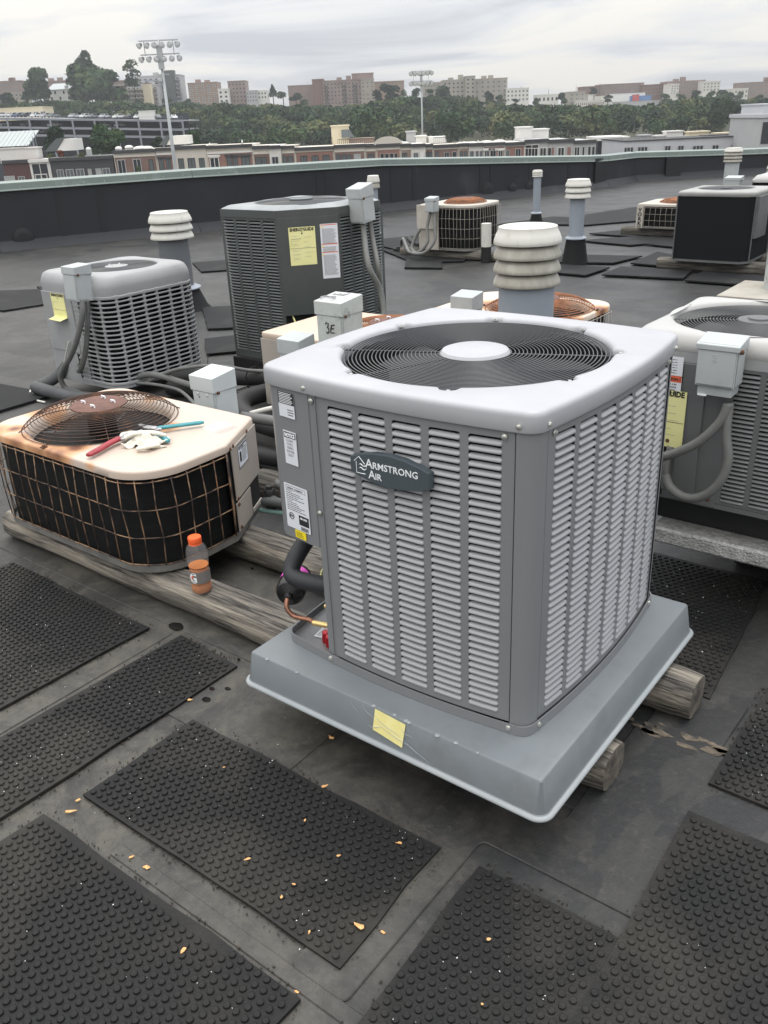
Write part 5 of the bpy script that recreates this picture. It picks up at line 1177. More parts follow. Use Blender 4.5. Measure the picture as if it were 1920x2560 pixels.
fm2 = face_frame(a.lerp(b, .835)+nn*.0036+Vector((0,0,.745)), nn); st = sticker(cp_, fm2, .118, .355, name='white_label', blocks=[], lines=[(.44-i*.0165, -.40, .42-random.random()*.2, .006) for i in range(54) if i not in (0,1,19,20,21,29,30)])
mb = MB(); 
for y_ in (.48, .13, -.02): mb.box(-.055,.055,.355*y_-.002,.355*y_+.003,.0006,.001)
xf(mb, fm2); mb.build('red_rule', 'label_red', st)
for y_ in (.43,.08,-.07): mb = MB(); mb.add([(-.055,.355*y_,.0011),(-.040,.355*y_,.0011),(-.0475,.355*y_+.013,.0011)], [(0,1,2)]); xf(mb, fm2); mb.build('warning_triangle', 'label_yellow', st)
wtube([(-4.17,4.33,.47),(-4.13,4.31,.42),(-4.14,4.30,.34),(-4.17,4.28,.28),(-4.15,4.26,.22)], .006, 'cable_yellow', 'thin_cable', label='yellow wire hanging in the opening under the green corner panel', cat='cable')
wtube([(-4.15,4.28,.29),(-4.19,4.24,.25),(-4.17,4.2,.2)], .004, 'tool_teal', 'thin_cable', label='short blue wire at the end of the yellow wire', cat='cable')
wtube([(-3.98,4.42,.48),(-3.95,4.38,.40),(-3.88,4.32,.30),(-3.78,4.24,.24)], .018, 'conduit_grey', 'flexible_conduit', label='grey conduit leaving the opening in the dark green condenser', cat='conduit')
mb = MB(); mb.box(-.42,.42,-.42,.42,-.135,-.001); mb.build('rubber_base', 'tar_black', dg, bevel=.01)
disconnect('grey disconnect box hung high on the right side of the dark green condenser', -3.872, 4.790, 1.050, 1.280, .115, .13, 'disc_grey', tilt=radians(6), lidh=.30)
wtube([(-3.86,4.77,1.06),(-3.83,4.74,.95),(-3.74,4.66,.78),(-3.70,4.72,.62),(-3.66,4.70,.46),(-3.62,4.60,.36)], .020, 'conduit_grey', 'flexible_conduit', label='long grey conduit slanting down from the box on the dark green condenser', cat='conduit')
wtube([(-3.85,4.83,1.06),(-3.82,4.82,.92),(-3.74,4.76,.76),(-3.76,4.80,.60),(-3.80,4.84,.45)], .018, 'conduit_grey', 'flexible_conduit', label='shorter grey conduit hugging the louvers of the dark green condenser', cat='conduit')
# loose flap of membrane by its foot
mb = MB(); mb.loops([[(-4.95+.1*i, 4.02-.05*i, .006+.10*max(0, 1-abs(i-2.2)/2)*q) for i in range(7)] for q in (0, .2, .6, 1)] if False else [[(-5.0+.085*i, 4.05-.30*q+.02*i, .006+.12*sin(pi*min(1, max(0, (i-.5)/4)))*q*q) for i in range(8)] for q in (0, .3, .6, .85, 1)], closed=False)
tag(mb.build('membrane_flap', 'hose_grey', smooth=True), 'loose curled flap of roofing at the foot of the dark green condenser', 'roofing flap')

# ------------------------------------------------------------------ right-hand grey condenser on its foil-wrapped block
QX0, QX1, QY0, QY1, QZ0, QZ1 = -1.145, -.485, 2.870, 3.520, .395, 1.0
rg_ = thing('condenser_unit', 'grey louvered condenser with rounded white top, cut by the right edge of the picture', 'air conditioner', ((QX0+QX1)/2, (QY0+QY1)/2, QZ0))
q_ = (QX1-QX0)/2; Hq = QZ1-QZ0; P_ = rounded([(-q_,-q_),(q_,-q_),(q_,q_),(-q_,q_)], .055, 6)
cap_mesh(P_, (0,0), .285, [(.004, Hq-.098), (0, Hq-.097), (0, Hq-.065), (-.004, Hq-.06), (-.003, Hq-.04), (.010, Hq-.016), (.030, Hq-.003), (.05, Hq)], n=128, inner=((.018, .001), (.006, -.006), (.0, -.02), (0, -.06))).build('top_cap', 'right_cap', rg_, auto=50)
mb = MB(); mb.loops([[(x*1.004,y*1.004,z) for x,y in P_] for z in (Hq-.099, Hq-.064)]); mb.build('cap_skirt', 'unit_left_grey', rg_, auto=50)
ring_grille((0,0,Hq-.014), .274, .075, 19, .0013, n=96, spokes=6, dome=.006, ph=.3).build('fan_grille', 'wire_grey', rg_, smooth=True)
mb = MB(); mb.lathe([(.072,0),(.072,.006),(.04,.008),(.038,.013),(.001,.014)], (0,0,Hq-.012), 36); mb.build('fan_hub_cover', 'wire_grey', rg_, auto=40)
fan_blades(rg_, (0,0,0), .26, 3, Hq-.08)
mb = MB(); mb.lathe([(.284, Hq-.05), (.28, Hq-.12), (.001, Hq-.2)], n=40); mb.build('fan_well', 'inner_black', rg_, smooth=True)
mb = MB(); mb.box(-q_+.02, q_-.02, -q_+.025, q_-.02, .01, Hq-.11); mb.build('coil', 'coil_black', rg_)
mb = MB(); mb.prism(P_, 0, .018); mb.build('base_pan', 'right_body', rg_)
Mq = Matrix.Translation((0,-q_,0)) @ face_frame((0,0,0), (0,-1,0))
face_louvers(rg_, Mq, .02, q_-.01, 1, 0, .02, Hq-.099, 3, 30, 'right_body', 'right_slat', 90, mgx=.016, mgz=.012, gap=.018)
for an in (pi/2, -pi/2, pi):
    face_louvers(rg_, Matrix.Rotation(an, 4, 'Z') @ Mq, -q_+.04, q_-.04, 1, 0, .02, Hq-.099, 6, 30, 'right_body', 'right_slat', 0, mgx=.016, mgz=.012, gap=.018)
for an in (0, pi/2, pi, -pi/2):
    mb = MB(); c_, s_ = cos(an), sin(an); A_ = [(q_-.04,-q_)]+[(q_-.055+.055*cos(radians(t)), -q_+.055+.055*sin(radians(t))) for t in range(-90, 1, 15)]+[(q_,-q_+.04)]; A_ = [(x*c_-y*s_, x*s_+y*c_) for x, y in A_]
    mb.loops([[(x,y,.01) for x,y in A_],[(x,y,Hq-.09) for x,y in A_]], closed=False); mb.build('corner_post', 'right_body', rg_, auto=50)
v_ = lambda x, z=0: Vector((x, -q_-.001, z))
plate(rg_, v_(-q_+.02), v_(.02), 0, 1, .005, Hq-.1, Vector((0,-1,0)), 'right_body', 'side_panel', out=.001)
plate(rg_, v_(-.135), v_(-.055), 0, 1, .01, Hq-.1, Vector((0,-1,0)), 'right_body', 'corner_channel', out=.010, th=.012)
aq = plate(rg_, v_(-q_+.01), v_(-.150), 0, 1, .215, Hq-.1, Vector((0,-1,0)), 'right_body', 'access_panel', out=.014, th=.014)
plate(rg_, v_(-q_+.02), v_(-.17), 0, 1, .01, .2, Vector((0,-1,0)), 'inner_black', 'recess', out=.003)
plate(rg_, v_(-.215), v_(-.185), 0, 1, .01, .21, Vector((0,-1,0)), 'right_body', 'channel', out=.008)
def qf(X_, Z_): return face_frame((X_+.815, -q_-.0165, Z_-QZ0), (0,-1,0))
energy_label(aq, qf(-1.012, .700), .172, .205)
sticker(aq, qf(-1.000, .885), .10, .070, lines=[(.35-i*.13, -.4, .3, .03) for i in range(6)])
st = sticker(aq, qf(-1.000, .840-.020), .10, .07); mb = MB(); mb.box(-.049,.049,.012,.034,.0006,.0009); xf(mb, qf(-1.000, .840-.020)); mb.build('red_band', 'label_red', st)
put_text('PRECAUCION !', .0135, 'print_black', st, qf(-1.000, .840-.020) @ Matrix.Translation((0,.018,.001)), align='CENTER', bold=.0005)
for i, w_ in enumerate(['tener acceso a las', 'terminales, todos', 'de alimentacion', 'interrumpidos.']): put_text(w_, .0095, 'print_black', st, qf(-1.000, .840-.020) @ Matrix.Translation((0,.002-i*.010,.0006)), align='CENTER', bold=.0002)
screw(rg_, (-.163, -q_-.0155, .225), (0,-1,0), 'screw_rust', .006); screw(rg_, (-.005, -q_-.002, .03), (0,-1,0), 'screw_rust', .006)
mb = MB(); mb.box(-q_+.03, q_+.4, -q_+.10, q_-.0, -.123, -.001); mb.build('rubber_base', 'tar_black', rg_)
dq, _b = disconnect('grey disconnect box with raised letter mark on the condenser at the right edge', -.818, 2.812, .858, 1.003, .125, .090, 'disc_grey', lidh=.17)
for z_, l_ in ((.090,.008),(.083,.005),(.098,.006),(.106,.008)):
    mb = MB(); mb.tube([(-l_,0,0),(l_,0,0)], .0012, 4); xf(mb, face_frame((-.005,-.0515,z_), (0,-1,0))); mb.build('embossed_mark', 'disc_grey', dq)
mb = MB(); mb.box(-.055,.055,-.035,.04,-.032,0); mb.build('lower_box', 'disc_grey', dq, bevel=.002)
mb = MB(); mb.box(-.050,-.022,-.042,-.036,-.034,-.029); mb.build('paper_scrap', 'print_white', dq)
w3 = [(-.775,2.80,.80),(-.79,2.79,.74),(-.845,2.775,.665),(-.92,2.77,.61),(-.985,2.78,.575),(-1.05,2.80,.54)]
wtube(w3, .0155, 'hose_grey', 'flexible_conduit', label='grey conduit slanting left from the box at the right edge', cat='conduit')
w4 = [(-.775,2.81,.80),(-.765,2.79,.70),(-.745,2.775,.62),(-.757,2.765,.545),(-.80,2.76,.485),(-.862,2.765,.458),(-.925,2.78,.475),(-.955,2.80,.51)]
wtube(w4, .0155, 'hose_grey', 'flexible_conduit', label='grey conduit hanging in a deep loop below the box at the right edge', cat='conduit')
wtube([(-.965,2.85,.60),(-.968,2.83,.52),(-.960,2.82,.45)], .013, 'conduit_grey', 'flexible_conduit', label='short grey conduit under the yellow label of the right-hand condenser', cat='conduit')
mb = MB(); mb.box(-.52, .75, -.50, .45, 0, .062); fo = mb.build('foil_block', 'foil', loc=(-.495, 3.368, .208)); fo.modifiers.new('b', 'BEVEL').width = .008
tag(fo, 'slab wrapped in crinkled silver foil under the condenser at the right edge', 'foil slab')
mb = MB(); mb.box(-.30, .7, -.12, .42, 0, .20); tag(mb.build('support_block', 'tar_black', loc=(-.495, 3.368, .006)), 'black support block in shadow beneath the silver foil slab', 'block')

# ------------------------------------------------------------------ louvered flue vents
def vent(label, x, y, rr, rp, zr0, zt_, rings, pipe='vent_pipe', boot=None, rm='vent_ring', group='louvered white vent caps', n=40, seam=False, top='vent_white'):
    t = thing('flue_vent', label, 'vent', (x, y, 0), 0, group)
    mb = MB(); mb.lathe([(rp, 0 if not boot else boot-.01), (rp, zr0+.02)], n=n, cap1=True); mb.build('pipe', pipe, t, auto=40)
    dz = (zt_-zr0)/(rings+.15)
    for k in range(rings):
        z = zr0+k*dz; topr = k == rings-1; mb = MB(); h = dz*(1.15 if topr else 1.0)
        pr = [(rr*.84, z), (rr*.985, z+.001), (rr, z+.004), (rr*.985, z+h*.28), (rr*.93, z+h*.62), (rr*.86, z+h*.88)]
        pr += [(rr*.855, z+h*1.06), (rr*.80, z+h*1.10), (.001, z+h*.98)] if topr else [(rr*.78, z+h*.93)]
        mb.lathe(pr, n=n); mb.build('cap_ring', top if topr else rm, t, auto=60)
        if not topr: 
            mb = MB(); mb.lathe([(rr*.80, z+dz*.85), (rr*.80, z+dz*1.03)], n=n); mb.build('slot', 'inner_black', t, smooth=True)
    if boot:
        mb = MB(); mb.lathe([(rp*1.95, 0), (rp*1.75, .03), (rp*1.28, boot)], n=n, cap1=True); mb.build('rubber_boot', 'rubber_boot', t, auto=50)
        mb = MB(); mb.lathe([(rp*1.30, boot+.001), (rp*1.45, boot+.004), (rp*1.45, boot+.014), (rp*1.2, boot+.03), (rp*1.0, boot+.035)], n=n); mb.build('storm_collar', 'vent_pipe', t, auto=40)
    if seam: mb = MB(); mb.box(-.004,.004,-.004,.004, boot+.03 if boot else 0, zr0); o = mb.build('seam', 'vent_pipe_dark', t); o.location = (rp*.78*cos(-2.2), rp*1.0*sin(-2.2)*.83, 0)
    return t
v = vent('large four-ringed vent right behind the new unit, its pipe blue grey', -2.125, 3.900, .167, .1385, .905, 1.178, 4, n=56)
mb = MB(); mb.box(-.006,.006,-.002,.002,-.006,.006); o = mb.build('rivet_tab', 'vent_ring', v); o.location = (.128*.62, -.128*.85+.0, 1.160)
vent('three-ringed white vent with a dark pipe behind the small slotted condenser', -7.06, 5.73, .212, .150, .690, .93, 3, pipe='vent_pipe_dark', boot=.2, rm='vent_white')
vent('white-capped vent on a blue grey pipe with black boot, right of the large vent', -4.66, 9.72, .148, .086, .742, .938, 3, boot=.285, rm='vent_white', seam=True)
vent('slim vent with small white cap near the parapet', -7.03, 13.17, .083, .060, .708, .805, 3, boot=.144, rm='vent_white')
vent('slim vent with white cap just right of the dark green condenser', -7.70, 9.78, .088, .056, .812, .965, 2, boot=.218)
vent('four-ringed vent on a pale pipe beyond the black mesh condenser', -4.87, 16.0, .150, .115, .74, .955, 4, boot=.1, pipe='disc_grey')
vent('vent at the right edge with pale three-ringed cap, nearer of two', -4.42, 17.0, .15, .12, .42, .64, 3, pipe='disc_grey')
vent('taller vent at the right edge with pale ringed cap, farther of two', -4.70, 19.2, .17, .12, .55, .80, 3, pipe='disc_grey')
pp = thing('stand_pipe', 'fat pale grey standing pipe at the right edge beside the beige slab', 'pipe', (-2.06, 8.86, .03))
mb = MB(); mb.lathe([(.205, 0), (.205, .26)], n=36); mb.build('lower_pipe', 'disc_worn', pp, smooth=True)
mb = MB(); mb.lathe([(.208, .26), (.208, .66), (.001, .66)], n=36); mb.build('upper_pipe', 'disc_grey', pp, auto=50)
mb = MB(); mb.box(-.50,.55,-.45,.40,0,.055); tag(mb.build('beige_slab', 'cardboard', bevel=.006, loc=(-2.02, 8.72, .001)), 'flat beige slab on the roof around the fat standing pipe', 'slab')
sp_ = thing('marker_stub', 'short stub pipe painted white above and black below, behind the large vent', 'pipe', (-5.697, 9.413, 0))
mb = MB(); mb.lathe([(.062,0),(.062,.19)], n=20); mb.build('black_base', 'tar_black', sp_, smooth=True)
mb = MB(); mb.lathe([(.061,.188),(.061,.462),(.001,.464)], n=20); mb.build('white_top', 'vent_white', sp_, auto=50)

# ------------------------------------------------------------------ far condensers
tf, *_ = tan_at('far wire-caged beige condenser with rusty top grille and conduits at its left', -6.68, -5.88, 9.40, 10.12, .115, .66, (-6.22,9.76), .27, None, topm='pale_tan', gm='rust_wire_bright', cham=[.03,.20,.14,.05], real=False, nr=9, wr=.006, domeh=.045, pm='pale_tan')
xr, yf, xl = -5.88+6.22, 9.40-9.76, -6.68+6.22
run_guard(tf, [(xl+.30, yf), (xr-.22, yf)]+arc(xr-.20, yf+.20, .20, -90, 0)+[(xr, .30)], .03, .50, 5, .055, 'guard_wire_white', r=.0024)
plate(tf, Vector((xl-.01,yf-.002,0)), Vector((xl+.29,yf-.002,0)), 0, 1, .0, .51, Vector((0,-1,0)), 'pale_tan', 'side_panel', out=.004)
plate(tf, Vector((xl-.02,yf-.002,0)), Vector((xl+.27,yf-.002,0)), 0, 1, .255, .54, Vector((0,-1,0)), 'pale_tan', 'access_panel', out=.03, th=.03)
disconnect('grey disconnect box on the far wire-caged condenser', -6.42, 9.31, .585, .755, .13, .11, 'disc_grey')
for pts, lb in (([(-6.44,9.30,.58),(-6.46,9.25,.40),(-6.42,9.2,.25),(-6.50,9.15,.13),(-6.70,9.2,.10),(-6.95,9.45,.16),(-7.10,9.6,.20),(-7.22,9.72,.12),(-7.22,9.73,.03)],'conduit looping from the far caged condenser over to the round roof drain box'),
                ([(-6.38,9.30,.58),(-6.34,9.25,.40),(-6.32,9.2,.25),(-6.42,9.12,.12),(-6.6,9.12,.10)],'second conduit hanging in front of the far caged condenser'),
                ([(-6.62,9.33,.37),(-6.68,9.28,.25),(-6.68,9.22,.14),(-6.55,9.14,.10)],'short conduit at the left corner of the far caged condenser')):
    wtube(pts, .020, 'conduit_grey', 'flexible_conduit', label=lb, cat='conduit')
wtube([(-7.15,9.80,.18),(-6.95,9.60,.16),(-6.75,9.50,.15)], .03, 'hose_black', 'hose', label='short black hose left of the far caged condenser', cat='hose')
mb = MB(); mb.lathe([(.105,0),(.105,.055),(.085,.055),(.085,.03),(.001,.03)], n=20); tag(mb.build('pitch_pocket', 'tar_black', auto=40, loc=(-7.23, 9.73, .004)), 'round black collar where the conduit enters the roof', 'roof collar')
# black mesh condenser
dm = thing('condenser_unit', 'condenser with black mesh sides and pale rim on timbers at the right', 'air conditioner', (-3.055, 9.97, .125))
bx_, by_ = .395, .375; chp = [(-bx_,-by_),(bx_-.07,-by_),(bx_,-by_+.09),(bx_,by_),(-bx_,by_)]; Hm = .715
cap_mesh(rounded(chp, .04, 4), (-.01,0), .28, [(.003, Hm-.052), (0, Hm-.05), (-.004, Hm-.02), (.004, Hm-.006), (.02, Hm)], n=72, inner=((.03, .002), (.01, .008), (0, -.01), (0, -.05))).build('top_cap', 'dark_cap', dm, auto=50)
mb = MB(); mb.prism([(x*.975,y*.975) for x,y in chp], .02, Hm-.05); mb.build('mesh_side', 'mesh_black', dm)
mb = MB(); mb.prism(rounded(chp, .04, 4), 0, .022); mb.build('base_pan', 'dark_body', dm)
for (x,y) in ((-bx_+.004,-by_+.004),(bx_-.004,-by_+.094),(bx_-.004,by_-.01),(-bx_+.004,by_-.01)):
    mb = MB(); mb.box(x-.006,x+.006,y-.006,y+.006,.02,Hm-.05); mb.build('corner_post', 'dark_body', dm)
ring_grille((-.01,0,Hm-.004), .27, .07, 10, .004, n=40, spokes=6).build('fan_grille', 'wire_black', dm, smooth=True)
plate(dm, Vector((bx_,-by_+.10,0)), Vector((bx_,by_,0)), 0, .55, .25, Hm-.05, Vector((1,0,0)), 'dark_body', 'access_panel', out=.03, th=.03)
# lettered unit
ty, *_ = tan_at('low far condenser with vertical lettering on its left corner and rusty top', -4.90, -4.05, 12.10, 12.85, .125, .445, (-4.42,12.48), .29, None, topm='pale_tan', gm='rust_wire_bright', cham=[.02,.10,.1,.1], real=False, nr=9, wr=.006, domeh=.04, hubm='rust_wire_bright')
xl, yf, xr = -4.90+4.42, 12.10-12.48, -4.05+4.42
run_guard(ty, [(xl+.11, yf), (xr-.12, yf)]+arc(xr-.10, yf+.10, .10, -90, 0)+[(xr, .30)], .02, .27, 4, .075, 'guard_wire_white', r=.0024)
lp = plate(ty, Vector((xl-.003,yf-.002,0)), Vector((xl+.095,yf-.002,0)), 0, 1, .0, .29, Vector((0,-1,0)), 'pale_tan', 'lettered_post', out=.004)
for i, c_ in enumerate('YORK'): put_text(c_, .078, 'print_black', lp, face_frame((xl+.046, yf-.0075, .215-i*.058), (0,-1,0)), align='CENTER', bold=.003, font_scale=(1, .86))
for i in range(2): mb = MB(); mb.box(-.03,.03,.012*i,.012*i+.006,0,.001); xf(mb, face_frame((xl+.046, yf-.0065, .012), (0,-1,0))); mb.build('print', 'print_black', lp)
# units partly seen at the right edge
fu = thing('condenser_unit', 'dark condenser with white curved top behind the black mesh one, at right edge', 'air conditioner', (-2.95, 12.2, .11)); Hm2 = .70
cap_mesh(rounded([(-.40,-.36),(.40,-.36),(.40,.36),(-.40,.36)], .06, 4), (0,0), .28, [(0, Hm2-.06), (-.003, Hm2-.03), (.02, Hm2-.01), (.05, Hm2+.02)], n=64, inner=((.02, .02), (0, .0), (0, -.05))).build('top_cap', 'right_cap', fu, auto=50)
mb = MB(); mb.box(-.385,.385,-.345,.345,0,Hm2-.05); mb.build('mesh_side', 'mesh_black', fu)
mb = MB(); mb.box(-.387,.387,-.348,-.345,Hm2-.17,Hm2-.13); mb.build('red_stripe', 'label_red', fu)
mb = MB(); mb.prism(rounded([(-.40,-.36),(.40,-.36),(.40,.36),(-.40,.36)], .06, 4), -.02, .02); mb.build('base_pan', 'dark_body', fu)
disconnect('pale disconnect box standing left of the curved white top at the right edge', -3.62, 12.05, .45, .80, .19, .14, 'disc_grey', lidh=.12)
tg_, *_ = tan_at('small wire-caged condenser with white top at the right edge behind the fat pipe', -2.42, -1.75, 10.25, 10.85, .12, .58, (-2.08,10.55), .24, None, topm='pale_tan', gm='wire_black', cham=.08*1.0 and [.08,.08,.08,.08], real=False, nr=8, wr=.005, domeh=.03)
xl, yf, xr = -2.42+2.08, 10.25-10.55, -1.75+2.08
run_guard(tg_, [(xl+.06, yf), (xr-.06, yf)], .03, .40, 4, .06, 'guard_wire_white', r=.0024)

# ------------------------------------------------------------------ litter
CHIPS = []
ch_src = [(-1.945,1.385,.020,.6),(-1.44,1.505,.024,.1),(-1.32,1.335,.018,1.2),(-1.27,1.20,.012,2.),(-1.15,1.03,.010,.4),(-1.02,1.28,.015,.3),(-1.12,1.16,.011,.9),(-.90,1.055,.017,.2),(-.945,1.03,.028,.1),(-1.30,1.02,.016,1.),(-1.15,.985,.010,2.2),(-1.50,.86,.020,.3),(-1.56,.86,.014,1.1),(-1.03,.66,.022,.5),(-1.01,.63,.016,1.7),(-1.83,.865,.024,.8),(-1.85,.90,.018,1.5),(-.96,.83,.012,.2),(-1.23,.75,.020,2.),(-1.17,.56,.018,.7),(-1.28,.42,.013,.1),(-1.60,1.22,.009,1.),(-1.03,.95,.009,2.),(-.86,.80,.012,.9),(-.69,1.17,.012,.8),(-.62,1.03,.008,.3)]
for i, (x, y, k, a) in enumerate(ch_src):
    on = any(x0 < x < x1 and y0 < y < y1 for x0, x1, y0, y1 in ((-1.853,-.925,.925,1.33),(-1.885,-.935,.02,.82),(-.82,-.456,.2,1.347)))
    k *= .47; r = random.Random(i); mb = MB(); pts = [(k*r.uniform(.45, 1.25)*cos(t)*1.25, k*r.uniform(.3, 1.1)*sin(t)*.75) for t in [j*.9 for j in range(7)]]
    n_ = len(pts); z = [r.uniform(0, k*.25) for _ in pts]
    mb.add([(p[0],p[1],.0+q) for p, q in zip(pts, z)]+[(p[0],p[1],.0016+q) for p, q in zip(pts, z)]+[(0,0,.002+k*.18),(0,0,k*.16)], [(j,(j+1)%n_,n_+(j+1)%n_,n_+j) for j in range(n_)]+[(n_+j,n_+(j+1)%n_,2*n_) for j in range(n_)]+[((j+1)%n_,j,2*n_+1) for j in range(n_)])
    o = mb.build('wood_chip', 'chip', loc=(x, y, .018 if on else .006)); o.rotation_euler.z = a
    CHIPS.append((y, x, o, 'the mat in front of the taped pad side' if .924 < y < 1.335 and -1.855 < x < -.92 else ('the nearest mat at lower left' if y < .82 and x < -.935 else ('the mat below the pad corner' if x > -.82 else ('bare roof left of the pad' if x < -1.4 and y > 1.33 else 'bare roof between the lower mats')))))
for place in sorted(set(c[3] for c in CHIPS)):
    g_ = sorted([c for c in CHIPS if c[3] == place], key=lambda c: c[0])
    for i, c in enumerate(g_): tag(c[2], 'small orange chip on %s, %s' % (place, (['nearest', 'second', 'third', 'fourth', 'fifth', 'sixth', 'seventh', 'eighth', 'ninth', 'tenth', 'eleventh', 'twelfth', 'thirteenth'][i]+' from viewer') if len(g_) > 1 else 'alone there'), 'chip', 'orange chips scattered in the foreground')
mb = MB(); sr = random.Random(11)
rects = [(-3.3,-2.42,1.02,1.58),(-2.25,-1.97,.72,1.6),(-1.85,-.93,.93,1.33),(-1.88,-.94,.1,.81),(-.80,-.46,.3,1.33),(-.45,-.05,.6,1.8),(-.44,-.2,1.95,2.45),(-1.05,-.62,2.4,3.1),(-2.7,-1.9,2.82,3.2)]
for k in range(430):
    x0, x1, y0, y1 = sr.choice(rects) if sr.random() < .9 else (-3, 0, .3, 1.6); x, y = sr.uniform(x0, x1), sr.uniform(y0, y1); a = sr.uniform(0, 3.14); l = sr.uniform(.0006, .0019)*(2 if sr.random() < .06 else 1); w_ = l*sr.uniform(.25, .7)
    z = sr.choice((.0135, .0185)) if any(p[0] < x < p[1] and p[2] < y < p[3] for p in rects) else .005
    c_, s_ = cos(a), sin(a); P4 = [(-l,-w_),(l,-w_),(l,w_),(-l,w_)]; P4 = [(x+p*c_-q*s_, y+p*s_+q*c_) for p, q in P4]
    mb.prism(P4, z, z+.0012)
gm = MB()
for k in range(1500):
    x0, x1, y0, y1 = sr.choice(((-3.34,-2.41,1.0,1.595),(-2.27,-1.955,.7,1.615),(-1.853,-.925,.925,1.33),(-1.885,-.94,.02,.82),(-.81,-.45,.2,1.345),(-.455,.45,.4,1.815),(-.452,.1,1.94,2.472)))
    side = sr.randrange(4); t = sr.random(); off = abs(sr.gauss(0, .012)); x = x0+(x1-x0)*t if side < 2 else (x0-off if side == 2 else x1+off); y = (y0-off if side == 0 else y1+off) if side < 2 else y0+(y1-y0)*t
    if any(p[0]-.003 < x < p[1]+.003 and p[2]-.003 < y < p[3]+.003 for p in rects): continue
    l = sr.uniform(.0012, .0045); gm.prism([(x+l*sr.uniform(.5,1)*cos(a), y+l*sr.uniform(.5,1)*sin(a)) for a in (0,1.3,2.5,3.8,5.1)], .004, .0055+l*.4)
tag(gm.build('grit', 'grit'), 'dark grit and crumbs gathered along the mat edges', 'grit', kind='stuff')
tag(mb.build('debris_specks', 'speck'), 'tiny white specks strewn over the mats', 'debris', kind='stuff')

# ------------------------------------------------------------------ the town beyond: everything here is built in view-aligned metres (x right, y away) and turned by YAW
Mc = M3.copy()
def ray_at(px, py, D):
    """where the sight line through that point of the photograph crosses the vertical plane y = D metres away; used as a survey aid for real distances"""
    d = Mc @ Vector(((px-960)/FPX, -(py-1280)/FPX, -1)); k = D/d.y; return d.x*k, H+d.z*k
GROUND = -14.0
mat('street', (.05, .05, .052), .8, col2=(.07, .07, .068), sc=.05)
mat('grass_soil', (.045, .055, .025), .9, col2=(.08, .07, .045), sc=.06)
mat('stucco', (.55, .51, .45), .8, col2=(.50, .47, .41), sc=.6)
mat('stucco_pale', (.60, .585, .54), .8, col2=(.54, .53, .49), sc=.5)
mat('brick_red', (.27, .15, .12), .85, col2=(.21, .12, .10), sc=.9, bump=.2, bsc=4)
mat('brick_brown', (.20, .13, .105), .85, col2=(.16, .10, .085), sc=.9)
mat('brick_tan', (.29, .22, .18), .85, col2=(.23, .17, .14), sc=.25)
mat('brick_rose', (.205, .155, .138), .85, col2=(.27, .21, .19), sc=.12)
mat('concrete_tan', (.34, .31, .265), .85, col2=(.27, .25, .215), sc=.15)
mat('charcoal_wall', (.045, .046, .050), .6)
mat('maroon_wall', (.085, .040, .038), .7)
mat('white_wall', (.66, .65, .62), .7, col2=(.6, .59, .56), sc=.4)
mat('grey_wall', (.36, .365, .37), .75, col2=(.40, .40, .405), sc=.3)
mat('grey_wall_blue', (.42, .43, .455), .75, col2=(.46, .47, .49), sc=.3)
mat('dark_glass', (.025, .03, .035), .25)
mat('mid_glass', (.10, .115, .12), .3)
mat('blind_glass', (.34, .36, .35), .5)
mat('roof_dark', (.05, .05, .052), .8)
mat('roof_slate', (.075, .085, .085), .7)
mat('roof_metal', (.40, .43, .43), .45, metal=.2)
mat('steel_frame', (.22, .235, .27), .5)
mat('garage_dark', (.022, .025, .034), .7)
mat('deck_slab', (.30, .31, .33), .8)
mat('cream_wall', (.62, .55, .40), .8)
mat('awning_blue', (.12, .22, .42), .7)
mat('awning_red', (.42, .09, .08), .7)
mat('white_tent', (.70, .70, .68), .7)
mat('bark', (.06, .05, .04), .9)
mat('pole_steel', (.40, .42, .43), .5, metal=.3)
mat('lamp_glass', (.82, .84, .86), .15)
mat('lamp_housing', (.12, .125, .13), .4)
for nm, c_ in (('car_silver', (.45,.46,.48)), ('car_white', (.7,.7,.7)), ('car_dark', (.03,.035,.045)), ('car_red', (.25,.04,.04)), ('car_blue', (.06,.10,.18)), ('car_grey', (.18,.19,.20))): mat(nm, c_, .3)
def leafmat(name, c1, c2, c3):
    m = bpy.data.materials.new(name); m.use_nodes = True; t = m.node_tree; b = t.nodes['Principled BSDF']; b.inputs['Roughness'].default_value = .75; b.inputs['Specular IOR Level'].default_value = .2
    tcn = t.nodes.new('ShaderNodeTexCoord'); n = t.nodes.new('ShaderNodeTexNoise'); n.inputs['Scale'].default_value = .11; n.inputs['Detail'].default_value = 2; t.links.new(tcn.outputs['Object'], n.inputs['Vector'])
    n2 = t.nodes.new('ShaderNodeTexNoise'); n2.inputs['Scale'].default_value = .9; n2.inputs['Detail'].default_value = 2; t.links.new(tcn.outputs['Object'], n2.inputs['Vector'])
    ad = t.nodes.new('ShaderNodeMath'); ad.operation = 'MULTIPLY_ADD'; t.links.new(n2.outputs[0], ad.inputs[0]); ad.inputs[1].default_value = .35; t.links.new(n.outputs[0], ad.inputs[2])
    r = t.nodes.new('ShaderNodeValToRGB'); e = r.color_ramp.elements; e[0].position = .52; e[0].color = (*c1, 1); e[1].position = .86; e[1].color = (*c3, 1); q = e.new(.68); q.color = (*c2, 1)
    t.links.new(ad.outputs[0], r.inputs[0]); t.links.new(r.outputs[0], b.inputs['Base Color']); MATS[name] = m
leafmat('foliage', (.012, .030, .011), (.026, .056, .018), (.062, .090, .026))
leafmat('foliage_dark', (.006, .018, .007), (.012, .032, .012), (.024, .048, .016))
leafmat('foliage_light', (.045, .062, .024), (.075, .095, .035), (.13, .13, .05))
leafmat('foliage_red', (.10, .03, .02), (.16, .05, .03), (.2, .1, .04))
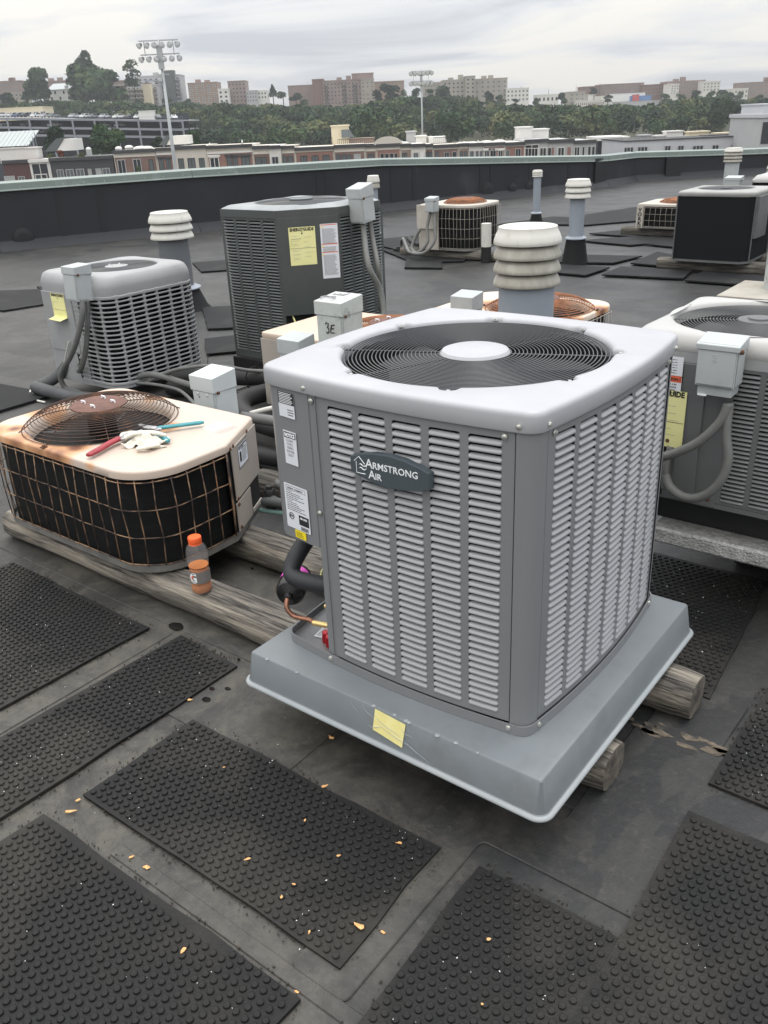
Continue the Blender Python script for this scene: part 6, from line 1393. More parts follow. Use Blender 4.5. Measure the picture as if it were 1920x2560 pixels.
def far_obj(mb, name, m, parent=None, **k):
    o = mb.build(name, m, parent, **k)
    if parent is None: o.rotation_euler = (0, 0, YAW)
    return o
def far_thing(name, label, cat, x, y, z, group=None):
    return thing(name, label, cat, c2w(x, y, z), YAW, group)

# terrain: flat town, wooded bluff, plateau with the apartment houses
nx_, ny_ = 90, 70
def crest(x):           # height of the plateau edge
    pts = [(-420, 24), (-260, 21), (-120, 14), (-35, 9), (0, 9), (60, 10.5), (120, 5.5), (190, 6), (260, 1.8), (420, 1.5)]
    if x <= pts[0][0]: return pts[0][1]
    for (a, p), (b, q) in zip(pts[:-1], pts[1:]):
        if x <= b: return p+(q-p)*(x-a)/(b-a)
    return pts[-1][1]
def terr(x, y):
    t = min(1, max(0, (y-345)/225)); t = t*t*(3-2*t); return GROUND+(crest(x)-6.5-GROUND)*t
vs = []; xs_ = np.linspace(-1300, 1300, nx_); ys_ = np.concatenate([np.linspace(-1300, 300, 12), np.linspace(330, 640, 46), np.linspace(700, 1300, 12)])
for y in ys_:
    for x in xs_: vs.append((x, y, terr(x, y)+(random.uniform(-.6, .6) if 340 < y < 600 else 0)))
mb = MB(); mb.add(vs, [(j*nx_+i, j*nx_+i+1, (j+1)*nx_+i+1, (j+1)*nx_+i) for j in range(len(ys_)-1) for i in range(nx_-1)])
tag(far_obj(mb, 'ground', 'grass_soil', smooth=True), kind='structure')
mb = MB(); mb.box(-300, 300, 70, 140, GROUND, GROUND+.1); tag(far_obj(mb, 'street', 'street'), kind='structure')
mb = MB(); mb.loops([[(x,y,GROUND) for x,y in ROOF],[(x,y,-.4) for x,y in ROOF]])
mb.build('building_wall', 'brick_brown', roof)

WINM = {}
def window_mesh(w, h, glass='dark_glass', frame='stucco_pale', mull=1, lintel=False, key=None):
    k = (round(w,2), round(h,2), glass, frame, mull, lintel)
    if k in WINM: return WINM[k]
    f = min(.12, w*.08); mb = MB(); mb.mi = 0; mb.box(-w/2+f, w/2-f, .02, .06, f, h-f)
    mb.mi = 1
    mb.box(-w/2, -w/2+f, -.05, .06, 0, h); mb.box(w/2-f, w/2, -.05, .06, 0, h); mb.box(-w/2+f, w/2-f, -.05, .06, 0, f); mb.box(-w/2+f, w/2-f, -.05, .06, h-f, h)
    for i in range(1, mull+1): x = -w/2+w*i/(mull+1); mb.box(x-f*.4, x+f*.4, -.03, .02, f, h-f)
    if lintel: mb.box(-w/2-.25, w/2+.25, -.12, .05, h+.02, h+.35)
    WINM[k] = mb.mesh('window', [glass, frame]); return WINM[k]
def building(label, px0, px1, pyt, pyb, D, depth, wm, floors=0, cols=0, win=(.5, .5), glass='dark_glass', frame='stucco_pale', roofh=.5, roofm=None, base=None, cat='building', name='apartment_building', extra=None, group=None, toprow=.3, side=0., rows_from=0, mull=1):
    x0, z0 = ray_at(px0, pyb, D); x1, _ = ray_at(px1, pyb, D); _, zt = ray_at((px0+px1)/2, pyt, D); xm = (x0+x1)/2; w = x1-x0
    _, zb = ray_at((px0+px1)/2, pyb, D); zbase = zb if base is None else base
    t = far_thing(name, label, cat, xm, D, zbase, group); hh = zt-zbase
    mb = MB(); mb.box(-w/2, w/2, 0, depth, -3 if D < 400 else -12, hh); mb.build('wall', wm, t)
    mb = MB(); mb.box(-w/2-.2, w/2+.2, -.2, depth+.2, hh, hh+roofh); mb.build('parapet', roofm or wm, t)
    if floors:
        fh = hh/floors*(1-.04); cw = w/cols; me = window_mesh(cw*win[0], fh*win[1], glass, frame, mull)
        for f in range(rows_from, floors):
            for c_ in range(cols):
                if random.random() < .03: continue
                inst(me, 'window', t, (-w/2+cw*(c_+.5), -.06, fh*f+fh*.28))
        if depth > 6 and side:
            cs = max(1, int(cols*side)); dw = depth/cs; me2 = window_mesh(dw*win[0]*.8, fh*win[1], glass, frame, mull)
            for f in range(rows_from, floors):
                for c_ in range(cs): inst(me2, 'window', t, (w/2+.06 if xm < 0 else -w/2-.06, dw*(c_+.5), fh*f+fh*.28), rz=pi/2 if xm < 0 else -pi/2)
    return t, w, hh, xm, zbase

# --- row houses just across the street
D0 = 150
ROW = [
 # label, px0, px1, top, wall, storey-band material, windows[(px, width px, top py)], glass, lintel
 ('dark maroon house front with white lit blinds at the far left of the row', 4, 72, 402, 'maroon_wall', None, [(22,22,440,'blind_glass'),(52,14,441,'mid_glass')], 'grey_wall'),
 ('house with a white square frame round its big dark window', 70, 122, 400, 'white_wall', None, [(97,36,408,'dark_glass'),(101,26,435,'blind_glass')], 'white_wall'),
 ('charcoal house front with a row of white-framed windows', 121, 281, 394, 'charcoal_wall', None, [(149,14,424,'mid_glass'),(173,17,423,'mid_glass'),(199,17,422,'mid_glass'),(223,8,422,'blind_glass'),(245,12,421,'blind_glass'),(264,16,420,'mid_glass')], 'charcoal_wall'),
 ('brick and stucco row house right of the charcoal one', 281, 388, 376, 'stucco', 'brick_brown', [(302,17,399,'dark_glass'),(341,17,397,'dark_glass'),(376,9,398,'mid_glass')], 'stucco'),
 ('row house with twin narrow brick-framed windows under white lintels', 388, 430, 371, 'stucco', 'brick_red', [(402,10,397,'mid_glass'),(420,10,397,'mid_glass')], 'white_wall'),
 ('pale stucco row house directly behind the tall left light pole', 430, 514, 366, 'stucco', None, [(451,12,396,'mid_glass'),(477,16,395,'mid_glass'),(503,12,395,'mid_glass')], 'white_wall'),
 ('red brick row house with four white-linteled windows', 514, 630, 364, 'stucco', 'brick_red', [(535,20,393,'dark_glass'),(572,11,392,'mid_glass'),(587,11,392,'mid_glass'),(613,18,391,'mid_glass')], 'white_wall'),
 ('row house with two brown brick windows right of the first long red one', 630, 674, 366, 'stucco', 'brick_brown', [(645,12,392,'mid_glass'),(660,10,392,'mid_glass')], 'stucco'),
 ('projecting pale bay of the row with a black balcony window', 672, 702, 365, 'stucco_pale', None, [(688,15,391,'dark_glass')], 'stucco'),
 ('brown brick row house right of the pale balcony bay', 702, 736, 366, 'stucco', 'brick_brown', [(712,9,390,'mid_glass'),(726,9,390,'mid_glass')], 'stucco'),
 ('red brick row house with three wide windows and dark roof railing', 736, 834, 369, 'stucco', 'brick_red', [(759,15,389,'mid_glass'),(787,15,388,'mid_glass'),(815,14,387,'mid_glass')], 'stucco'),
 ('brown row house beneath the roof deck with the glazed stair head', 834, 912, 363, 'stucco', 'brick_brown', [(845,10,386,'mid_glass'),(860,9,386,'mid_glass'),(872,9,386,'mid_glass'),(893,14,385,'blind_glass')], 'stucco'),
 ('stucco row house left of the arched pediment', 912, 940, 362, 'stucco', 'brick_brown', [(927,12,385,'mid_glass')], 'stucco'),
 ('row house crowned with an arched pediment', 940, 1001, 361, 'stucco', 'brick_red', [(955,8,384,'dark_glass'),(967,8,384,'dark_glass'),(979,8,383,'dark_glass'),(990,7,383,'dark_glass')], 'stucco'),
 ('brick row house with a single window left of the right light pole', 1001, 1028, 361, 'stucco', 'brick_tan', [(1011,11,382,'mid_glass')], 'stucco'),
 ('pale row house right behind the right light pole', 1027, 1063, 361, 'stucco_pale', None, [(1039,11,381,'mid_glass'),(1054,8,381,'white_wall')], 'stucco'),
 ('row house with narrow brick windows right of the right light pole', 1063, 1083, 362, 'stucco', 'brick_brown', [(1068,6,380,'mid_glass'),(1077,6,380,'mid_glass')], 'stucco'),
 ('brown brick row house with balcony windows under a dark roof rail', 1083, 1146, 363, 'stucco', 'brick_brown', [(1093,8,380,'mid_glass'),(1117,11,380,'dark_glass'),(1136,9,379,'dark_glass')], 'stucco'),
 ('narrow stucco row house with two slim windows', 1146, 1172, 360, 'stucco', 'brick_tan', [(1153,7,378,'mid_glass'),(1164,7,378,'mid_glass')], 'stucco'),
 ('pale bay row house with three grey windows', 1172, 1207, 359, 'stucco_pale', None, [(1179,9,377,'mid_glass'),(1192,7,377,'mid_glass'),(1202,7,377,'mid_glass')], 'grey_wall'),
 ('pink brick row house with white lintels near the grey bays', 1207, 1262, 358, 'stucco_pale', 'brick_red', [(1216,10,376,'dark_glass'),(1228,6,376,'dark_glass'),(1235,6,376,'dark_glass'),(1250,10,376,'dark_glass')], 'white_wall'),
 ('last brick row house before the grey bayed building', 1262, 1312, 357, 'stucco_pale', 'brick_red', [(1268,8,375,'mid_glass'),(1294,12,371,'dark_glass')], 'grey_wall'),
 ('grey bayed house with tall dark glazing and a white stair head', 1312, 1372, 350, 'grey_wall', None, [(1321,14,370,'dark_glass'),(1337,14,370,'dark_glass'),(1330,30,361,'dark_glass'),(1358,14,369,'dark_glass')], 'white_wall'),
 ('grey bayed house with orange-brown side panels', 1372, 1436, 350, 'grey_wall', None, [(1374,8,369,'dark_glass'),(1382,5,369,'brick_red'),(1403,14,368,'dark_glass'),(1423,7,368,'brick_red')], 'white_wall'),
 ('last grey bay with paired windows beside the dark passage', 1436, 1491, 352, 'grey_wall', None, [(1443,12,367,'dark_glass'),(1459,5,367,'dark_glass'),(1474,7,366,'dark_glass'),(1484,6,366,'dark_glass')], 'white_wall')]
def zat(px, py, D): return ray_at(px, py, D)[1]
for i, (lb, p0, p1, pt, wm, band, wins, cop) in enumerate(ROW):
    pm_ = (p0+p1)/2; x0, _ = ray_at(p0, pt, D0); x1, _ = ray_at(p1, pt, D0); zt = zat(pm_, pt, D0); xm = (x0+x1)/2; w = x1-x0-.04
    t = far_thing('row_house', lb, 'house', xm, D0+(.6 if wm in ('stucco_pale',) else 0)*-1+random.uniform(0,.2), GROUND, 'row houses across the street'); hh = zt-GROUND
    mb = MB(); mb.box(-w/2, w/2, 0, 12, 0, hh); mb.build('wall', wm, t)
    mb = MB(); mb.box(-w/2-.02, w/2+.02, -.35, .4, hh-.35, hh+.12); mb.build('cornice', 'roof_dark' if wm not in ('white_wall',) else wm, t)
    if band:
        zb = zat(pm_, wins[0][2]-6 if band != 'brick_red' else wins[0][2]-9, D0)-GROUND; mb = MB(); mb.box(-w/2+.15, w/2-.15, -.08, -.01, 2, zb); mb.build('brick_band', band, t)
        mb = MB(); mb.box(-w/2, w/2, -.16, -.02, zb+.05, zb+.30); mb.build('string_course', 'white_wall' if cop == 'white_wall' else wm, t)
        for c_ in (.3, .7): mb = MB(); mb.box(-w*.09, w*.09, -.12, -.01, -.12, .12); o = mb.build('tablet', wm, t); o.location = (w*(c_-.5), 0, (hh+zb)/2+.1)
    for (wp, ww, wt, gl) in wins:
        wx, wz = ray_at(wp, wt, D0); ww_ = ww/FPX*D0*1.08; hz = 3.0 if ww < 25 else 2.6
        if gl in ('brick_red', 'white_wall'): mb = MB(); mb.box(-ww_/2, ww_/2, -.1, 0, 0, hz); o = mb.build('panel', gl, t)
        else: o = inst(window_mesh(round(ww_,1), hz, gl, 'roof_dark' if gl == 'mid_glass' and wm == 'stucco' else ('white_wall' if cop == 'white_wall' else 'grey_wall'), 1 if ww > 9 else 0, cop == 'white_wall' and band == 'brick_red'), 'window', t, (0,0,0))
        o.location = (wx-xm, -.14 if band else -.06, wz-hz-GROUND)
    if i == 13:
        mb = MB(); mb.prism([(-3.1+.0, 0)]+[(-2.6*cos(a), 0) for a in (0,)] , 0, 0) if False else None
        mb = MB(); pts = [(-2.3*1.0*cos(a), hh+1.15*sin(a)) for a in [pi*k/12 for k in range(13)]]
        mb.add([(x, -.3, z) for x, z in pts]+[(x, .6, z) for x, z in pts], [tuple(range(12, -1, -1)), tuple(range(13, 26))]+[(k, k+1, k+14, k+13) for k in range(12)]+[(12, 0, 13, 25)]); mb.build('arched_pediment', 'stucco', t)
# roof-top pieces of the row
def far_box(label, cat, name, p0, p1, pt, pb, D, depth, m, group=None, roofm=None):
    x0, _ = ray_at(p0, pb, D); x1, _ = ray_at(p1, pb, D); zt = zat((p0+p1)/2, pt, D); zb = zat((p0+p1)/2, pb, D)
    t = far_thing(name, label, cat, (x0+x1)/2, D, zb, group); w = x1-x0
    mb = MB(); mb.box(-w/2, w/2, 0, depth, -.6 if D < 400 else -9, zt-zb); mb.build('wall', m, t)
    mb = MB(); mb.box(-w/2-.15, w/2+.15, -.15, depth+.15, zt-zb, zt-zb+.2); mb.build('roof', roofm or m, t)
    return t, w, zt-zb
def wedge(label, p0, p1, p2, pt, pb, D, m, rm, depth=5):
    """stair head with a slope on its left: slope from p0 to p1, wall to p2"""
    xa, _ = ray_at(p0, pb, D); xb, _ = ray_at(p1, pt, D); xc, _ = ray_at(p2, pb, D); zt = zat(p1, pt, D); zb = zat(p1, pb, D)
    t = far_thing('rooftop_hut', label, 'roof structure', (xa+xc)/2, D, zb); o_ = (xa+xc)/2; a, b, c_ = xa-o_, xb-o_, xc-o_; h_ = zt-zb
    mb = MB(); e_ = (c_-b)*.0
    mb.add([(a+(b-a)*.55,0,0),(c_,0,0),(c_,0,h_),(b,0,h_),(a+(b-a)*.55,depth,0),(c_,depth,0),(c_,depth,h_),(b,depth,h_)], [(0,1,2,3),(7,6,5,4),(1,5,6,2),(3,2,6,7)]); mb.build('wall', m, t)
    mb = MB(); mb.hexa([(a-.1,-.1,0),(a+(b-a)*.55,-.15,0),(a+(b-a)*.55,depth,0),(a-.1,depth,0),(b-(b-a)*.35,-.1,h_+.1),(b+.05,-.15,h_+.1),(b+.05,depth,h_+.1),(b-(b-a)*.35,depth,h_+.1)]); mb.build('sloped_roof', rm, t)
    return t
wedge('small stair head with dark sloped roof above the charcoal house', 112, 160, 188, 347, 377, 158, 'white_wall', 'roof_slate')
wedge('second stair head with dark sloped roof by the left light pole', 398, 428, 470, 340, 362, 158, 'white_wall', 'roof_slate')
t, w, h_ = far_box('cream stair tower with blue glazed lean-to on the row house roofs', 'roof structure', 'stair_tower', 830, 873, 316, 360, 160, 5, 'cream_wall')
mb = MB(); mb.hexa([(w/2-1.2,-.6,1.0),(w/2+.9,-.6,1.0),(w/2+.9,.4,1.0),(w/2-1.2,.4,1.0),(w/2-1.2,-.3,2.2),(w/2+.1,-.3,2.2),(w/2+.1,.4,2.2),(w/2-1.2,.4,2.2)]); mb.build('glazed_lean_to', 'mid_glass', t)
far_box('low tan parapet right of the cream stair tower', 'wall', 'roof_parapet', 873, 936, 348, 358, 160, 3, 'brick_tan')
far_box('grey stair head left of the right light pole', 'roof structure', 'rooftop_hut', 1018, 1040, 331, 355, 160, 4, 'grey_wall')
far_box('low pale plant housing beside the grey stair head', 'roof structure', 'plant_housing', 1038, 1066, 342, 356, 160, 4, 'white_wall')
wedge('white stair head with slanted side right of the right light pole', 1118, 1112, 1072, 341, 357, 160, 'white_wall', 'roof_metal')
far_box('white stair head on the grey bayed houses', 'roof structure', 'rooftop_hut', 1296, 1330, 320, 350, 158, 4, 'white_wall')
far_box('lower white box right of that stair head on the grey bayed houses', 'roof structure', 'plant_housing', 1330, 1371, 325, 350, 161, 4, 'white_wall')
far_box('white roof terrace screen above the maroon house, left one', 'roof structure', 'terrace_screen', 0, 66, 372, 398, 156, .3, 'white_wall')
far_box('white roof terrace screen above the maroon house, right one', 'roof structure', 'terrace_screen', 65, 93, 371, 393, 156, 3, 'white_wall')
gh = far_thing('glazed_canopy', 'slanted white standing-seam canopy at the far left above the terrace screens', 'canopy', ray_at(20, 366, 160)[0], 160, zat(20, 366, 160))
for k in range(9):
    x = -3.2+k*.75; mb = MB(); mb.hexa([(x,-.1,0),(x+.70,-.1,0),(x+.70,.1,-.1),(x,.1,-.1),(x+1.4,2.4,2.3),(x+2.1,2.4,2.3),(x+2.1,2.5,2.2),(x+1.4,2.5,2.2)]); mb.build('roof_panel', 'roof_metal', gh)
for k in range(4): mb = MB(); mb.box(-.05,.05,-.05,.05,-2,.2+.6*k); o = mb.build('post', 'steel_frame', gh); o.location = (3.4+k*.35, .4*k, 0)
rr_ = random.Random(5)
for p0, p1 in ((738, 832), (1085, 1145), (845, 940)):
    x0, z0 = ray_at(p0, 366 if p0 < 1000 else 361, 149.6); x1, _ = ray_at(p1, 364 if p0 < 1000 else 360, 149.6); t = far_thing('roof_railing', 'dark roof-edge railing %s' % {738: 'on the red brick house with three wide windows', 1085: 'right of the right light pole', 845: 'below the cream stair tower'}[p0], 'railing', (x0+x1)/2, 149.8, z0); w = x1-x0
    for z in (.1, .95): mb = MB(); mb.box(-w/2, w/2, -.03, .03, z, z+.07); mb.build('rail', 'roof_dark', t)
    k = int(w/.3)
    for q in range(k+1): mb = MB(); mb.box(-.025, .025, -.02, .02, 0, 1); o = mb.build('baluster', 'roof_dark', t); o.location = (-w/2+w*q/k, 0, 0)
for i, (p, py_, wd) in enumerate([(221,371,1.4),(296,369,1.8),(322,366,2.2),(352,368,4.0),(368,368,3.0),(524,360,.5),(605,352,.4),(640,366,1.2),(668,364,1.6),(1001,355,1.8),(1012,357,2.),(1160,357,1.8),(1176,357,1.0),(1195,354,.5),(1216,354,3.5),(1248,352,3.5)]):
    x, z = ray_at(p, py_, 153); t = far_thing('roof_vent', 'small pale rooftop unit on the row houses, number %d from the left' % (i+1) if False else ['white dome vent above the charcoal house','pale vent above the brick house left of the pole','grey rooftop duct beside it, left of the pole','long white curved duct just left of the left pole','shorter white duct touching the left pole','tiny pale finial above the red brick house','small white vent stack left of the pediment row','flat pale hatch over the first brown house','flat pale hatch over the balcony bay','white hatch right of the arched pediment','pale hatch next to the grey stair head','white hatch above the slim-windowed house','small white box above the three grey windows','thin white flue near the grey bayed houses','long low white curb right of the thin flue','last long low white curb before the grey bays'][i], 'roof vent', x, 153, z-.2)
    mb = MB(); wd *= .62; mb.lathe([(wd*.5,0),(wd*.5,.18),(wd*.3,.34),(.01,.4)], n=10); mb.build('hood', 'white_wall', t, smooth=True); mb = MB(); mb.box(-wd*.4,wd*.4,-.4,.4,-1.2,.05); mb.build('curb', 'grey_wall', t)
# --- dark passage and long grey building at the right
t, w, hh, xm, zb_ = building('long low dark link building with brown roof edge', 1491, 1560, 351, 420, 165, 8, 'garage_dark', base=GROUND, roofm='white_wall', roofh=.6, name='link_building')
t, w, hh, xm, zb_ = building('long pale grey building with a row of small dark windows', 1558, 1884, 347, 420, 150, 14, 'grey_wall_blue', base=GROUND, roofm='roof_dark', roofh=.15, name='long_building')
t.rotation_euler.z = YAW+radians(.9)
for p, ww, wt in ((1571,23,367),(1606,24,366),(1669,15,364),(1702,15,363.5),(1745,26,363),(1789,16,362),(1836,16,361),(1869,15,360)):
    wx, wz = ray_at(p, wt, 150); ww_ = ww/FPX*150; inst(window_mesh(round(ww_,1), .95, 'dark_glass', 'grey_wall', 2 if ww > 20 else 1), 'window', t, (wx-xm, -.12, wz-.95-GROUND))
for i, (p0, p1, pt, pb, m_) in enumerate([(1665,1706,330,348,'white_wall'),(1722,1772,331,342,'cream_wall'),(1790,1890,333,340,'cream_wall'),(1760,1876,339,346,'roof_dark'),(1600,1626,340,349,'grey_wall'),(1640,1660,341,348,'white_wall'),(1700,1740,343,348,'grey_wall'),(1854,1884,304,334,'cream_wall'),(1560,1572,344,349,'white_wall')]):
    far_box(['white angular roof structure on the long grey building','cream plant screen right of the white angular structure','long cream plant screen near the right edge','long dark plant screen in front of the cream one','small grey roof box at the left of the long building','small white roof box left of the angular structure','low grey box right of the angular structure','cream roof house under the tall building at right edge','tiny white box at the left end of the long building'][i], 'roof structure', 'roof_plant', p0, p1, pt, pb, 157 if i != 3 else 154, 2, m_)
t, w, hh, xm, zb_ = building('tall grey modern building with stepped balconies at the right edge', 1888, 1990, 293, 420, 140, 12, 'grey_wall', base=GROUND, name='apartment_building', roofm='grey_wall_blue')
for z0_, z1_ in ((-5.6, -2.6), (-9.6, -7.2)): mb = MB(); mb.box(-w/2+.3, w/2, -.08, .0, hh+z0_+2, hh+z1_+2); mb.build('balcony_recess', 'dark_glass', t)
far_box('upper set-back storey of the tall grey building at the right edge', 'building', 'upper_storey', 1903, 1990, 261, 294, 143, 8, 'grey_wall_blue')

# --- cars
def car_mesh(cm):
    mb = MB(); L_, Wd = 4.4, 1.75
    prof = [(-2.2,.35),(-2.2,.80),(-1.95,.92),(-1.25,.98),(-.75,1.42),(.75,1.45),(1.35,1.0),(2.1,.85),(2.2,.55),(2.2,.35)]
    mb.add([(x,-Wd/2,z) for x,z in prof]+[(x,Wd/2,z) for x,z in prof], [tuple(range(9,-1,-1)), tuple(range(10,20))]+[(i,(i+1)%10,10+(i+1)%10,10+i) for i in range(10)])
    mb.mi = 1
    for s_ in (-1, 1): y = s_*(Wd/2+.01); mb.add([(-1.15,y,1.0),(-.70,y,1.36),(.68,y,1.38),(1.2,y,1.02)], [(0,1,2,3)])
    mb.add([(-1.22,-.75,1.02),(-.80,-.7,1.40),(-.80,.7,1.40),(-1.22,.75,1.02)], [(0,1,2,3)]); mb.add([(1.33,-.75,1.03),(.80,-.7,1.44),(.80,.7,1.44),(1.33,.75,1.03)], [(0,1,2,3)])
    for x in (-1.35, 1.4):
        for s_ in (-1, 1):
            o = len(mb.v); mb.lathe([(.33,-.1),(.33,.1)], n=12, cap0=True, cap1=True); mb.v[o:] = [(x+a, s_*.8+c_, .33+b) for a, b, c_ in mb.v[o:]]
    return mb.mesh('car', [cm, 'dark_glass'])
CARS = {c_: car_mesh(c_) for c_ in ('car_silver','car_white','car_dark','car_red','car_blue','car_grey')}
# --- open parking garage on the left
DG = 320
gx0, _ = ray_at(-60, 300, DG); gx1, _ = ray_at(459, 300, DG)
gar = far_thing('parking_garage', 'open steel parking garage with pale deck edges and rows of cars on top', 'parking garage', (gx0+gx1)/2, DG, GROUND); gc = (gx0+gx1)/2
def slopebox(t, pa, pb, ya, yb, th, m, name, dy=30, y0=0):
    """deck edge from photo height ya at pa to yb at pb"""
    xa, za = ray_at(pa, ya, DG); xb, zb = ray_at(pb, yb, DG); mb = MB(); a, b = xa-gc, xb-gc; za -= GROUND; zb -= GROUND
    mb.hexa([(a,y0,za-th),(b,y0,zb-th),(b,y0+dy,zb-th),(a,y0+dy,za-th),(a,y0,za),(b,y0,zb),(b,y0+dy,zb),(a,y0+dy,za)]); return mb.build(name, m, t)
for ya, yb in ((295, 300), (317, 322), (336, 341)): slopebox(gar, -60, 459, ya-2, yb, .35, 'deck_slab', 'deck'); slopebox(gar, -60, 459, ya-1, yb+.5, .55, 'steel_frame', 'deck_edge', dy=.4, y0=-.45)
mb = MB(); xa, za = ray_at(-60, 298, DG); mb.box(gx0-gc, gx1-gc, 9, 9.5, 0, za-GROUND-1); mb.build('back_wall', 'garage_dark', gar)
for p in range(-40, 470, 55):
    p = p+ (0 if p < 100 else -2); x, zt = ray_at(p+3, 298+5*p/460, DG); mb = MB(); mb.box(-.28,.28,-.5,0,0,zt-GROUND); o = mb.build('column', 'steel_frame', gar); o.location = (x-gc, 0, 0)
for zoff in (.55, 1.0):
    for (a_0, b_0) in ((-60, 459),): 
        xa, za = ray_at(a_0, 293, DG); xb, zb = ray_at(b_0, 300, DG); mb = MB(); mb.hexa([(xa-gc,-.3,za-GROUND+zoff),(xb-gc,-.3,zb-GROUND+zoff),(xb-gc,-.25,zb-GROUND+zoff),(xa-gc,-.25,za-GROUND+zoff),(xa-gc,-.3,za-GROUND+zoff+.06),(xb-gc,-.3,zb-GROUND+zoff+.06),(xb-gc,-.25,zb-GROUND+zoff+.06),(xa-gc,-.25,za-GROUND+zoff+.06)]); mb.build('guard_rail', 'steel_frame', gar)
cr_ = random.Random(21); cl_ = list(CARS)
def add_car(p, py, D, k, lb):
    x, z = ray_at(p, py, D); o = bpy.data.objects.new('parked_car', CARS[k]); COL.objects.link(o); o.location = c2w(x, D, z); o.rotation_euler = (0, 0, YAW+radians(cr_.uniform(50, 75)*(1 if cr_.random() < .8 else -1)))
    tag(o, lb, 'car', 'cars parked in the garage')
names = {'car_silver':'silver','car_white':'white','car_dark':'dark','car_red':'dark red','car_blue':'blue','car_grey':'grey'}
seq = ['car_white','car_silver','car_blue','car_dark','car_white','car_silver','car_grey','car_silver','car_white','car_grey','car_silver','car_white','car_dark','car_white','car_grey','car_white']
pos_ = [4,33,50,64,92,118,134,186,215,232,262,298,328,348,392,432]
near_ = ['at the far left end','second from the left end','third from the left end','under the left end of the cream building','below the middle of the cream building','right of the cream building','just right of the cream building, second','left of the big tree','below the left edge of the big tree','below the big tree','right below the big tree','brightest in the middle of the deck','beside the brightest car','left of the white stair box','right of the white stair box','near the right end behind the light pole']
for i, p in enumerate(pos_): add_car(p, 291+6*p/460+1.5, DG+6, seq[i], '%s car on the top deck, %s' % (names[seq[i]], near_[i]))
for i, (p, py) in enumerate([(12,315),(70,315),(136,316),(262,317),(300,317),(56,334),(100,334),(300,337)]): add_car(p, py+1, DG+4, ['car_silver','car_grey','car_white','car_white','car_silver','car_white','car_silver','car_silver'][i], ['silver car in the upper covered deck, leftmost','grey car in the upper covered deck, left bay','white car in the upper covered deck, third bay','white car in the upper covered deck, middle bay','silver car in the upper covered deck, middle right bay','white car in the lower covered deck, left bay','silver car in the lower covered deck, second bay','silver car in the lower covered deck, right of the bushes'][i])
far_box('white stair box on the garage top deck', 'roof structure', 'stair_box', 348, 384, 278, 296, DG+2, 4, 'white_wall')
cb, w, hh = far_box('low cream building with window row behind the garage roof', 'building', 'low_building', -30, 111, 270, 296, DG+32, 12, 'cream_wall')[0:3]
for k in range(7): inst(window_mesh(2.0, 1.4, 'mid_glass', 'white_wall', 1), 'window', cb, (-w/2+5+k*2.6, -.1, .6))

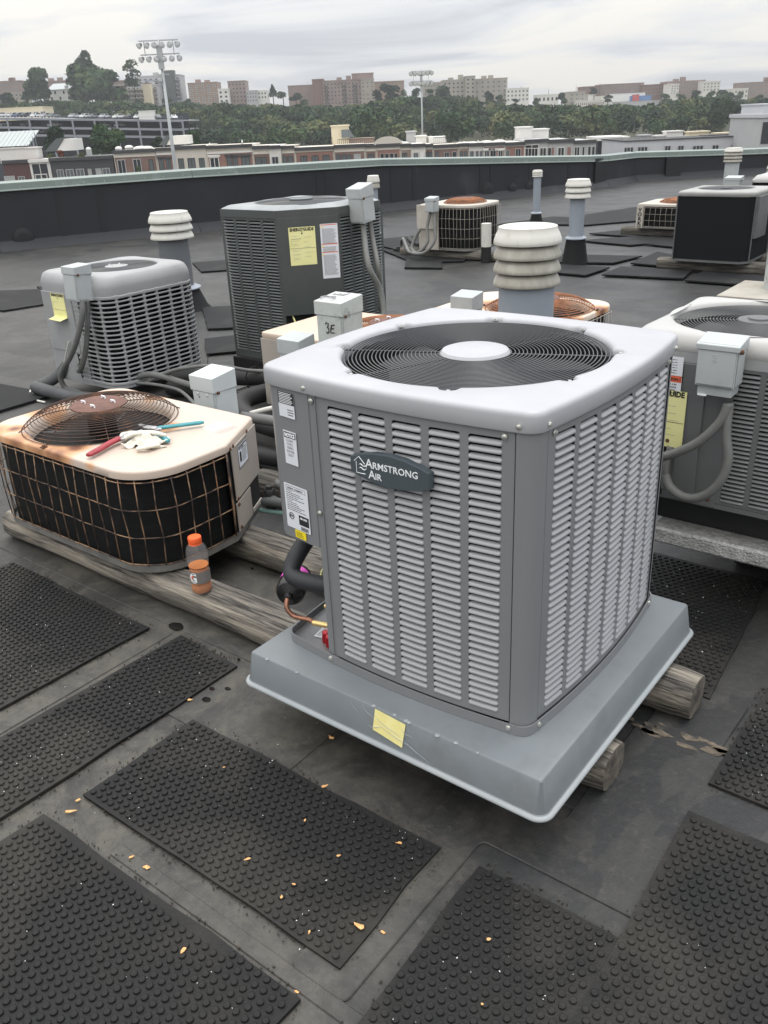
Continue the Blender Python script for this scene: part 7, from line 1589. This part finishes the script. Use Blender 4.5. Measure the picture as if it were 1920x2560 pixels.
# --- apartment blocks on the bluff
DB = 610
B = [
 ('brown brick apartment block at the far left skyline', 0, 62, 204, 262, 640, 'brick_rose', 5, 8, 'mid_glass'),
 ('small tan house block below the far left skyline', 22, 60, 232, 262, 600, 'concrete_tan', 3, 4, 'dark_glass'),
 ('long brown block behind the first big tree', 110, 172, 204, 250, 650, 'brick_rose', 4, 9, 'mid_glass'),
 ('brick block with open balconies right of the tallest tree', 284, 330, 203, 258, 615, 'brick_rose', 5, 4, 'dark_glass'),
 ('grey balconied block right of the slim tree', 322, 398, 214, 258, 605, 'grey_wall', 4, 7, 'dark_glass'),
 ('tallest modern block with dark stair slab behind the left light pole', 352, 458, 190, 258, 622, 'grey_wall', 6, 8, 'dark_glass'),
 ('pinkish brick block with metal panel strips right of the left light pole', 475, 548, 208, 260, 610, 'brick_tan', 5, 5, 'mid_glass'),
 ('white three-storey house between the two brick blocks', 548, 574, 224, 258, 604, 'white_wall', 3, 2, 'dark_glass'),
 ('brown brick block with grey penthouse on the left skyline', 574, 618, 204, 257, 612, 'brick_rose', 5, 5, 'dark_glass'),
 ('low grey house at the edge right of the brown brick block', 618, 644, 228, 256, 608, 'grey_wall', 3, 4, 'mid_glass'),
 ('small white house left of the pointed conifer', 645, 668, 228, 248, 612, 'white_wall', 2, 3, 'dark_glass'),
 ('windowless pink wing at the left of the long pink block', 722, 786, 215, 248, 625, 'brick_rose', 0, 0, 'mid_glass'),
 ('dark brown end wall of the long pink block', 784, 812, 200, 262, 608, 'brick_brown', 0, 0, 'mid_glass'),
 ('long pink mottled apartment block with fire escapes', 810, 906, 202, 262, 606, 'brick_rose', 6, 11, 'dark_glass'),
 ('cream end bay of the long pink block with brown windows', 905, 937, 199, 262, 604, 'concrete_tan', 6, 3, 'brick_brown'),
 ('square lift tower on top of the long pink block', 880, 934, 185, 202, 615, 'brick_rose', 0, 0, 'mid_glass'),
 ('plain tan block behind the trees right of the long pink block', 937, 1011, 205, 240, 640, 'brick_tan', 0, 0, 'mid_glass'),
 ('low tan wing left of the cream factory', 1060, 1108, 208, 240, 640, 'concrete_tan', 3, 6, 'mid_glass'),
 ('cream concrete factory with large dark window bands', 1108, 1182, 201, 245, 612, 'concrete_tan', 4, 7, 'dark_glass'),
 ('corner tower of the cream factory', 1164, 1188, 192, 245, 608, 'concrete_tan', 5, 2, 'dark_glass'),
 ('right wing of the cream factory', 1186, 1268, 198, 245, 614, 'concrete_tan', 4, 6, 'mid_glass'),
 ('white modern apartments right of the cream factory', 1266, 1322, 222, 254, 610, 'white_wall', 3, 6, 'mid_glass'),
 ('low house with red-brown roof on the skyline', 1344, 1396, 238, 257, 605, 'white_wall', 1, 5, 'dark_glass'),
 ('tan and cream hillside house with flat orange trim', 1422, 1462, 231, 262, 598, 'concrete_tan', 3, 3, 'mid_glass'),
 ('low white-columned hillside building', 1438, 1510, 253, 266, 594, 'stucco_pale', 1, 14, 'brick_brown'),
 ('small white tank-like house on the bluff', 1470, 1487, 238, 254, 600, 'white_wall', 0, 0, 'mid_glass'),
 ('brown skyline block behind the hillside house', 1456, 1500, 218, 240, 650, 'brick_brown', 2, 6, 'mid_glass'),
 ('long low brown skyline block', 1500, 1608, 211, 236, 655, 'brick_rose', 3, 14, 'mid_glass'),
 ('brown skyline block right of the long low one', 1606, 1668, 213, 240, 648, 'brick_brown', 3, 9, 'mid_glass'),
 ('long red-brown skyline block toward the right', 1666, 1760, 204, 240, 640, 'brick_rose', 4, 12, 'mid_glass'),
 ('cream end of the red-brown skyline block', 1756, 1799, 205, 228, 630, 'stucco_pale', 3, 5, 'mid_glass'),
 ('cream small block left of the white market tents', 1676, 1696, 212, 236, 625, 'stucco_pale', 4, 3, 'mid_glass'),
 ('pale house at the right skyline beyond the trees', 1834, 1868, 223, 246, 620, 'stucco_pale', 2, 4, 'mid_glass'),
 ('brown stepped skyline block at the right edge', 1852, 1940, 207, 246, 640, 'brick_rose', 4, 10, 'mid_glass'),
 ('small plain tan house below the skyline', 1502, 1524, 242, 258, 596, 'stucco_pale', 0, 0, 'mid_glass')]
for (lb, p0, p1, pt, pb, D, wm, fl, co, gl) in B:
    t, w, hh, xm, zb_ = building(lb, p0, p1, pt, pb, D, 16, wm, fl, co, (.46, .48), gl, 'white_wall' if wm in ('brick_tan',) else 'grey_wall', .6, base=None, mull=0)
    if w > 14 and fl >= 4:
        for k in range(2): x_ = random.uniform(-w*.35, w*.35); mb = MB(); mb.box(-1.6, 1.6, 0, 3, 0, random.uniform(1.4, 2.8)); o = mb.build('roof_box', wm, t); o.location = (x_, 4, hh+.5)
    if 'balcon' in lb or 'stair slab' in lb:
        for f in range(fl): mb = MB(); mb.box(-w*.48, w*.48, -1.4, -.05, hh/fl*f*.96+.3, hh/fl*f*.96+1.2); mb.build('balcony', 'steel_frame' if 'stair' in lb else 'concrete_tan', t)
    if 'stair slab' in lb: mb = MB(); mb.box(w*.10, w*.38, -2.2, 4, 0, hh+3); mb.build('stair_slab', 'roof_slate', t)
    if 'fire escapes' in lb:
        for x_ in (-w*.42, w*.05, w*.33):
            for f in range(1, fl): mb = MB(); mb.box(x_-1.3, x_+1.3, -1.1, 0, hh/fl*f*.96-.05, hh/fl*f*.96+.12); mb.build('fire_escape', 'roof_dark', t)
far_box('cream tower with a brown stripe standing before the grey block', 'tower', 'striped_tower', 362, 382, 208, 262, 596, 5, 'cream_wall', roofm='roof_dark')
t = far_box('white market hall roof on the bluff', 'building', 'market_hall', 1526, 1612, 234, 248, 596, 10, 'white_tent')[0]
far_box('blue panel stall in front of the white market hall', 'stall', 'market_stall', 1576, 1628, 240, 249, 590, 2, 'awning_blue'); far_box('small red stall roof above the blue panels', 'stall', 'market_stall', 1582, 1598, 237, 241, 589, 2, 'awning_red')
far_box('long grey terrace deck below the market hall', 'deck', 'terrace_deck', 1534, 1656, 253, 257, 584, 3, 'grey_wall')
# old house with hipped roof between the two large trees
x0, _ = ray_at(124, 250, 592); x1, _ = ray_at(190, 250, 592); zb = zat(157, 256, 592); w = x1-x0; t = far_thing('old_house', 'old white house with hipped grey roof and dormer between two big trees', 'house', (x0+x1)/2, 592, zb)
mb = MB(); mb.box(-w/2, w/2, 0, 9, -8, 7.2); mb.build('wall', 'white_wall', t); mb = MB(); mb.hexa([(-w/2-.6,-.6,7.2),(w/2+.6,-.6,7.2),(w/2+.6,9.6,7.2),(-w/2-.6,9.6,7.2),(-w/2+3,3.5,10.6),(w/2-4,3.5,10.6),(w/2-4,5.5,10.6),(-w/2+3,5.5,10.6)]); mb.build('roof', 'roof_metal', t)
mb = MB(); mb.box(-1,1,-.2,2,7.6,9.2); o = mb.build('dormer', 'grey_wall', t); o.location = (w*.22, 0, 0)
for k in range(6): inst(window_mesh(1.3, 1.9, 'dark_glass', 'white_wall', 0), 'window', t, (-w/2+1.6+k*(w-3)/5, -.1, 4.6 if k % 2 else 1.4))
for i, (p, py_) in enumerate([(1303,215),(1372,222),(1441,213),(1500,208)]):
    x, z = ray_at(p, py_, 640); zb = zat(p, 250, 640); mb = MB(); mb.lathe([(.25,0),(.10,z-zb)], n=6, cap1=True); o = mb.build('mast', 'roof_slate', loc=c2w(x, 640, zb)); tag(o, 'thin antenna mast on the skyline, %s' % ['right of the cream factory','above the red-roofed house','above the orange-trimmed hillside house','behind the long low brown block'][i], 'mast')
for i, (p, pt, pb) in enumerate([(1741,270,292),(1712,274,290),(1669,279,290),(1782,268,280)]):
    x, zt = ray_at(p, pt, 470); zb = zt-9; mb = MB(); mb.tube([(0,0,0),(0,0,8.6),(-.5,0,9.1),(-2.0,0,9.2)], [.14,.10,.08,.06], 6); mb.box(-2.9,-1.9,-.2,.2,9.05,9.25); o = mb.build('street_lamp', 'pole_steel', loc=c2w(x, 470, zb)); o.rotation_euler.z = YAW
    tag(o, 'pale street lamp among the trees of the bluff, %s' % ['tallest one','just left of the tallest','leftmost','rightmost'][i], 'street lamp', 'street lamps on the bluff road')

# --- stadium light poles
def light_pole(label, p_top, py_top, p_bot, py_bot, D, rows, lampr, wide, extra=True):
    xb, _ = ray_at(p_bot, py_bot, D); zt = zat(p_top, py_top, D); xt, _ = ray_at(p_top, py_top, D); x = (xb+xt)/2
    t = far_thing('light_pole', label, 'light pole', x, D, GROUND); hh = zt-GROUND
    mb = MB(); mb.lathe([(.26,0),(.22,hh*.5),(.13,hh)], n=12, cap1=True); mb.build('pole', 'pole_steel', t, smooth=True)
    mb = MB(); mb.box(-.30,.30,-.35,.1,hh-.9*lampr/.32*3.2,hh-.5); mb.build('mount_box', 'pole_steel', t)
    for j, (dz, off, n) in enumerate(rows):
        z = hh-dz; mb = MB(); mb.box(-wide, wide, -.08, .04, z+.25, z+.38); mb.build('crossarm', 'pole_steel', t)
        for k in range(n):
            xx = -wide+.15+(2*wide-.3)*k/(n-1)+off
            l = MB(); l.lathe([(lampr*.15,.30*lampr/.32),(lampr*.5,.25*lampr/.32),(lampr*.95,-.18*lampr/.32),(lampr,-.22*lampr/.32)], n=14); l.mi = 1; l.lathe([(lampr*.96,-.19*lampr/.32),(lampr*.4,-.24*lampr/.32),(.01,-.25*lampr/.32)], n=14); ang = (k-(n-1)/2)*.24
            xf(l, Matrix.Translation((xx, -.35, z-.12)) @ Matrix.Rotation(ang, 4, 'Z') @ Matrix.Rotation(radians(-62), 4, 'X')); lm = l.build('floodlight', ['lamp_housing', 'lamp_glass'], t, auto=50)
    for xx in (-wide*.75, wide*.72): mb = MB(); mb.box(xx-.04, xx+.04, -.05, .0, hh-rows[-1][0]+.2, hh-rows[0][0]+.3); mb.build('tie_bar', 'pole_steel', t)
    return t, hh
tp, hh = light_pole('tall stadium light pole with two rows of floodlights rising behind the left row houses', 400, 100, 434, 420, 112, [(.35, 0, 6), (1.75, .05, 6)], .33, 2.25)
l = MB(); l.lathe([(.05,.28),(.16,.24),(.31,-.18),(.33,-.22)], n=14); l.mi = 1; l.lathe([(.31,-.19),(.12,-.24),(.01,-.25)], n=14); xf(l, Matrix.Translation((-.35,-.3,hh-3.95)) @ Matrix.Rotation(radians(-62), 4, 'X')); l.build('floodlight', ['lamp_housing', 'lamp_glass'], tp, auto=50)
mb = MB(); mb.box(-.6,.75,-.08,.04,hh-3.55,hh-3.45); mb.build('crossarm', 'pole_steel', tp)
light_pole('second stadium light pole, smaller and farther, near the middle of the view', 1054, 173, 1056, 400, 235, [(.7, 0, 6), (2.9, 0, 6)], .55, 2.55)

# ------------------------------------------------------------------ trees
def crown_arrays(lobes, nper, size, rs):
    """leaf-clump faces scattered through overlapping lobes; lobes = (x,y,z,rx,ry,rz)"""
    V = []
    for (cx, cy, cz, rx, ry, rz) in lobes:
        n = nper; d = rs.normal(size=(n, 3)); d /= np.linalg.norm(d, axis=1)[:, None]; d[:, 2] = np.where(d[:, 2] < -.35, -d[:, 2], d[:, 2])
        r = rs.uniform(.55, 1.08, n)[:, None]**.6; P = d*r*np.array([rx, ry, rz])+np.array([cx, cy, cz])
        nrm = d+rs.normal(scale=.55, size=(n, 3)); nrm /= np.linalg.norm(nrm, axis=1)[:, None]
        a = np.cross(nrm, rs.normal(size=(n, 3))); a /= np.linalg.norm(a, axis=1)[:, None]; b = np.cross(nrm, a); s = (size*rs.uniform(.5, 1.25, n))[:, None]
        V.append(np.stack([P-a*s-b*s*.7, P+a*s-b*s*.7, P+a*s+b*s*.7, P-a*s+b*s*.7], 1).reshape(-1, 3))
    return np.concatenate(V)
def crown_mesh(name, V, m):
    nq = len(V)//4; me = bpy.data.meshes.new(name); me.vertices.add(len(V)); me.vertices.foreach_set('co', V.astype(np.float32).ravel()); me.loops.add(nq*4); me.loops.foreach_set('vertex_index', np.arange(nq*4, dtype=np.int32)); me.polygons.add(nq); me.polygons.foreach_set('loop_start', np.arange(0, nq*4, 4, dtype=np.int32)); me.polygons.foreach_set('loop_total', np.full(nq, 4, dtype=np.int32)); me.materials.append(MATS[m]); me.update(); me.validate(); return me
def tree(label, px, py_top, py_bot, D, half_px, m='foliage', nl=9, nper=170, shape='round', group='trees that stand out on the bluff', size=None, cat='tree', name='tree', trunk=.35):
    x, zt = ray_at(px, py_top, D); zb = zat(px, py_bot, D); hh = zt-zb; R_ = half_px/FPX*D; rs = np.random.RandomState(int(px*7+D))
    t = far_thing(name, label, cat, x, D, zb, group)
    lobes = []
    for k in range(nl):
        if shape == 'cone': f = k/nl; lobes.append((rs.uniform(-.1,.1)*R_, rs.uniform(-.1,.1)*R_, hh*(.15+.78*f), R_*(1-f)*.9+.3, R_*(1-f)*.9+.3, hh*.16))
        elif shape == 'slim': lobes.append((rs.uniform(-.35,.35)*R_, rs.uniform(-.3,.3)*R_, hh*rs.uniform(.35,.9), R_*.55, R_*.55, hh*.13))
        else:
            a = rs.uniform(0, 2*pi); q = rs.uniform(0, .6); f = rs.uniform(.20, .86); wq = 1-.5*max(0, f-.5); lobes.append((R_*q*cos(a)*wq, R_*q*sin(a)*.8, hh*f, R_*.48*wq, R_*.48, hh*.20))
    V = crown_arrays(lobes, nper, size or max(.22, R_*.075), rs)
    cm = crown_mesh('crown', V, m); c_ = bpy.data.objects.new('crown', cm); COL.objects.link(c_); c_.parent = t
    mb = MB(); mb.tube([(0,0,-9 if D > 400 else -1),(.1*R_*.3,0,hh*.35),(0,.1,hh*.75)], [trunk, trunk*.7, trunk*.25], 7)
    for k in range(4): a = k*1.7; mb.tube([(0,0,hh*.35),(R_*.3*cos(a),R_*.3*sin(a),hh*.58),(R_*.5*cos(a),R_*.5*sin(a),hh*.72)], [trunk*.45,trunk*.3,trunk*.1], 5)
    mb.build('trunk', 'bark', t, smooth=True); return t
tree('broad round tree at the left of the skyline', 86, 174, 262, 575, 41, nper=260, nl=12)
tree('largest tree of the skyline with a raised dark top', 228, 158, 270, 570, 68, nper=330, nl=17)
tree('dark upper crown rising behind the largest tree', 211, 133, 250, 590, 33, 'foliage_dark', nper=230, nl=9)
tree('slim feathery tree beside the grey balconied block', 325, 149, 250, 585, 24, nper=120, nl=10, shape='slim')
tree('dark bush tree at the far left edge below the skyline', 8, 228, 290, 560, 26, 'foliage_dark', nper=200)
tree('pointed conifer on the skyline', 680, 211, 246, 590, 13, 'foliage_dark', nper=150, nl=9, shape='cone')
tree('small round tree just right of the pointed conifer', 706, 226, 250, 590, 14, nper=150, nl=6)
tree('low dark round tree before the pink wing', 738, 231, 258, 585, 18, 'foliage_dark', nper=170, nl=6)
tree('dark tree rising right of the long pink block', 975, 211, 275, 580, 28, 'foliage_dark', nper=220, nl=9)
tree('dark tree left of the dark tree by the pink block', 945, 220, 275, 575, 18, 'foliage_dark', nper=170, nl=7)
tree('tall dark tree in the middle of the wooded slope', 985, 255, 335, 500, 24, 'foliage_dark', nper=240, nl=9)
tree('rounded tree in front of the cream factory', 1110, 214, 275, 575, 34, nper=230, nl=10)
tree('dark peaked tree right of the cream factory', 1226, 230, 285, 560, 20, 'foliage_dark', nper=200, nl=8)
tree('tall dark tree on the right skyline', 1815, 216, 275, 560, 22, 'foliage_dark', nper=230, nl=9)
tree('dark tree between the skyline blocks at right of centre', 1404, 231, 262, 590, 16, 'foliage_dark', nper=170, nl=6)
tree('yellowish round tree near the cream plant screens', 1782, 310, 350, 400, 30, 'foliage_light', nper=220, nl=9)
tree('dark tree left of the long low brown block', 1486, 217, 245, 600, 13, 'foliage_dark', nper=150, nl=6)
tree('light green tree in front of the garage, right of two', 262, 312, 398, 215, 44, 'foliage', nper=420, nl=15, group='street trees in front of the garage', size=.26)
tree('dark green tree in front of the garage, left of two', 138, 320, 395, 215, 34, 'foliage_dark', nper=330, nl=12, group='street trees in front of the garage', size=.26)
tree('green bush right of the garage by the left light pole', 395, 340, 372, 210, 18, 'foliage_dark', nper=200, nl=7, group='street trees in front of the garage', size=.2)
tree('green bush above the brick roofs right of the left light pole', 480, 328, 372, 230, 24, 'foliage', nper=240, nl=9, group='street trees in front of the garage', size=.25)
tree('red-leaved shrub on the terrace behind the charcoal house', 148, 377, 396, 152, 13, 'foliage_red', nper=90, nl=6, group='terrace shrubs', size=.10, cat='shrub', name='shrub', trunk=.05)
tree('yellow-green shrub on the terrace left of the red one', 122, 384, 396, 152, 11, 'foliage_light', nper=90, nl=5, group='terrace shrubs', size=.10, cat='shrub', name='shrub', trunk=.05)
tree('yellow-green shrub on the terrace right of the red one', 203, 382, 394, 152, 14, 'foliage_light', nper=70, nl=5, group='terrace shrubs', size=.10, cat='shrub', name='shrub', trunk=.05)
tree('yellow shrub at the foot of the brick house by the parapet', 345, 418, 440, 148, 12, 'foliage_light', nper=70, nl=5, group='terrace shrubs', size=.10, cat='shrub', name='shrub', trunk=.05)
# the wooded bluff itself: the canopy stays below the terraces the buildings stand on
TOPS = [(-200,262),(0,262),(140,255),(320,255),(430,263),(480,260),(640,260),(780,266),(940,262),(1000,246),(1100,242),(1170,244),(1262,256),(1340,262),(1420,268),(1660,264),(1700,246),(1830,240),(1860,250),(2100,250)]
def treetop(x, y):
    p = 938+x/y*1.106*FPX
    for (a, u_), (b, v_) in zip(TOPS[:-1], TOPS[1:]):
        if p <= b: return ray_at(p, u_+(v_-u_)*max(0, p-a)/(b-a), y)[1]
    return ray_at(p, 250, y)[1]
rs = np.random.RandomState(4); V_ = {'foliage': [], 'foliage_dark': [], 'foliage_light': []}
cnt = 0
for y in np.arange(348, 585, 11.5):
    for x in np.arange(-340, 420, 10.5):
        xx = x+rs.uniform(-4.5, 4.5); yy = y+rs.uniform(-5, 5)
        if abs(xx) > yy*.56+30: continue
        if yy < 375 and xx < -(yy*.20): continue          # behind the garage only the upper slope is wooded
        if rs.rand() < .10: continue
        z0 = terr(xx, yy); lim = treetop(xx, yy)+rs.uniform(-1.5, 1.2)-z0
        if lim < 2.0: continue
        R_ = rs.uniform(4.6, 9.4); hh = min(R_*rs.uniform(1.5, 2.1), lim/1.02); R_ = min(R_, hh*.9)
        lobes = []
        for k in range(5): a = rs.uniform(0, 2*pi); q = rs.uniform(.1, .55); f = rs.uniform(.45, .85); lobes.append((xx+R_*q*cos(a), yy+R_*q*sin(a), z0+hh*f, R_*.52, R_*.52, hh*.22))
        m = rs.choice(['foliage', 'foliage_dark', 'foliage_light'], p=[.48, .34, .18]); V_[m].append(crown_arrays(lobes, 88, R_*.068, rs)); cnt += 1
mb = MB(); me = None
allV = np.concatenate([np.concatenate(V_[k]) for k in V_]); wm_ = crown_mesh('wood', allV, 'foliage'); wm_.materials.append(MATS['foliage_dark']); wm_.materials.append(MATS['foliage_light'])
idx = np.concatenate([np.full(sum(len(v) for v in V_[k])//4, i, dtype=np.int32) for i, k in enumerate(V_)])
if len(idx) == len(wm_.polygons): wm_.polygons.foreach_set('material_index', idx)
wd = bpy.data.objects.new('wood', wm_); COL.objects.link(wd); wd.rotation_euler = (0, 0, YAW); tag(wd, 'dense mixed wood covering the bluff below the apartment blocks', 'wood', kind='stuff')
for i, (p, pt, pb, hp) in enumerate([(30,246,270,16),(60,250,272,14),(112,246,272,15),(205,244,272,18),(285,246,270,16),(345,250,272,14),(415,240,268,17),(470,246,268,13),(762,246,268,15),(1002,226,262,17),(1040,222,262,18),(1076,224,262,15),(1250,236,262,15),(1290,246,266,12),(1340,246,268,14),(1412,240,268,12),(1520,236,262,13),(1668,230,262,16),(1700,228,262,16),(1740,226,260,17),(1775,222,258,15),(1850,230,258,14),(1900,236,260,15)]):
    tree('%s tree on the brow of the bluff, %s from the left' % (['round green','small dark','leafy green'][i % 3], ['first','second','third','fourth','fifth','sixth','seventh','eighth','ninth','tenth','eleventh','twelfth','thirteenth','fourteenth','fifteenth','sixteenth','seventeenth','eighteenth','nineteenth','twentieth','twenty-first','twenty-second','twenty-third'][i]), p, pt, pb, 582, hp, ['foliage','foliage_dark','foliage'][i % 3], nper=110, nl=6, group='trees on the brow of the bluff')
# pale terraces cut in the slope
far_box('pale tan retaining wall below the long pink block', 'wall', 'retaining_wall', 868, 966, 266, 278, 548, 2, 'concrete_tan')
far_box('short pale wall left of the right light pole on the slope', 'wall', 'retaining_wall', 1003, 1034, 283, 287, 540, 2, 'stucco_pale')

# ------------------------------------------------------------------ the air
mh = bpy.data.materials.new('air'); mh.use_nodes = True; t_ = mh.node_tree; t_.nodes.clear(); vo = t_.nodes.new('ShaderNodeVolumePrincipled'); vo.inputs['Density'].default_value = .00022; vo.inputs['Color'].default_value = (.92, .95, 1, 1); ou = t_.nodes.new('ShaderNodeOutputMaterial'); t_.links.new(vo.outputs[0], ou.inputs['Volume']); MATS['air'] = mh
mb = MB(); mb.box(-1400, 1400, -1400, 1400, -15.5, 75); hz = far_obj(mb, 'haze', 'air'); tag(hz, kind='stuff')
